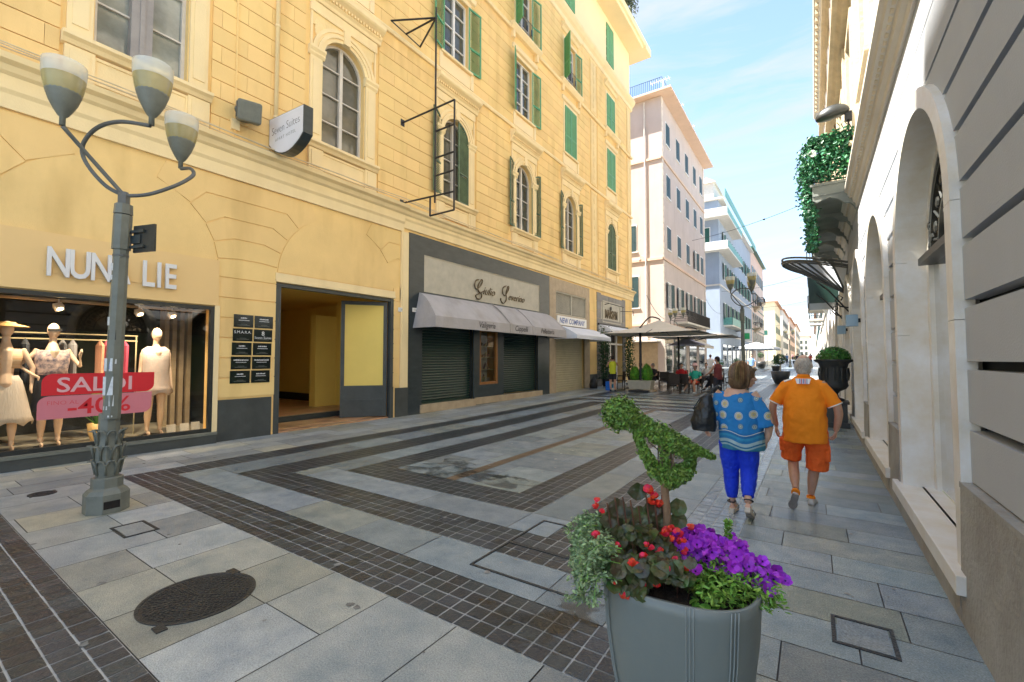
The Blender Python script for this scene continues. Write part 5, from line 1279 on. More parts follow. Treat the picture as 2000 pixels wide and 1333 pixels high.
# rail with clothes, cards, pot plant, ceiling spots
t=thing('clothes_rail',(-10.95,2.2,.2),'cream metal clothes rail with hanging garments behind mannequins','clothes rail')
m=MB()
for z in (2.0,2.1): m.tube([(-10.95,1.2,z),(-10.95,3.1,z)],.012,5)
for y in (1.22,2.75,3.08): m.tube([(-10.95,y,.2),(-10.95,y,2.1)],.012,5)
m.build('rail_frame',M['cream'],t)
for k,(y,c) in enumerate(((2.05,(.24,.25,.28)),(2.18,(.3,.3,.33)),(2.55,(.6,.3,.2)),(2.64,(.5,.12,.2)),(1.6,(.05,.06,.08)),(2.9,(.45,.06,.12)))):
    g=thing('hanging_garment',(-10.95,y,1.3),['grey knit top hanging on rail, left of pair','lighter grey knit top hanging on rail, right of pair','orange top hanging on rail behind lamp post','pink top hanging on rail behind lamp post','dark jacket hanging on rail behind second mannequin','crimson top hanging at right end of rail'][k],'garment','garments on the clothes rail')
    m=MB(); m.tube([(-10.95,y,2.0),(-10.95,y,1.9),(-10.95,y,1.45),(-10.95,y,1.12)],[(.012,.01),(.05,.2),(.05,.17),(.06,.19)],10,side=(0,1,0)); m.build('top_body',mat('garment_cloth_%d'%k,c,.95,.1,5,.4,20),g)
for i,(y,x) in enumerate(((3.5,-10.35),(3.72,-10.35),(3.93,-10.4))):
    t=thing('price_card',(x,y,.2),'small white price card standing in window, %s of three'%('left','middle','right')[i],'card','white price cards in the window')
    m=MB(); m.hexa([(x,y-.075,.2),(x,y+.075,.2),(x-.006,y+.075,.2),(x-.006,y-.075,.2)],[(x-.03,y-.075,.38),(x-.03,y+.075,.38),(x-.036,y+.075,.38),(x-.036,y-.075,.38)]); m.build('card',M['stickerw'],t)
    m=MB(); m.hexa([(x,y-.07,.19),(x,y+.07,.19),(x-.09,y+.07,.19),(x-.09,y-.07,.19)],[(x,y-.07,.2),(x,y+.07,.2),(x-.09,y+.07,.2),(x-.09,y-.07,.2)]); m.build('card_stand',M['glass'],t)
t=thing('shop_pot_plant',(-10.7,2.5,.2),'broad leaved green plant in pale pot inside clothes shop','plant')
m=MB(); m.lathe([(.09,0),(.13,.12),(.15,.3),(.135,.3),(.12,.25)],(-10.7,2.5,.2),16); m.build('pot',M['fascia'],t,smooth=True)
m=MB()
for k in range(16):
    a=random.uniform(0,2*PI); h=random.uniform(.5,1.15); r=random.uniform(.12,.34); p=Vector((-10.7+r*.5*math.cos(a),2.55+r*1.2*math.sin(a),.2+h))
    m.tube([(-10.7,2.5,.45),(p+Vector((-10.7,2.5,.45)))/2,p],.008,4)
    d=Vector((math.cos(a),math.sin(a),-.4)).normalized(); s=d.cross(Vector((0,0,1))).normalized(); L=.22
    for q in range(2): m.poly([p,p+d*L*.5+s*.07*(1 if q else -1),p+d*L])
m.build('leaves',mat('broad_green_leaf',(.06,.22,.03),.35,.2,4,rnd=.2),t)
for i,(y,lit) in enumerate(((1.9,0),(2.98,0),(3.5,1))):
    t=thing('ceiling_spotlight',(-10.55,y,2.6),['white square ceiling spotlight near sunglasses mannequin','white square ceiling spotlight right of lamp post','white ceiling spotlight above pale dress mannequin, glowing'][i],'spotlight','spotlights on shop ceiling')
    m=MB(); m.m=Matrix.Translation((-10.5,y,2.53))@Matrix.Rotation(rad(20),4,'X')@Matrix.Rotation(rad(-35),4,'Y'); m.box(-.06,.06,-.06,.06,-.05,.05); m.build('head',M['white'],t,bevel=.01)
    m=MB(); m.m=Matrix.Translation((-10.5,y,2.53))@Matrix.Rotation(rad(20),4,'X')@Matrix.Rotation(rad(-35),4,'Y'); m.ell((0,0,-.052),(.04,.04,.008),12,4); m.build('lens',mat('lit_lens',(1,.75,.4),.4,0,1,emit=6) if i==0 else bpy.data.materials['lit_lens'],t)
    m=MB(); m.tube([(-10.5,y,2.58),(-10.5,y,2.66)],.012,5); m.build('stem',M['white'],t)
    for dx_,tx in ((.0,-.0),):
        l=bpy.data.lights.new('spot_lamp','SPOT'); l.energy=32; l.spot_size=rad(105); l.spot_blend=.8; l.color=(1,.74,.48); l.shadow_soft_size=.04
        lo=bpy.data.objects.new('spot_lamp',l); COL.objects.link(lo); lo.location=(-10.18,y-.2,2.62); lo.rotation_euler=(Vector((-.45,0,-1.3))).to_track_quat('-Z','Y').to_euler()
# ================================================================ PLANTERS
potm=mat('grey_green_plastic_pot',(.20,.225,.21),.38,.06,1.5,.04,60)
PCX,PCY,PZ=-.49,1.99,.74
t=thing('large_planter',(PCX,PCY,0),'large grey squarish plastic planter in foreground with three vertical ribs','planter')
m=MB()
prof=[(.165,0),(.20,.1),(.243,.25),(.275,.42),(.295,.58),(.303,.72),(.306,.765),(.292,.767),(.288,.72),(.28,.62),(.1,.62),(.001,.62)]
m.m=Matrix.Translation((PCX,PCY,0))@Matrix.Rotation(rad(5),4,'Z')
m.lathe(prof,(0,0,0),72,sq=2.8); m.build('pot',potm,t,smooth=True)
m=MB(); m.m=Matrix.Translation((PCX,PCY,0))@Matrix.Rotation(rad(5),4,'Z')
def ribs(m,a0,n=3,da=2.3,r_=.0028):
    for k in range(n):
        a=rad(a0+k*da); q=(abs(math.cos(a))**3+abs(math.sin(a))**3)**(-1/3)
        m.tube([(r*q*math.cos(a)*1.002,r*q*math.sin(a)*1.002,z) for r,z in prof[:7]],r_,6)
ribs(m,-78); ribs(m,-52); ribs(m,-140)
m.build('vertical_ribs',mat('pale_rib_edge',(.27,.30,.29),.3,.05),t,smooth=True)
m=MB(); m.m=Matrix.Translation((PCX,PCY,0))@Matrix.Rotation(rad(5),4,'Z')
rr_=[]
for j in range(9): rr_.append([((.285*(1-j/8.2))*((abs(math.cos(a))**3+abs(math.sin(a))**3)**(-1/3))*math.cos(a),(.285*(1-j/8.2))*((abs(math.cos(a))**3+abs(math.sin(a))**3)**(-1/3))*math.sin(a),.715+random.uniform(-.006,.01)+.02*j/8) for a in np.linspace(0,2*PI,40,endpoint=False)])
m.loft(rr_,caps=False); m.build('soil',mat('dark_potting_soil',(.025,.016,.01),.95,.5,30,1.0,90,c2=(.06,.04,.025)),t)
# camera-facing frame at the planter used only to lay the plants out in metres: right, away, up
ra=Vector((ca,sa,0)); aw=Vector((-sa,ca,0)); up=Vector((0,0,1)); PC=Vector((PCX,PCY,0))
def LP(a,b,z): return PC+ra*a+aw*b+up*z
def leafat(m,p,n,L,W,fold=.25,tw=None):
    n=n.normalized(); t_=(tw or Vector(RNG.normal(size=3))); d=(t_-n*t_.dot(n)); 
    if d.length<1e-3: d=Vector((1,0,0))-n*n.x
    d.normalize(); s=n.cross(d)
    c=random.random(); m.cr=c
    a=p-d*L*.5; b=p+d*L*.5; f=n*W*fold
    m.poly([a,p-d*L*.12+s*W*.5+f,b-d*L*.12+s*W*.22+f*.5,b]); m.poly([a,b,b-d*L*.12-s*W*.22+f*.5,p-d*L*.12-s*W*.5+f]); m.cr=None
def cluster(m,path,rads,count,L,W,up_=.25):
    P=[Vector(p) for p in path]
    for _ in range(count):
        i=random.randrange(len(P)-1); s=random.random(); c=P[i].lerp(P[i+1],s); r=rads[i]+(rads[i+1]-rads[i])*s
        v=Vector(RNG.normal(size=3)).normalized(); q=c+v*r*(random.uniform(.7,1.08) if random.random()<.9 else random.uniform(1.05,1.35))
        leafat(m,q,(v+Vector(RNG.normal(size=3))*.45+up*up_),L*random.uniform(.7,1.25),W*random.uniform(.7,1.2))
tg=mat('topiary_leaf',(.10,.19,.03),.45,.25,9,rnd=.42,c2=(.17,.30,.045))
t=thing('topiary_bird',LP(-.04,0,.7),'green clipped topiary bird on bare stem rising from grey planter','topiary')
m=MB(); stem=spline([LP(-.045,0,.69),LP(-.05,0,.85),LP(-.052,.0,1.0),LP(-.06,0,1.10),LP(-.058,0,1.18)],5)
m.tube(stem,[.019,.0185,.018,.0175,.0175,.017]+[.0165]*(len(stem)-6),10); m.build('stem',mat('light_brown_bark',(.26,.16,.09),.85,.25,18,.8,60,stretch=(1,1,.3)),t,smooth=True)
m=MB()
S=450.
def T(x,y,b=0): return LP((x-1318)/S,b,1.65-(y-702)/S*1.0)
head=[T(1203,806),T(1213,808)]; body=[T(1225,815),T(1250,826),T(1285,848),T(1320,868),T(1345,880)]; tail=[T(1340,874),T(1362,880),T(1386,890)]
legs=[[T(1240,828),T(1241,850),T(1252,880),T(1268,905),T(1290,925),T(1300,938)],[T(1338,885),T(1342,905),T(1335,922),T(1315,932),T(1298,938)],[T(1285,860),T(1292,895),T(1295,930)],[T(1300,870),T(1305,900),T(1299,930)]]
cluster(m,head,[.064,.062],2600,.017,.011,.3); cluster(m,body,[.032,.034,.044,.042,.028],5200,.017,.011); cluster(m,tail,[.022,.018,.008],800,.018,.010)
cluster(m,legs[0],[.02,.02,.023,.028,.033,.03],1700,.019,.012); cluster(m,legs[1],[.022,.022,.024,.028,.03],1300,.019,.012); cluster(m,legs[2],[.018,.02,.02],380,.017,.011); cluster(m,[T(1270,918),T(1300,922),T(1325,915)],[.03,.035,.028],900,.019,.012)
m.build('clipped_foliage',tg,t)
m=MB()
for l in legs+[body,tail,head]: m.tube(spline(l,3),.006,5)
for k in range(14): m.tube([T(1296+random.uniform(-8,8),935,random.uniform(-.02,.02)),T(1290+random.uniform(-14,18),900,random.uniform(-.03,.03)),T(1288+random.uniform(-22,26),866,random.uniform(-.02,.02))],.0028,4)
m.build('wire_and_twigs',mat('grey_brown_twig',(.16,.11,.07),.9,.3,20),t)
# begonia
t=thing('begonia',LP(-.2,0,.7),'bronze leaved begonia with bright red flowers at left of planter','flowering plant')
bm=mat('bronze_green_begonia_leaf',(.03,.085,.018),.3,.4,22,.3,40,rnd=.45,c2=(.085,.045,.022)); fl=mat('scarlet_petals',(.72,.015,.02),.5,.15,20,rnd=.25); st_=mat('reddish_stalk',(.12,.05,.03),.6,.2)
m=MB(); ms_=MB()
def disc_leaf(m,p,n,R):
    n=n.normalized(); u=n.cross(Vector((.3,.2,1))).normalized(); v=n.cross(u); c=random.random(); m.cr=c
    k0=12; rim=[]
    for k in range(k0):
        a=2*PI*k/k0; r=R*(.92+.12*math.sin(a)+.06*math.sin(5*a)+.5*max(0,math.cos(a-.6))**8); rim.append(p+u*r*math.cos(a)+v*r*math.sin(a)*1.15+n*(.18*R*math.cos(2*a)-.12*R))
    for k in range(k0): m.poly([p,rim[k],rim[(k+1)%k0]])
    m.cr=None
for k in range(330):
    a=random.uniform(-.325,-.03); b=random.uniform(-.22,.24); h=.755+random.random()**1.0*(.23-.55*abs(a+.2)); 
    if b<-.1 and a<-.05: h=min(h,.86+.0*b)
    v=Vector((0,0,1))*.6+(-aw)*random.uniform(.1,1.1)+ra*random.uniform(-.8,.6)
    disc_leaf(m,LP(a,b,h),v,random.uniform(.016,.031))
    if k%3==0: ms_.tube([LP(a*.8,b*.7,.68),LP(a,b,h-.01)],.002,4)
for x,y in ((1245,955),(1275,985),(1322,985),(1250,1000),(1290,1000),(1322,1010),(1205,985),(1190,1010),(1255,1005)): disc_leaf(m,T(x,y,.02),Vector((0,0,.6))-aw,.036)
m.build('leaves',bm,t); 
for k in range(8): ms_.tube([LP(-.25+.03*k,.0,.7),T(1180+15*k,960+random.uniform(0,30),.0)],.0035,4)
ms_.build('stalks',st_,t)
def flower_blob(m,p,R,n=22):
    for k in range(n):
        v=Vector(RNG.normal(size=3)).normalized(); q=p+v*R*random.uniform(.3,.9); 
        for _ in range(1): disc_leaf(m,q,v-aw*.6,R*random.uniform(.38,.6))
m=MB()
for x,y,r in ((1260,952,.020),(1272,962,.018),(1268,972,.018),(1281,978,.016),(1162,971,.012),(1158,982,.012),(1170,992,.013),(1153,1022,.017),(1280,1017,.020),(1290,1012,.015),(1205,1053,.015),(1215,1056,.016),(1218,1072,.014),(1172,1090,.014),(1176,1097,.012),(1190,1107,.015),(1200,1109,.015),(1248,1090,.013),(1225,1090,.012),(1300,1060,.014),(1327,1010,.014),(1290,1062,.012)):
    bb=-.18 if y>1040 else (-.08 if y>1000 else .0)
    flower_blob(m,T(x,y,bb),r*1.1,16)
for k in range(16): flower_blob(m,LP(random.uniform(-.3,-.02),random.uniform(-.2,.0),random.uniform(.84,1.0)),random.uniform(.012,.02),9)
m.build('red_flowers',fl,t)
# petunias
t=thing('petunias',LP(.15,0,.7),'mass of purple petunias with fresh green leaves at right of planter','flowering plant')
gm=mat('fresh_green_leaf',(.13,.30,.03),.5,.2,9,rnd=.35,c2=(.24,.42,.06)); pm=mat('violet_petals',(.36,.025,.58),.55,.2,25,rnd=.25,c2=(.48,.05,.70)); pc_=mat('dark_violet_throat',(.03,.003,.08),.6,.1)
m=MB()
for k in range(2600):
    a=random.uniform(-.02,.30); b=random.uniform(-.26,.24); r=math.hypot(a-.12,b)
    h=.70+random.random()*(.125-.25*max(0,r-.1))+.02
    leafat(m,LP(a,b,h),up+Vector(RNG.normal(size=3))*.6,.03,.011)
for k in range(500):   # overflow on the right rim
    a=random.uniform(.26,.335); leafat(m,LP(a,random.uniform(-.14,.16),.72+random.uniform(-.05,.06)),up+ra*.6+Vector(RNG.normal(size=3))*.6,.028,.010)
for k in range(90): leafat(m,T(1422+random.uniform(-6,6),1055-random.uniform(0,38),.05),Vector(RNG.normal(size=3)),.024,.01)
m.build('leaves',gm,t)
m=MB(); mc=MB()
def petunia(p,n,R):
    n=n.normalized(); u=n.cross(Vector((.3,.2,1))).normalized(); v=n.cross(u); m.cr=random.random(); rim=[]
    for k in range(15):
        a=2*PI*k/15; r=R*(1-.13*(k%3==0)); rim.append(p+u*r*math.cos(a)+v*r*math.sin(a)+n*.006*(k%3!=0))
    for k in range(15): m.poly([p-n*.012,rim[k],rim[(k+1)%15]])
    m.cr=None; mc.ell(p-n*.006,(.0042,.0042,.0042),6,4)
pts=[(1305,1040),(1330,1052),(1300,1060),(1355,1032),(1350,1060),(1375,1040),(1340,1078),(1365,1075),(1385,1062),(1395,1085),(1310,1085),(1325,1075),(1400,1065),(1410,1050),(1378,1092),(1395,1120),(1408,1118),(1425,1115),(1440,1110),(1440,1090),(1455,1095),(1470,1090),(1462,1105),(1480,1115),(1468,1120),(1490,1105),(1498,1122),(1445,1140),(1450,1130),(1430,1130),(1410,1100),(1300,1075),(1318,1062),(1362,1050),(1385,1050),(1345,1045),(1400,1095),(1415,1078),(1432,1075),(1492,1118)]
for x,y in pts:
    bb=.12-(y-1030)/110*.32+random.uniform(-.03,.03)
    q=LP((x-1318)/S,bb,1.65-(y-702)/S*(1+bb/1.93)); q=PC+ra*((x-1318)/S*(1+bb/1.93)+.365*bb*.0)+aw*bb+up*(1.65-(y-702)/S*(1+bb/1.93))
    petunia(q,up*.9-aw*.9+Vector(RNG.normal(size=3))*.35,random.uniform(.022,.028))
for k in range(150):
    a=random.uniform(-.02,.31); b=random.uniform(-.16,.2); petunia(LP(a,b,.835-.22*abs(a-.12)+random.uniform(0,.045)-(.02 if b<-.1 else 0)),up*.9-aw*.7+Vector(RNG.normal(size=3))*.4,random.uniform(.020,.026))
m.build('purple_flowers',pm,t); mc.build('dark_throats',pc_,t)['kind']='stuff'
# small broad leaved seedling in the middle and pale trailing plant at left
t=thing('seedling',LP(.06,-.2,.69),'small bright green leafy seedling between begonia and petunias','plant')
m=MB()
for k in range(26):
    a=random.uniform(0,2*PI); h=random.uniform(.0,.07); disc_leaf(m,LP(.02+.05*math.cos(a),-.2+.04*math.sin(a),.71+h),up+Vector((math.cos(a),math.sin(a),0))*.7,random.uniform(.012,.02))
m.build('leaves',gm,t)
t=thing('trailing_plant',LP(-.33,0,.72),'pale variegated trailing plant spilling over left rim of planter','plant')
vm=mat('variegated_leaf',(.16,.27,.12),.5,.25,12,rnd=.35,c2=(.36,.46,.24)); m=MB(); ms_=MB()
for k in range(60):
    z0=.82+random.uniform(-.05,.09); b=random.uniform(-.2,.2); L_=random.uniform(.06,.17); dr=random.uniform(-.02,.09)
    P0=LP(-.29,b,z0+.02); P1=LP(-.33-L_*.5,b,z0+.03); P2=LP(-.33-L_*.75,b+random.uniform(-.03,.03),z0-dr)
    pp=spline([P0,P1,P2],6); ms_.tube(pp,.0016,3)
    for p in pp[2:]:
        for _ in range(5): leafat(m,p+Vector(RNG.normal(size=3))*.010,up+Vector(RNG.normal(size=3))*.7,.021,.012)
pp=spline([LP(-.36,-.15,.74),LP(-.43,-.16,.73),LP(-.5,-.17,.73)],8)
for p in pp:
    for _ in range(8): leafat(m,p+Vector(RNG.normal(size=3))*.008,up+Vector(RNG.normal(size=3))*.7,.018,.01)
m.build('leaves',vm,t); ms_.build('trailing_stems',gm,t)
# black urn with shrub by the right wall
t=thing('black_urn',(.38,13.2,G(13.2)),'black classical urn on pedestal by right wall, holding green shrub','urn')
um=mat('black_painted_urn',(.03,.033,.034),.45,.2,5,.1,20); z=G(13.2)
m=MB(); m.box(.1,.66,12.92,13.48,z,z+.12); m.box(.14,.62,12.96,13.44,z+.12,z+.55); m.box(.1,.66,12.92,13.48,z+.55,z+.62); m.build('pedestal',um,t,bevel=.01)
m=MB(); m.lathe([(.2,.62),(.2,.66),(.1,.7),(.08,.78),(.12,.84),(.24,.90),(.29,.98),(.27,1.05),(.28,1.1),(.27,1.4),(.3,1.5),(.39,1.56),(.40,1.6),(.33,1.6),(.3,1.5)],(.38,13.2,z),28); m.build('bowl',um,t,smooth=True)
m=MB()
for k in range(12):
    a=2*PI*k/12; m.tube([(.38+.28*math.cos(a),13.2+.28*math.sin(a),z+1.1),(.38+.3*math.cos(a),13.2+.3*math.sin(a),z+1.25),(.38+.285*math.cos(a),13.2+.285*math.sin(a),z+1.4)],.02,5)
m.build('flutes',um,t)
t=thing('urn_shrub',(.38,13.2,G(13.2)+1.6),'glossy green shrub growing in black urn','shrub')
m=MB()
for k in range(1500):
    v=Vector(RNG.normal(size=3)).normalized(); v.z=abs(v.z); r=random.random()**.4; leafat(m,Vector((.38,13.2,z+1.58))+Vector((v.x*.36*r,v.y*.36*r,v.z*.33*r)),v+up*.3+Vector(RNG.normal(size=3))*.4,.075,.04)
m.build('leaves',mat('shrub_leaf',(.045,.17,.03),.4,.2,5,rnd=.4,c2=(.09,.28,.04)),t)
# distant planter with ball tree
def ballpot(x,y,label,s=1.,R=.3):
    z=G(y); t=thing('potted_ball_tree',(x,y,z),label,'potted tree')
    m=MB(); m.lathe([(.28*s,0),(.42*s,.3*s),(.5*s,.72*s),(.46*s,.72*s),(.4*s,.66*s),(.01,.66*s)],(x,y,z),24); m.build('pot',um,t,smooth=True)
    m=MB(); m.tube([(x,y,z+.6*s),(x,y,z+1.2*s)],.03,6); m.build('trunk',M['beige'],t)
    m=MB()
    for k in range(700):
        v=Vector(RNG.normal(size=3)).normalized(); leafat(m,Vector((x,y,z+1.42*s))+v*R*s*random.uniform(.8,1.05),v+Vector(RNG.normal(size=3))*.4,.07,.045)
    m.build('crown',mat('dark_ball_leaf',(.035,.09,.025),.5,.2,5,rnd=.4) if 'dark_ball_leaf' not in bpy.data.materials else bpy.data.materials['dark_ball_leaf'],t)
ballpot(-1.62,30,'dark round pot with clipped ball tree in mid street between the couple')
ballpot(-5.2,60,'distant clipped ball tree in pot near white umbrellas',1.1)
# ================================================================ IVY ON THE BALCONY, ROOF SHRUB
t=thing('balcony_ivy',(.1,11.5,5.3),'thick green ivy covering balcony rail and hanging below it','climbing plant')
im=mat('ivy_leaf',(.02,.11,.05),.45,.25,6,rnd=.5,c2=(.045,.21,.09)); m=MB()
for k in range(5200):
    s=random.random()
    if s<.42: p=Vector((random.uniform(.0,.78),11.15+RNG.normal()*.09,5.35+random.random()**.8*.95))
    elif s<.75: p=Vector((-.02+RNG.normal()*.07,11.2+random.random()**1.4*3.5,5.2+random.uniform(-.1,1.05)))
    else:
        y=11.3+random.random()**1.2*3.3; p=Vector((.02+RNG.normal()*.06,y,5.3-random.random()**.9*(1.35-.18*(y-11.3)) ))
    leafat(m,p,Vector(RNG.normal(size=3))+Vector((-.5,-.8,.3)),.075,.06)
for k in range(26):
    a=random.random(); p0=Vector((-.03,11.15+random.random()*1.2,5.3+random.random()*.9)); L_=random.uniform(.25,.6)
    for j in range(9): s=j/9; leafat(m,p0+Vector((-L_*.45*s,-.1*s,-L_*.7*s*s)),Vector(RNG.normal(size=3)),.07,.055)
m.build('leaves',im,t)
t=thing('roof_shrub',(-8.9,26.6,22.8),'dark shrub peeping over top edge of yellow building roof','shrub')
m=MB()
for k in range(900):
    v=Vector(RNG.normal(size=3)).normalized(); v.z=abs(v.z)*1.0; leafat(m,Vector((-8.75,25.2,22.9))+Vector((v.x*.5,v.y*1.4,v.z*1.9))*random.random()**.5,v+Vector(RNG.normal(size=3))*.6,.2,.08)
m.build('leaves',mat('dusty_dark_leaf',(.06,.09,.06),.6,.3,5,rnd=.4),t)
m=MB(); m.tube([(-9.1,25.2,22.8),(-8.9,25.2,24.2)],.04,5); m.build('stem',M['beige'],t)
# ================================================================ PEOPLE
def V(*a): return Vector(a)
skinm=mat('tanned_skin',(.50,.27,.18),.5,.08,14,.15,120); skinl=mat('light_skin',(.60,.36,.26),.5,.08,14,.1,120)
def hand(m,w,d,pn,curl=.5,s=1.0,side=1):
    """w wrist, d direction of the palm, pn palm normal (towards which fingers curl), side = thumb side sign"""
    d=d.normalized(); pn=(pn-d*pn.dot(d)).normalized(); a=d.cross(pn)*side
    pe=w+d*.085*s
    m.tube([w-d*.03*s,w,w+d*.03*s,w+d*.07*s,pe],[(.019*s,.026*s),(.017*s,.027*s),(.016*s,.036*s),(.015*s,.042*s),(.012*s,.038*s)],12,side=pn)
    for k,(o,L) in enumerate(((.031,.062),(.011,.072),(-.010,.067),(-.030,.052))):
        p=pe-d*.012*s+a*o*s; P=[p]; ang=0
        for j,f in enumerate((.45,.32,.23)):
            ang+=curl*(.55 if j==0 else .8)+.05*k; p=p+(d*math.cos(ang)+pn*math.sin(ang))*L*f*s*1.2; P.append(p)
        m.tube(P,[.0098*s,.0095*s,.0088*s,.0072*s],8)
    p=w+d*.025*s+a*.028*s; q=p+(a*.75+d*.6+pn*.35).normalized()*.036*s; r=q+(a*.15+d*.9+pn*.5).normalized()*.03*s
    m.tube([p,q,r,r+(d*.9+pn*.6).normalized()*.02*s],[.014*s,.012*s,.010*s,.008*s],8)
def limb(m,pts,rs,n=12):
    pts=spline(pts,4); k=len(rs)-1; N_=len(pts)-1
    R_=[]
    for i in range(len(pts)):
        t_=i/N_*k; j=min(int(t_),k-1); f=t_-j; f=f*f*(3-2*f); R_.append(rs[j]*(1-f)+rs[j+1]*f)
    m.tube(pts,R_,n)
def headp(m,c,yaw=0,tilt=0,s=1.0,face=True):
    R=Matrix.Rotation(yaw,3,'Z')@Matrix.Rotation(tilt,3,'X'); f=lambda x,y,z: c+R@V(x*s,y*s,z*s)
    m.ell(c,(.074*s,.093*s,.098*s),18,12,R); m.ell(f(0,.022,-.052),(.056*s,.068*s,.066*s),14,10,R); m.ell(f(0,.055,-.085),(.028*s,.028*s,.024*s),10,8,R)
    if face:
        m.tube([f(0,.088,.015),f(0,.100,-.012),f(0,.112,-.034),f(0,.092,-.042)],[.008*s,.010*s,.014*s,.012*s],8)
        m.ell(f(0,.088,-.062),(.024*s,.012*s,.007*s),8,6,R); m.ell(f(0,.086,-.072),(.020*s,.011*s,.006*s),8,6,R); m.ell(f(0,.084,.022),(.05*s,.014*s,.010*s),8,6,R)
        for sx in (-1,1): m.ell(f(sx*.038,.07,-.03),(.022*s,.02*s,.022*s),8,6,R)
    for sx in (-1,1): m.ell(f(sx*.076,-.004,-.012),(.008*s,.018*s,.030*s),8,6,R)
    return R
def clothes(t,name,mt,fn,vox=.009,relax=4,fold=0.,fs=.12):
    m=MB(); fn(m); o=m.build(name,mt,t,smooth=True,local=True,remesh=vox,relax=relax)
    if fold:
        tx=bpy.data.textures.new(name+'_folds','CLOUDS'); tx.noise_scale=fs; d=o.modifiers.new('d','DISPLACE'); d.texture=tx; d.strength=fold; d.mid_level=.5; d.texture_coords='LOCAL'
    return o
def eyes(t,c,R,s=1.0):
    m=MB()
    for sx in (-1,1): m.ell(c+R@V(sx*.031*s,.083*s,.004*s),(.012*s,.009*s,.006*s),8,6,R)
    m.build('eyes',M['black'],t,local=True)
# ---------------- man in orange
hm=mat('grey_hair',(.36,.31,.26),.8,.3,40,.8,90,c2=(.60,.55,.48),stretch=(1,1,.3))
om=mat('orange_polo_cloth',(.95,.27,.006),.85,.04,5,.25,200); oshort=mat('deep_orange_cotton',(.80,.12,.012),.85,.06,6,.4,60); 
man=thing('person',(-.105,6.10,0),'man in orange polo shirt and orange shorts walking away on right, holding hands','person')
man.scale=(.88,1,1)
m=MB(); hc=V(0,.03,1.585)
R=headp(m,hc,.05,-.12,1.14)
m.tube([V(0,-.01,1.40),V(0,.0,1.47),V(0,.02,1.54)],[(.062,.060),(.060,.058),(.058,.058)],14)
m.tube([V(0,0,.86),V(0,0,1.0),V(0,0,1.2),V(0,0,1.36),V(0,0,1.42)],[(.17,.13),(.19,.16),(.19,.14),(.17,.1),(.09,.07)],18,side=(1,0,0))
limb(m,[V(-.18,0,1.38),V(-.30,-.02,1.22),V(-.35,-.03,1.10),V(-.345,.0,.98),V(-.32,.05,.87)],[.052,.05,.046,.040,.029])
hand(m,V(-.32,.05,.87),V(-.1,.15,-1),V(1,.2,0),.55,1.02,1)
limb(m,[V(.18,0,1.38),V(.31,-.01,1.22),V(.355,-.02,1.08),V(.35,.01,.97),V(.33,.05,.86)],[.052,.05,.048,.042,.030])
hand(m,V(.33,.05,.86),V(-.15,.12,-1),V(-1,.1,0),.95,1.02,-1)
limb(m,[V(-.12,0,.8),V(-.135,.05,.62),V(-.14,.04,.47),V(-.125,-.12,.36),V(-.105,-.30,.235)],[.10,.085,.062,.060,.034])
limb(m,[V(.11,0,.8),V(.10,.06,.62),V(.10,.09,.48),V(.075,.08,.32),V(.045,.06,.11)],[.10,.085,.062,.062,.036])
m.build('body',skinm,man,local=True,remesh=.0062,relax=2)
def shirt(m):
    m.tube([V(.0,0,.715),V(.0,0,.80),V(.0,0,.98),V(0,0,1.12),V(0,0,1.26),V(0,0,1.36),V(0,0,1.42),V(0,.0,1.455)],[(.245,.19),(.245,.19),(.245,.20),(.232,.185),(.215,.155),(.190,.12),(.135,.09),(.075,.07)],28,side=(1,0,0))
    for s in (-1,1): m.tube([V(s*.12,0,1.37),V(s*.20,0,1.33),V(s*.275,-.005,1.235),V(s*.325,-.01,1.14)],[.065,.074,.074,.080],16)
clothes(man,'polo_shirt',om,shirt,.009,4,.022,.09)
m=MB(); 
for s in (-1,1):
    d=V(s*.05,-.005,-.11).normalized(); c=V(s*.325,-.01,1.143); m.tube([c-d*.006,c+d*.006],[.083,.083],20)
m.build('white_sleeve_trim',M['white'],man,local=True)
m=MB(); m.tube([V(0,-.005,1.44),V(0,-.002,1.475)],[.077,.070],18); m.build('collar',om,man,smooth=True,local=True)
# printed emblem on the upper back: white trapezoid with navy and red stripes
def backpatch(name,pts,mt,dy=0):
    m=MB()
    def yb(x,z): return -.178+.10*max(0,z-1.30)+1.0*x*x+ (z-1.3)*.35*(z>1.3)
    m.hexa([V(x,yb(x,z)-.006-dy,z) for x,z in pts],[V(x,yb(x,z)-.014-dy,z) for x,z in pts]); m.build(name,mt,man,local=True)
backpatch('white_back_print',[(-.088,1.432),(-.07,1.375),(.062,1.375),(.082,1.432)],M['white'])
for i,x in enumerate((-.042,-.024,-.004,.014,.034)): backpatch('back_stripe',[(x,1.430),(x,1.377),(x+.008,1.377),(x+.008,1.430)],M['stickerb'] if i in (0,2,4) else M['red'],.0025)
m=MB(); m.m=Matrix.Translation((-.165,-.105,1.405))@Matrix.Rotation(rad(-18),4,'Y')@Matrix.Rotation(rad(-30),4,'X'); m.box(-.045,.04,-.02,-.012,-.009,.009); m.build('sleeve_print',M['white'],man,local=True)
def shorts(m):
    m.tube([V(0,0,.76),V(0,0,.88),V(0,0,.95)],[(.235,.17),(.235,.17),(.21,.16)],24,side=(1,0,0))
    m.tube([V(-.11,0,.86),V(-.135,.02,.7),V(-.155,.04,.60),V(-.165,.05,.50)],[.135,.125,.118,.115],20)
    m.tube([V(.11,0,.86),V(.125,.02,.7),V(.125,.04,.55),V(.12,.05,.41)],[.135,.130,.125,.125],20)
    m.box(-.285,-.25,-.05,.1,.60,.74); m.box(.225,.265,-.06,.1,.52,.68)
clothes(man,'cargo_shorts',oshort,shorts,.010,4,.024,.055)
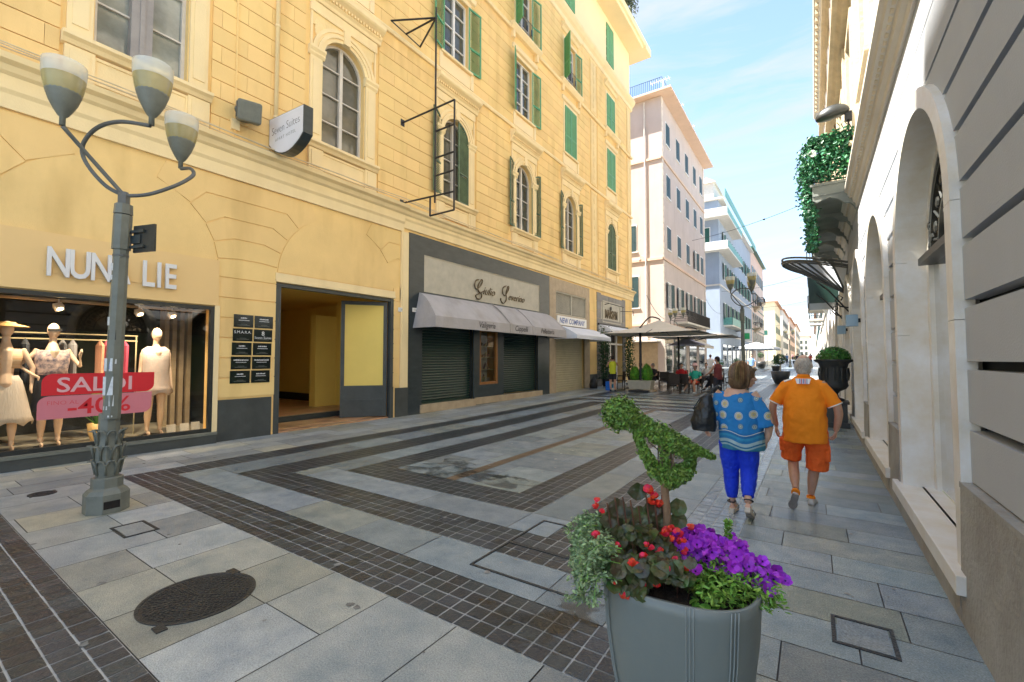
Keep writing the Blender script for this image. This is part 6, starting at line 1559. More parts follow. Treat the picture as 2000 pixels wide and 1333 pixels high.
def hairf(m):
    m.ell(hc+V(0,-.020,-.004),(.097,.106,.106),18,12); m.ell(hc+V(0,-.055,-.065),(.082,.062,.060),14,10)
clothes(man,'short_hair',hm,hairf,.008,2,.006,.02)
m=MB(); m.ell(hc+V(0,-.018,.073),(.058,.068,.040),14,10); m.build('bald_crown',skinl,man,smooth=True,local=True)
shw=mat('white_canvas_shoe',(.62,.62,.60),.7,.1,8,.2,60); sol=mat('grey_rubber_sole',(.30,.27,.25),.8,.2,10,.4,60)
def shoe(t,an,toe,ms,mo,W=.045,name='shoe'):
    """an = heel bottom centre, toe = toe bottom"""
    d=(toe-an); L=d.length; d.normalize(); sd=V(1,0,0); sd=(sd-d*sd.dot(d)).normalized(); n=d.cross(sd)*-1
    if n.z<0 and abs(n.z)>.2: n=-n
    m=MB(); rings=[]
    for k,(f,w,h) in enumerate(((-.02,.024,.05),(.05,.034,.072),(.22,.037,.078),(.45,.040,.062),(.7,.047,.042),(.9,.036,.032),(1.0,.016,.022))):
        c=an+d*L*f; w*=W/.045; rings.append([c+sd*w*math.cos(a)+n*(.012+h*max(0,math.sin(a))+(.0 if math.sin(a)>=0 else .0)) for a in np.linspace(0,2*PI,14,endpoint=False)])
    m.loft(rings); o=m.build(name,ms,t,smooth=True,local=True)
    m=MB(); rings=[]
    for f,w in ((-.03,.022),(.0,.034),(.22,.038),(.45,.036),(.7,.050),(.9,.040),(1.01,.018)):
        c=an+d*L*f; w*=W/.045; rings.append([c+sd*w+n*.0,c-sd*w+n*.0,c-sd*w*1.02+n*.018,c+sd*w*1.02+n*.018])
    m.loft(rings); m.build('sole',mo,o,local=True)
    m=MB(); 
    return o
shoe(man,V(-.105,-.36,.185),V(-.155,-.245,.005),shw,sol); shoe(man,V(.045,.0,.0),V(.075,.25,.0),shw,sol)
m=MB(); m.tube([V(-.105,-.30,.215),V(-.108,-.325,.20)],[.045,.048],12); m.tube([V(.045,.055,.075),V(.045,.055,.10)],[.05,.046],12); m.build('orange_socks',om,man,local=True)
# ---------------- woman in blue
blue_m,tb,bb=newmat('blue_patterned_blouse'); bb.inputs['Roughness'].default_value=.8
c_=N(tb,'ShaderNodeTexCoord'); mp_=N(tb,'ShaderNodeMapping'); mp_.inputs['Rotation'].default_value=(PI/2,0,0); lk(tb,c_.outputs['Object'],mp_.inputs[0])
vo=N(tb,'ShaderNodeTexVoronoi'); vo.voronoi_dimensions='2D'; vo.inputs['Scale'].default_value=7.2; vo.inputs['Randomness'].default_value=.55; lk(tb,mp_.outputs[0],vo.inputs['Vector'])
rp=N(tb,'ShaderNodeValToRGB'); e=rp.color_ramp; e.interpolation='CONSTANT'; e.elements[0].position=0; e.elements[0].color=(.30,.36,.36,1); e.elements[1].position=.06; e.elements[1].color=(.50,.42,.20,1)
for p_,cc in ((.17,(.62,.62,.50,1)),(.22,(.03,.12,.35,1)),(.25,(.60,.62,.55,1)),(.30,(.012,.19,.50,1))): x=e.elements.new(p_); x.color=cc
lk(tb,vo.outputs['Distance'],rp.inputs[0])
rq=N(tb,'ShaderNodeValToRGB'); z_=rq.color_ramp; z_.interpolation='CONSTANT'; z_.elements[0].position=0; z_.elements[0].color=(.50,.50,.30,1); z_.elements[1].position=.05; z_.elements[1].color=(.12,.22,.30,1)
for p_,cc in ((.11,(.40,.47,.46,1)),(.15,(.05,.17,.33,1)),(.22,(.012,.19,.50,1))): x=z_.elements.new(p_); x.color=cc
lk(tb,vo.outputs['Distance'],rq.inputs[0]); sc_x=N(tb,'ShaderNodeSeparateColor'); lk(tb,vo.outputs['Color'],sc_x.inputs[0]); g2=N(tb,'ShaderNodeMath',operation='GREATER_THAN'); g2.inputs[1].default_value=.58; lk(tb,sc_x.outputs[0],g2.inputs[0])
mq=N(tb,'ShaderNodeMixRGB'); lk(tb,g2.outputs[0],mq.inputs[0]); lk(tb,rp.outputs[0],mq.inputs[1]); lk(tb,rq.outputs[0],mq.inputs[2])
sx=N(tb,'ShaderNodeSeparateXYZ'); lk(tb,c_.outputs['Object'],sx.inputs[0])
wv=N(tb,'ShaderNodeMath',operation='MULTIPLY'); wv.inputs[1].default_value=17; lk(tb,sx.outputs[0],wv.inputs[0]); sn=N(tb,'ShaderNodeMath',operation='SINE'); lk(tb,wv.outputs[0],sn.inputs[0])
ad=N(tb,'ShaderNodeMath',operation='MULTIPLY_ADD'); ad.inputs[1].default_value=.022; lk(tb,sn.outputs[0],ad.inputs[0]); lk(tb,sx.outputs[2],ad.inputs[2])
mr=N(tb,'ShaderNodeMapRange'); mr.inputs[1].default_value=.70; mr.inputs[2].default_value=.905; lk(tb,ad.outputs[0],mr.inputs[0])
rw=N(tb,'ShaderNodeValToRGB'); w_=rw.color_ramp; w_.interpolation='CONSTANT'; w_.elements[0].position=0; w_.elements[0].color=(.03,.20,.33,1); w_.elements[1].position=.14; w_.elements[1].color=(.30,.46,.50,1)
for p_,cc in ((.22,(.02,.15,.30,1)),(.30,(.34,.48,.52,1)),(.46,(.02,.19,.42,1)),(.60,(.03,.28,.50,1)),(.72,(.015,.15,.38,1)),(.84,(.60,.64,.60,1)),(.88,(.012,.17,.45,1))): x=w_.elements.new(p_); x.color=cc
lk(tb,mr.outputs[0],rw.inputs[0])
gt=N(tb,'ShaderNodeMath',operation='GREATER_THAN'); gt.inputs[1].default_value=.895; lk(tb,ad.outputs[0],gt.inputs[0])
mxx=N(tb,'ShaderNodeMixRGB'); lk(tb,gt.outputs[0],mxx.inputs[0]); lk(tb,rw.outputs[0],mxx.inputs[1]); lk(tb,mq.outputs[0],mxx.inputs[2]); lk(tb,mxx.outputs[0],bb.inputs['Base Color'])
hairw=mat('brown_highlighted_hair',(.075,.04,.018),.55,.3,16,.9,60,c2=(.20,.12,.055),stretch=(3,3,.25)); royal=mat('royal_blue_stretch_denim',(.006,.045,.68),.8,.12,7,.35,50); bagm=mat('black_leather_bag',(.012,.014,.016),.32,.3,5,.3,25)
wo_=thing('person',(-.70,5.36,0),'woman in blue patterned blouse and royal blue trousers walking away with black bag','person')
wo_.scale=(.93,1,1)
m=MB(); hw=V(.075,.03,1.47); yw=-rad(76)
Rw=headp(m,hw,yw,-.02,1.12)
m.tube([V(0,-.0,1.30),V(.01,.0,1.36),V(.05,.02,1.44)],[(.058,.056),(.054,.052),(.052,.05)],14)
m.tube([V(0,0,.76),V(0,0,.9),V(0,0,1.1),V(0,0,1.26),V(0,-.01,1.335)],[(.17,.13),(.165,.13),(.17,.13),(.165,.105),(.10,.07)],18,side=(1,0,0))
limb(m,[V(-.16,0,1.29),V(-.26,-.02,1.15),V(-.315,-.03,1.03),V(-.345,.03,.95),V(-.35,.09,.90)],[.052,.05,.044,.036,.026]); hand(m,V(-.35,.09,.90),V(-.05,.1,-1),V(1,-.2,0),.7,.92,1)
limb(m,[V(.16,0,1.29),V(.26,0,1.13),V(.315,-.02,1.0),V(.31,.0,.88),V(.285,.03,.79)],[.052,.052,.048,.038,.027]); hand(m,V(.285,.03,.79),V(-.15,.1,-1),V(-1,.2,0),.8,.92,-1)
limb(m,[V(-.08,.04,.3),V(-.075,.05,.16),V(-.075,.05,.09)],[.045,.036,.036]); limb(m,[V(.105,-.06,.34),V(.115,-.17,.24),V(.12,-.22,.195)],[.045,.036,.036])
m.tube([V(-.075,.0,.055),V(-.07,.08,.05),V(-.065,.18,.03)],[(.03,.03),(.032,.03),(.03,.016)],10,side=(1,0,0)); m.tube([V(.12,-.25,.17),V(.125,-.20,.12),V(.135,-.12,.05)],[(.03,.03),(.032,.03),(.03,.016)],10,side=(1,0,0))
m.build('body',skinl,wo_,local=True,remesh=.0062,relax=2)
eyes(wo_,hw,Rw,1.12); m=MB(); m.ell(hw+Rw@V(0,.106,-.074),(.02,.008,.009),8,6,Rw); m.build('lips',mat('lips',(.45,.10,.09),.5),wo_,smooth=True,local=True)
def blouse(m):
    m.tube([V(.045,0,.70),V(.045,0,.80),V(.03,0,.95),V(.01,0,1.12),V(0,0,1.235),V(-.005,.0,1.285)],[(.228,.18),(.235,.185),(.23,.178),(.215,.16),(.185,.125),(.13,.085)],28,side=(1,0,0))
    m.tube([V(-.12,0,1.27),V(-.18,-.01,1.225),V(-.235,-.02,1.13),V(-.27,-.03,1.0)],[(.05,.05),(.07,.075),(.08,.09),(.085,.09)],16)
    m.tube([V(.12,0,1.27),V(.19,-.0,1.21),V(.25,-.01,1.09),V(.285,-.02,.94)],[(.05,.05),(.07,.075),(.082,.09),(.085,.09)],16)
clothes(wo_,'blouse',blue_m,blouse,.009,4,.026,.08)
def pants(m):
    m.tube([V(.02,0,.70),V(.02,0,.80),V(.02,0,.88)],[(.20,.165),(.20,.165),(.17,.14)],24,side=(1,0,0))
    limb(m,[V(-.075,0,.76),V(-.085,.03,.60),V(-.085,.05,.44),V(-.082,.05,.30),V(-.078,.05,.155)],[.128,.112,.086,.078,.056],18)
    limb(m,[V(.10,0,.76),V(.105,.02,.60),V(.108,.01,.46),V(.11,-.07,.35),V(.115,-.165,.235)],[.128,.112,.088,.080,.056],18)
clothes(wo_,'trousers',royal,pants,.009,3,.016,.035)
def bob(m):
    f=lambda x,y,z: hw+Rw@V(x*1.22,y*1.18,z*1.15)
    m.ell(f(0,-.012,.022),(.112,.128,.114),18,12,Rw); m.ell(f(0,-.05,-.055),(.125,.108,.10),18,12,Rw)
    for s in (-1,1): m.tube([f(s*.070,.035,.05),f(s*.088,.03,-.02),f(s*.090,.022,-.085),f(s*.082,.015,-.11)],[(.022,.028),(.022,.042),(.018,.040),(.008,.02)],10)
    m.tube([f(-.03,.085,.070),f(.0,.10,.062),f(.04,.085,.06)],[.018,.020,.016],8)
    m.tube([f(0,-.085,-.06),f(0,-.10,-.115)],[(.03,.08),(.012,.06)],12)
clothes(wo_,'bobbed_hair',hairw,bob,.008,4,.004,.03)
sandal=mat('cream_sandal_sole',(.60,.54,.46),.7,.1,10); 
for hb,tb_ in ((V(-.075,-.035,.0),V(-.062,.205,.0)),(V(.122,-.285,.115),V(.135,-.085,.0))):
    d=(tb_-hb).normalized(); n=V(1,0,0).cross(d); n=n if n.z>0 else -n
    m=MB(); rings=[]
    for f,w,h in ((-.02,.024,.05),(.1,.034,.05),(.4,.034,.038),(.75,.044,.026),(1.0,.024,.018)):
        c=hb.lerp(tb_,f); rings.append([c+V(w,0,0),c-V(w,0,0),c-V(w,0,0)+n*h,c+V(w,0,0)+n*h])
    m.loft(rings); sd=m.build('sandal',sandal,wo_,local=True,bevel=.006)
    m=MB(); rings=[[p-n*.002 for p in (hb.lerp(tb_,f)+V(w,0,0),hb.lerp(tb_,f)-V(w,0,0),hb.lerp(tb_,f)-V(w,0,0)-n*.006,hb.lerp(tb_,f)+V(w,0,0)-n*.006)] for f,w in ((0,.022),(.3,.03),(.75,.042),(1,.02))]; m.loft(rings); m.build('outsole',sol,sd,local=True)
    m=MB(); a=hb.lerp(tb_,.12)+n*.115; m.tube([a+V(.04*math.cos(q),0,0)+d*.045*math.sin(q)+n*.01 for q in np.linspace(0,2*PI,14)],[(.007,.010)]*14,6); b=hb.lerp(tb_,.72); m.tube([b+V(.046*math.cos(q),0,0)+n*(.025+.05*math.sin(q)) for q in np.linspace(0,PI,9)],[(.016,.004)]*9,6,side=tuple(d)); m.build('strap',M['black'],sd,local=True)
bag=thing('handbag',(-.70-.30,5.36-.12,.85),'large slouchy black leather shoulder bag on left arm of woman','handbag')
def bagf(m):
    m.tube([V(-.02,0,.02),V(-.02,0,.10),V(.0,0,.22),V(.02,0,.34),V(.05,0,.43)],[(.145,.075),(.165,.085),(.135,.075),(.085,.05),(.03,.025)],20,side=(1,0,0))
bag.scale=(.84,1,1)
clothes(bag,'bag_body',bagm,bagf,.009,4,.025,.10)
m=MB(); m.tube([V(.03,0,.40),V(.09,-.01,.47),V(.16,.03,.51),V(.17,.12,.50),V(.13,.2,.44)],[(.016,.005)]*5,6); m.tube([V(-.14,-.02,.25),V(-.05,-.03,.38),V(.04,-.01,.43)],[.007]*3,6); m.build('shoulder_strap',bagm,bag,local=True)
# strands of the bob
m=MB(); fh=lambda x,y,z: hw+Rw@V(x*1.22,y*1.18,z*1.15)
for k in range(330):
    a=random.uniform(rad(-205),rad(25)); q=random.uniform(.95,1.06); r0=random.uniform(.0,.05)
    P=[]
    for j in range(6):
        th=rad(8+j*19+random.uniform(-2,2)); rr=1.0 if j<5 else .93
        P.append(fh(.108*q*rr*math.sin(min(th,PI/2))*math.cos(a)*(1.04 if j>3 else 1),-.015+.118*q*rr*math.sin(min(th,PI/2))*math.sin(a),.03+.108*math.cos(th)*q-(.035*(j-3) if j>3 else 0)))
    m.cr=random.random(); m.tube(spline(P,2),[.0022]*9+[.0016,.0008],4,caps=False) if len(spline(P,2))==11 else None; m.cr=None
m.build('hair_strands',mat('hair_strand_brown',(.11,.06,.025),.45,.3,20,rnd=.6,c2=(.27,.165,.08)),wo_,local=True)
m=MB()
for k in range(700):
    v=Vector(RNG.normal(size=3)).normalized()
    if v.z>.75 or v.y>.55 or v.z<-.75: continue
    p=hc+V(v.x*.098,-.02+v.y*.107,-.006+v.z*.106); t_=V(v.x*.3,v.y*.3,-1+.2*RNG.normal()).normalized()*.022
    m.cr=random.random(); m.tube([p,p+t_*.6+v*.004,p+t_],[.0014,.0013,.0006],3,caps=False); m.cr=None
m.build('hair_strands',mat('hair_strand_grey',(.42,.38,.33),.6,.3,20,rnd=.5,c2=(.65,.60,.55)),man,local=True)
# ---------------- distant figures
cl={}
def cm(k,c):
    if k not in cl: cl[k]=mat(k,c,.85,.08,5,.2,30)
    return cl[k]
def figure(x,y,rz,label,top,bot,hair,pose='stand',skin=None,shoe_=None,hat=None,vox=.016,sleeve=True,shortp=False,scale=1.,group=None,z=None):
    t=thing('person',(x,y,G(y) if z is None else z),label,'person',group,rz); t.scale=(scale,)*3
    m=MB(); seated=pose=='sit'; dz=-.42 if seated else 0
    H=V(0,.03,1.60+dz); headp(m,H,0,0,1.,True)
    m.tube([V(0,0,1.38+dz),V(0,.02,1.52+dz)],[.055,.05],10)
    m.tube([V(0,0,.86+dz),V(0,0,1.05+dz),V(0,0,1.25+dz),V(0,0,1.40+dz)],[(.15,.11),(.13,.11),(.16,.11),(.12,.08)],14,side=(1,0,0))
    if pose=='photo': arms=[(V(-.19,0,1.36),V(-.26,.12,1.18),V(-.12,.25,1.42),V(-.04,.19,1.56)),(V(.19,0,1.36),V(.27,.1,1.2),V(.14,.25,1.42),V(.05,.19,1.55))]
    elif seated: arms=[(V(-.19,0,.94),V(-.25,.02,.70),V(-.15,.22,.62),V(-.08,.3,.62)),(V(.19,0,.94),V(.25,.02,.70),V(.15,.22,.62),V(.08,.3,.62))]
    elif pose=='lean': arms=[(V(-.19,0,1.36),V(-.24,.12,1.14),V(-.2,.32,1.02),V(-.2,.38,.99)),(V(.19,0,1.36),V(.24,.12,1.14),V(.2,.32,1.02),V(.2,.38,.99))]
    else: arms=[(V(-.19,0,1.36),V(-.25,.02,1.12),V(-.25,.06,.88),V(-.24,.08,.78)),(V(.19,0,1.36),V(.25,-.04,1.12),V(.25,-.02,.88),V(.24,0,.78))]
    for A in arms: limb(m,list(A),[.045,.040,.028,.03],8); m.ell(A[3],(.03,.035,.045),8,6)
    if seated: legs=[(V(-.09,0,.48),V(-.11,.42,.50),V(-.12,.44,.25),V(-.12,.42,.07)),(V(.09,0,.48),V(.11,.42,.50),V(.2,.5,.30),V(.28,.62,.14))]
    else: legs=[(V(-.09,0,.9),V(-.1,.04,.5),V(-.1,0,.25),V(-.1,-.02,.07)),(V(.09,0,.9),V(.1,.0,.5),V(.1,-.04,.25),V(.11,-.06,.07))]
    for A in legs: limb(m,list(A),[.085,.062,.052,.035],8)
    m.build('body',skin or skinl,t,local=True,remesh=vox,relax=1)
    def tp(m):
        m.tube([V(0,0,.82+dz),V(0,0,1.05+dz),V(0,0,1.27+dz),V(0,0,1.42+dz)],[(.18,.135),(.155,.13),(.18,.13),(.12,.085)],16,side=(1,0,0))
        if sleeve:
            for A in arms: m.tube([A[0]*.85+V(0,0,.19*0),A[0],A[0].lerp(A[1],.75)],[.06,.065,.062],10)
    clothes(t,'top',top,tp,vox,2)
    def bt(m):
        m.tube([V(0,0,.80+dz),V(0,0,.93+dz)],[(.17,.13),(.16,.125)],14,side=(1,0,0))
        for A in legs:
            e=[.10,.082,.07] if not shortp else [.10,.088]
            P=list(A)[:3]+[A[2].lerp(A[3],.6)] if not shortp else [A[0],A[0].lerp(A[1],.85)]
            limb(m,P,[.10,.082,.07,.055] if not shortp else [.10,.09],10)
    clothes(t,'trousers' if not shortp else 'shorts',bot,bt,vox,2)
    m=MB(); m.ell(H+V(0,-.015,.022),(.084,.10,.092),12,9); m.ell(H+V(0,-.055,-.03),(.07,.05,.07),10,8); m.build('hair',hair,t,smooth=True,local=True)
    m=MB()
    for A in legs: m.ell(A[3]+V(0,.06,-.03),(.045,.12,.04),10,7)
    m.build('shoes',shoe_ or M['black'],t,smooth=True,local=True)
    if hat: m=MB(); m.lathe([(.17,.0),(.175,.01),(.10,.03),(.09,.11),(.05,.13),(.001,.13)],tuple(H+V(0,0,.045)),20); m.build('sun_hat',hat,t,smooth=True,local=True)
    return t
dk=cm('dark_hair',(.02,.015,.012))
ph=figure(-8.0,20.4,rad(28),'photographer in yellow green shirt and dark shorts with camera raised to face',cm('yellow_green_cloth',(.55,.58,.03)),cm('black_shorts',(.02,.02,.025)),dk,'photo',skinm,sleeve=False,shortp=True)
cmr=thing('camera_device',(-8.09,20.6,1.66),'small black camera held up by photographer in yellow green shirt','camera')
m=MB(); m.box(-.07,.07,-.03,.03,-.045,.045); m.build('camera_body',M['black'],cmr,local=True,bevel=.006); m=MB(); m.tube([V(0,.03,0),V(0,.1,0)],.032,12); m.build('lens',M['darkmetal'],cmr,local=True)
figure(-4.42,21.15,rad(170),'seated woman in teal top, red shorts and pale pink sun hat at cafe',cm('teal_cloth',(.03,.42,.30)),cm('red_orange_cloth',(.62,.07,.03)),dk,'sit',skinm,shw,cm('pink_hat',(.75,.45,.45)),shortp=True)
figure(-5.55,23.4,rad(200),'seated man in dark red shirt under cafe umbrellas',cm('dark_red_cloth',(.50,.015,.02)),cm('dark_trousers',(.03,.03,.04)),dk,'sit')
figure(-3.75,22.6,rad(160),'seated dark haired man in pale grey shirt at right end of cafe',cm('pale_grey_cloth',(.45,.45,.47)),cm('dark_trousers',(.03,.03,.04)),dk,'sit')
figure(-2.95,17.9,rad(60),'dark haired person in dark red top standing beyond head of woman in blue blouse',cm('maroon_cloth',(.16,.03,.03)),cm('dark_trousers',(.03,.03,.04)),dk,'lean',skinm,sleeve=False,scale=.97)
figure(-6.9,23.2,rad(150),'seated man in black shirt behind egg shaped bushes',cm('black_cloth',(.03,.03,.035)),cm('dark_trousers',(.03,.03,.04)),cm('grey_hair_far',(.3,.28,.26)),'sit')
figure(-4.6,24.6,rad(190),'seated woman in white blouse in back of cafe',cm('white_blouse',(.6,.6,.6)),cm('dark_trousers',(.03,.03,.04)),cm('brown_hair_far',(.1,.05,.03)),'sit')
figure(-7.9,24.3,rad(120),'seated person in navy top near corner shop door',cm('navy_cloth',(.03,.05,.15)),cm('dark_trousers',(.03,.03,.04)),dk,'sit')
figure(-5.9,33,rad(0),'woman in white dress walking behind cafe umbrellas',cm('white_blouse',(.6,.6,.6)),cm('white_skirt',(.55,.55,.52)),cm('brown_hair_far',(.1,.05,.03)),vox=.02)
figure(-3.9,38,rad(180),'man in light blue shirt walking towards viewer beyond lamp post',cm('light_blue_cloth',(.2,.35,.6)),cm('beige_trousers',(.35,.28,.2)),dk,vox=.02)
far=[(-2.2,92,'green',(.1,.3,.15),'far walker in green beside far tub plants'),(-1.0,150,'dim',(.1,.1,.1),'farthest dark walker near street centre'),(-2.4,145,'wht',(.6,.6,.6),'farthest pale walker left of street centre'),(-7.0,110,'olive',(.2,.22,.1),'far walker in olive under shop awnings'),(-1.0,58,'white',(.6,.6,.58),'distant walker in white top, nearest one beyond potted tree'),(-2.0,76,'dark',(.04,.05,.08),'distant walker in dark clothes in mid street'),(-3.6,84,'blue',(.1,.2,.4),'distant walker in blue top left of centre'),(-.4,72,'red',(.5,.08,.06),'distant walker in red top close to right wall'),(-5.5,95,'grey',(.3,.3,.3),'distant walker in grey near white umbrellas'),(-1.4,100,'tan',(.4,.3,.2),'far walker in tan top near street centre'),(-3,118,'black',(.03,.03,.03),'far walker in black left of street centre'),(-.6,125,'navy',(.04,.06,.2),'far walker in navy near right side'),(-4.4,130,'pink',(.6,.3,.3),'far walker in pink on left side')]
for x,y,k,c,lb in far: figure(x,y,rad(random.choice((0,180,20,200))),lb,cm(k+'_far_top',c),cm('far_legs',(.05,.06,.1)),dk,vox=.035,scale=1.0,group='distant people walking in the street')
# ================================================================ CAFE
rat=mat('dark_brown_rattan',(.035,.025,.02),.7,.3,30,.6,120)
def chair0():
    t=thing('cafe_chair',(0,0,0),'','chair','dark rattan chairs of the cafe')
    m=MB(); m.box(-.22,.22,-.21,.21,.42,.46); m.build('seat',rat,t,local=True,bevel=.012)
    m=MB(); rings=[[(x,-.20-.05*(z-.45)-.06*(1-(x/.22)**2)*.6+dy,z) for x in np.linspace(-.22,.22,8)] for z,dy in ((.45,0),(.88,0))]
    r2=[r+[(p[0],p[1]+.025,p[2]) for p in r[::-1]] for r in rings]; m.loft(r2); m.build('backrest',rat,t,local=True)
    for sx in (-1,1):
        for sy in (-1,1):
            m=MB(); m.tube([V(sx*.2,sy*.18,0),V(sx*.2,sy*.18,.43)],.018,6); m.build('leg',rat,t,local=True)
        m=MB(); m.tube([V(sx*.22,-.2,.66),V(sx*.24,0,.67),V(sx*.22,.18,.64),V(sx*.2,.19,.44)],.018,6); m.build('armrest',rat,t,local=True)
    return t
chs=[(-5.1,20.35,.1,'front chair directly left of two paired dark chairs by cafe planter'),(-4.72,20.75,-.3,'chair second from left in front cafe row'),(-4.42,21.15,2.9,'chair under woman in teal top'),(-5.75,21.6,1.2,'chair just right of white planter box'),(-8.2,21.9,2.2,'chair behind photographer, close to yellow wall'),(-7.6,21.7,1.0,'chair between photographer and white planter box'),(-3.6,21.6,-.6,'chair right of woman in teal top'),(-3.75,22.6,2.7,'chair under man in pale grey shirt'),(-5.55,23.4,3.4,'chair under man in dark red shirt'),(-4.9,23.2,1.6,'chair in second row behind front pair'),(-3.1,22.5,.8,'rightmost chair of cafe'),(-6.2,22.6,.4,'chair hidden behind white planter box'),(-5.9,25.2,2.,'back row chair near second umbrella pole'),(-6.9,23.2,2.6,'chair under man in black shirt'),(-4.6,24.6,3.3,'chair under woman in white blouse'),(-7.9,24.3,2.1,'chair under person in navy top')]
ch=chair0()
for i,(x,y,rz,lb) in enumerate(chs):
    if i==0: ch.location=(x,y,G(y)); ch.rotation_euler=(0,0,rz); ch['label']=lb
    else: copy_at(ch,(x,y,G(y)),rz,lb)
def table(x,y,lb):
    z=G(y); t=thing('cafe_table',(x,y,z),lb,'table','small dark cafe tables')
    m=MB(); m.lathe([(.35,.71),(.36,.73),(.35,.745)],(x,y,z),24); m.build('table_top',M['darkmetal'],t)
    m=MB(); m.tube([(x,y,z+.03),(x,y,z+.72)],.03,8); m.build('column',M['iron'],t); m=MB(); m.lathe([(.24,0),(.22,.03),(.04,.05)],(x,y,z),20); m.build('base',M['iron'],t)
table(-5.3,22.3,'round dark cafe table between two rows of chairs'); table(-3.9,22.0,'round dark cafe table beside woman in teal top'); table(-7.9,22.6,'round dark cafe table behind photographer')
z0=G(20.9)
t=thing('planter_box',(-6.8,20.9,z0),'long white stone planter box in front of cafe','planter')
m=MB(); m.hexa([(-7.3,20.65,z0+.1),(-6.3,20.65,z0+.1),(-6.3,21.15,z0+.1),(-7.3,21.15,z0+.1)],[(-7.38,20.6,z0+.52),(-6.22,20.6,z0+.52),(-6.22,21.2,z0+.52),(-7.38,21.2,z0+.52)]); m.build('trough',M['panelstone'],t,bevel=.02); m=MB(); m.box(-7.45,-7.0,20.6,21.2,z0,z0+.1); m.box(-6.6,-6.15,20.6,21.2,z0,z0+.1); m.build('feet',M['beige'],t)
bg_=mat('bright_conifer',(.07,.24,.012),.6,.2,6,rnd=.4,c2=(.12,.34,.02))
for x,s,lb in ((-7.08,.9,'left small egg shaped bright green bush in white planter box'),(-6.52,1.05,'right taller egg shaped bright green bush in white planter box')):
    t=thing('egg_shaped_bush',(x,20.9,z0+.5),lb,'bush','pair of egg shaped bushes'); m=MB()
    for k in range(1300):
        v=Vector(RNG.normal(size=3)).normalized(); q=Vector((x,20.9,z0+.5+.36*s))+Vector((v.x*.26*s*(1-.25*v.z),v.y*.26*s*(1-.25*v.z),v.z*.42*s))*random.uniform(.85,1.03); leafat(m,q,v+Vector(RNG.normal(size=3))*.3,.05,.03)
    m.build('foliage',bg_,t); m=MB(); m.ell((x,20.9,z0+.5+.36*s),(.2*s,.2*s,.36*s),10,8); m.build('inner_foliage',bg_,t)
def bigumb(cx,cy,zt,ze,hw_,px_,py_,lb,mt,pole_top):
    t=thing('cafe_umbrella',(px_,py_,G(py_)),lb,'umbrella'); m=MB()
    c=V(cx,cy,zt); cs=[V(cx-hw_,cy-hw_*.9,ze),V(cx+hw_,cy-hw_*.9,ze),V(cx+hw_,cy+hw_*.9,ze),V(cx-hw_,cy+hw_*.9,ze)]
    for k in range(4):
        a,b=cs[k],cs[(k+1)%4]; mid=(a+b)/2-V(0,0,.03)
        for p,q in ((a,mid),(mid,b)):
            for j in range(4):
                s0,s1=j/4,(j+1)/4; f=lambda P,s: c.lerp(P,s)-V(0,0,.10*math.sin(s*PI))
                if j==0: m.poly([c,f(p,s1),f(q,s1)])
                else: m.poly([f(p,s0),f(p,s1),f(q,s1),f(q,s0)])
    m.build('canopy',mt,t)
    m=MB()
    for k in range(8):
        e=cs[k//2] if k%2==0 else (cs[k//2]+cs[(k//2+1)%4])/2; m.tube([c-V(0,0,.12),c.lerp(e,.5)-V(0,0,.14),e-V(0,0,.02)],.018,5); m.tube([c-V(0,0,.62),c.lerp(e,.45)-V(0,0,.16)],.014,5)
    m.build('ribs',M['iron'],t); m=MB(); m.tube([(px_,py_,G(py_)+.05),(px_,py_,pole_top)],.06,8); m.build('pole',M['iron'],t)
    m=MB(); m.tube(spline([(px_,py_,pole_top),((px_+cx)/2,(py_+cy)/2,zt+.12),(cx,cy,zt+.05),(cx,cy,zt-.1)],4),.035,6); m.build('arm',M['iron'],t)
    m=MB(); m.box(px_-.45,px_+.45,py_-.45,py_+.45,G(py_),G(py_)+.08); m.build('base_plate',M['iron'],t)
bigumb(-6.1,21.6,3.52,2.86,2.2,-6.76,20.75,'large square taupe cantilever umbrella, front one over cafe',M['canvast'],3.15)
bigumb(-5.4,26.2,3.3,2.86,2.1,-6.2,25.6,'second square taupe umbrella, partly hidden behind front one',M['canvast'],3.1)
t=thing('lilac_parasol',(-6.4,28.2,G(28.2)),'smaller lilac white parasol behind cafe umbrellas','parasol')
m=MB(); c=V(-6.4,28.2,2.95)
for k in range(8):
    a,b=2*PI*k/8,2*PI*(k+1)/8; m.poly([c,c+V(1.15*math.cos(a),1.15*math.sin(a),-.45),c+V(1.15*math.cos(b),1.15*math.sin(b),-.45)])
m.build('canopy',M['lilac'],t); m=MB(); m.tube([(-6.4,28.2,G(28)),(-6.4,28.2,2.98)],.03,6); m.build('pole',M['white'],t)
t=thing('backpack',(-9.3,21.1,G(21.1)),'black backpack on ground against yellow wall','backpack')
def bp_(m): m.tube([V(0,0,.04),V(0,0,.25),V(0,0,.45),V(0,0,.56)],[(.2,.14),(.22,.16),(.17,.12),(.06,.06)],14,side=(1,0,0)); m.ell(V(0,-.14,.2),(.14,.08,.13),10,8)
clothes(t,'bag_body',M['black'],bp_,.02,2); m=MB(); m.tube([V(-.05,0,.55),V(0,0,.62),V(.05,0,.55)],.015,5); m.build('handle',M['black'],t,local=True)
t=thing('paper_bag',(-8.35,20.9,G(20.9)),'blue and white carrier box beside photographer','bag')
m=MB(); m.box(-8.55,-8.3,20.85,21.05,G(21),G(21)+.42); m.build('blue_box',cm('blue_card',(.02,.16,.6)),t); m=MB(); m.box(-8.28,-8.1,20.85,21.05,G(21),G(21)+.4); m.build('white_box',M['white'],t); m=MB(); m.box(-8.24,-8.14,20.84,20.85,G(21)+.12,G(21)+.3); m.build('blue_mark',cm('blue_card2',(.02,.3,.55)),t)
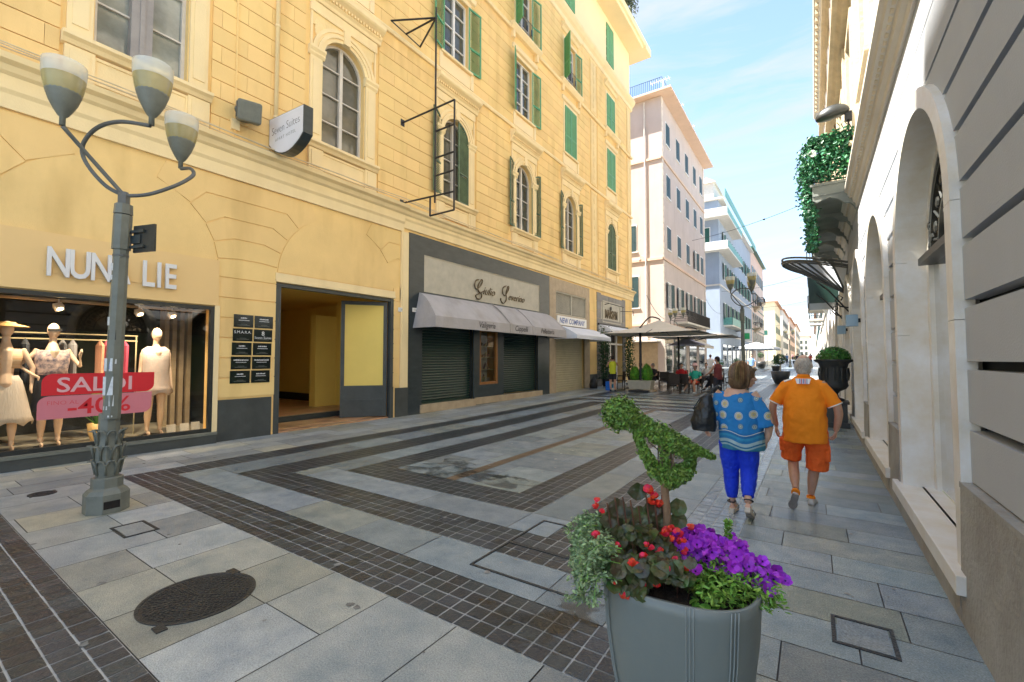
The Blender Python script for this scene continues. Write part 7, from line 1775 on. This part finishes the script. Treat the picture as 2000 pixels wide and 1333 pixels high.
# climbing plants either side of the corner shop door, distant white umbrellas and awnings
for x,y,lb in ((-9.6,23.3,'dark climbing plant left of corner shop doorway'),(-9.55,27.2,'dark climbing plant right of corner shop doorway')):
    t=thing('climbing_plant',(x,y,G(y)),lb,'climbing plant'); m=MB()
    for k in range(1400): leafat(m,V(x+RNG.normal()*.14,y+RNG.normal()*.22,G(y)+.4+random.random()*2.9),Vector(RNG.normal(size=3)),.10,.06)
    m.build('leaves',cm('dark_creeper_leaf',(.02,.07,.02)),t); m=MB(); m.tube([(x,y,G(y)),(x,y,G(y)+3.2)],.03,5); m.build('stem',M['beige'],t)
    m=MB(); m.lathe([(.18,0),(.24,.42),(.2,.42)],(x+.1,y,G(y)),14); m.build('pot',M['black'],t)
def whumb(x,y,s,lb):
    z=G(y); t=thing('white_umbrella',(x,y,z),lb,'umbrella','distant white cafe umbrellas'); m=MB(); c=V(x,y,z+3.2); cs=[V(x+a*s,y+b*s,z+2.6) for a,b in ((-1,-1),(1,-1),(1,1),(-1,1))]
    for k in range(4): m.poly([c,cs[k],cs[(k+1)%4]]); m.poly([cs[k],cs[(k+1)%4],cs[(k+1)%4]-V(0,0,.25),cs[k]-V(0,0,.25)])
    m.build('canopy',M['canvasw'],t); m=MB(); m.tube([(x,y,z),(x,y,z+3.2)],.05,6); m.build('pole',M['white'],t)
t=thing('hanging_sign',(-9.9,76,5),'white and green square sign projecting from blue building','shop sign'); m=MB(); m.box(-9.2,-7.8,76,76.15,4.4,6.2); m.build('board',M['white'],t); m=MB(); m.box(-9.0,-8.0,75.96,76,4.7,5.6); m.build('green_panel',cm('sign_green',(.03,.35,.12)),t); m=MB(); m.box(-9.9,-9.2,76.04,76.12,5.9,6.0); m.build('bracket_arm',M['iron'],t)
t=thing('shop_awning',(-9.9,46,3.2),'beige shop awning on ground floor of pink building','awning'); m=MB(); m.hexa([(-9.85,44.5,3.6),(-8.4,44.5,2.9),(-8.4,49,2.9),(-9.85,49,3.6)],[(-9.85,44.5,3.64),(-8.4,44.5,2.94),(-8.4,49,2.94),(-9.85,49,3.64)]); m.box(-8.42,-8.4,44.5,49,2.7,2.92); m.build('canvas',M['canvast'],t); m=MB(); m.tube([(-9.85,44.6,3.0),(-8.45,44.6,2.9)],.02,4); m.tube([(-9.85,48.9,3.0),(-8.45,48.9,2.9)],.02,4); m.build('arms',M['iron'],t)
whumb(-6.0,64,1.8,'nearest of distant white umbrellas'); whumb(-6.6,72,1.9,'second of distant white umbrellas'); whumb(-6.2,82,1.9,'third of distant white umbrellas'); whumb(-7.2,95,2,'farthest white umbrella on left')
for y,z,lb in ((100,3.4,'white sloping shop awning under salmon cream building, near one'),(112,3.5,'white sloping shop awning under salmon cream building, far one'),(84,3.3,'white sloping shop awning under blue building')):
    o=MB(); o.hexa([(-9.9,y-3,z+.7),(-7.9,y-3,z),(-7.9,y+3,z),(-9.9,y+3,z+.7)],[(-9.9,y-3,z+.75),(-7.9,y-3,z+.05),(-7.9,y+3,z+.05),(-9.9,y+3,z+.75)]); tag(o.build('shop_awning',M['canvasw']),lb,'awning','distant white shop awnings')
for i,(x,y) in enumerate(((-6.8,42),(-3.2,52),(-6.5,50),(-1.0,90),(-2.6,88))):
    t=thing('tub_plant',(x,y,G(y)),['round tub plant in front of pink building end','low tub plant at right of street beyond first ball tree','round tub plant in front of blue building','far green tub plant nearest right wall','far green tub plant left of street centre'][i],'plant','distant tub plants')
    m=MB(); m.lathe([(.3,0),(.4,.5),(.35,.5)],(x,y,G(y)),16); m.build('tub',um,t); m=MB()
    for k in range(300):
        v=Vector(RNG.normal(size=3)).normalized(); leafat(m,V(x,y,G(y)+.95)+v*.42*random.random()**.4,v,.12,.06)
    m.build('leaves',cm('tub_leaf',(.04,.14,.03)),t)
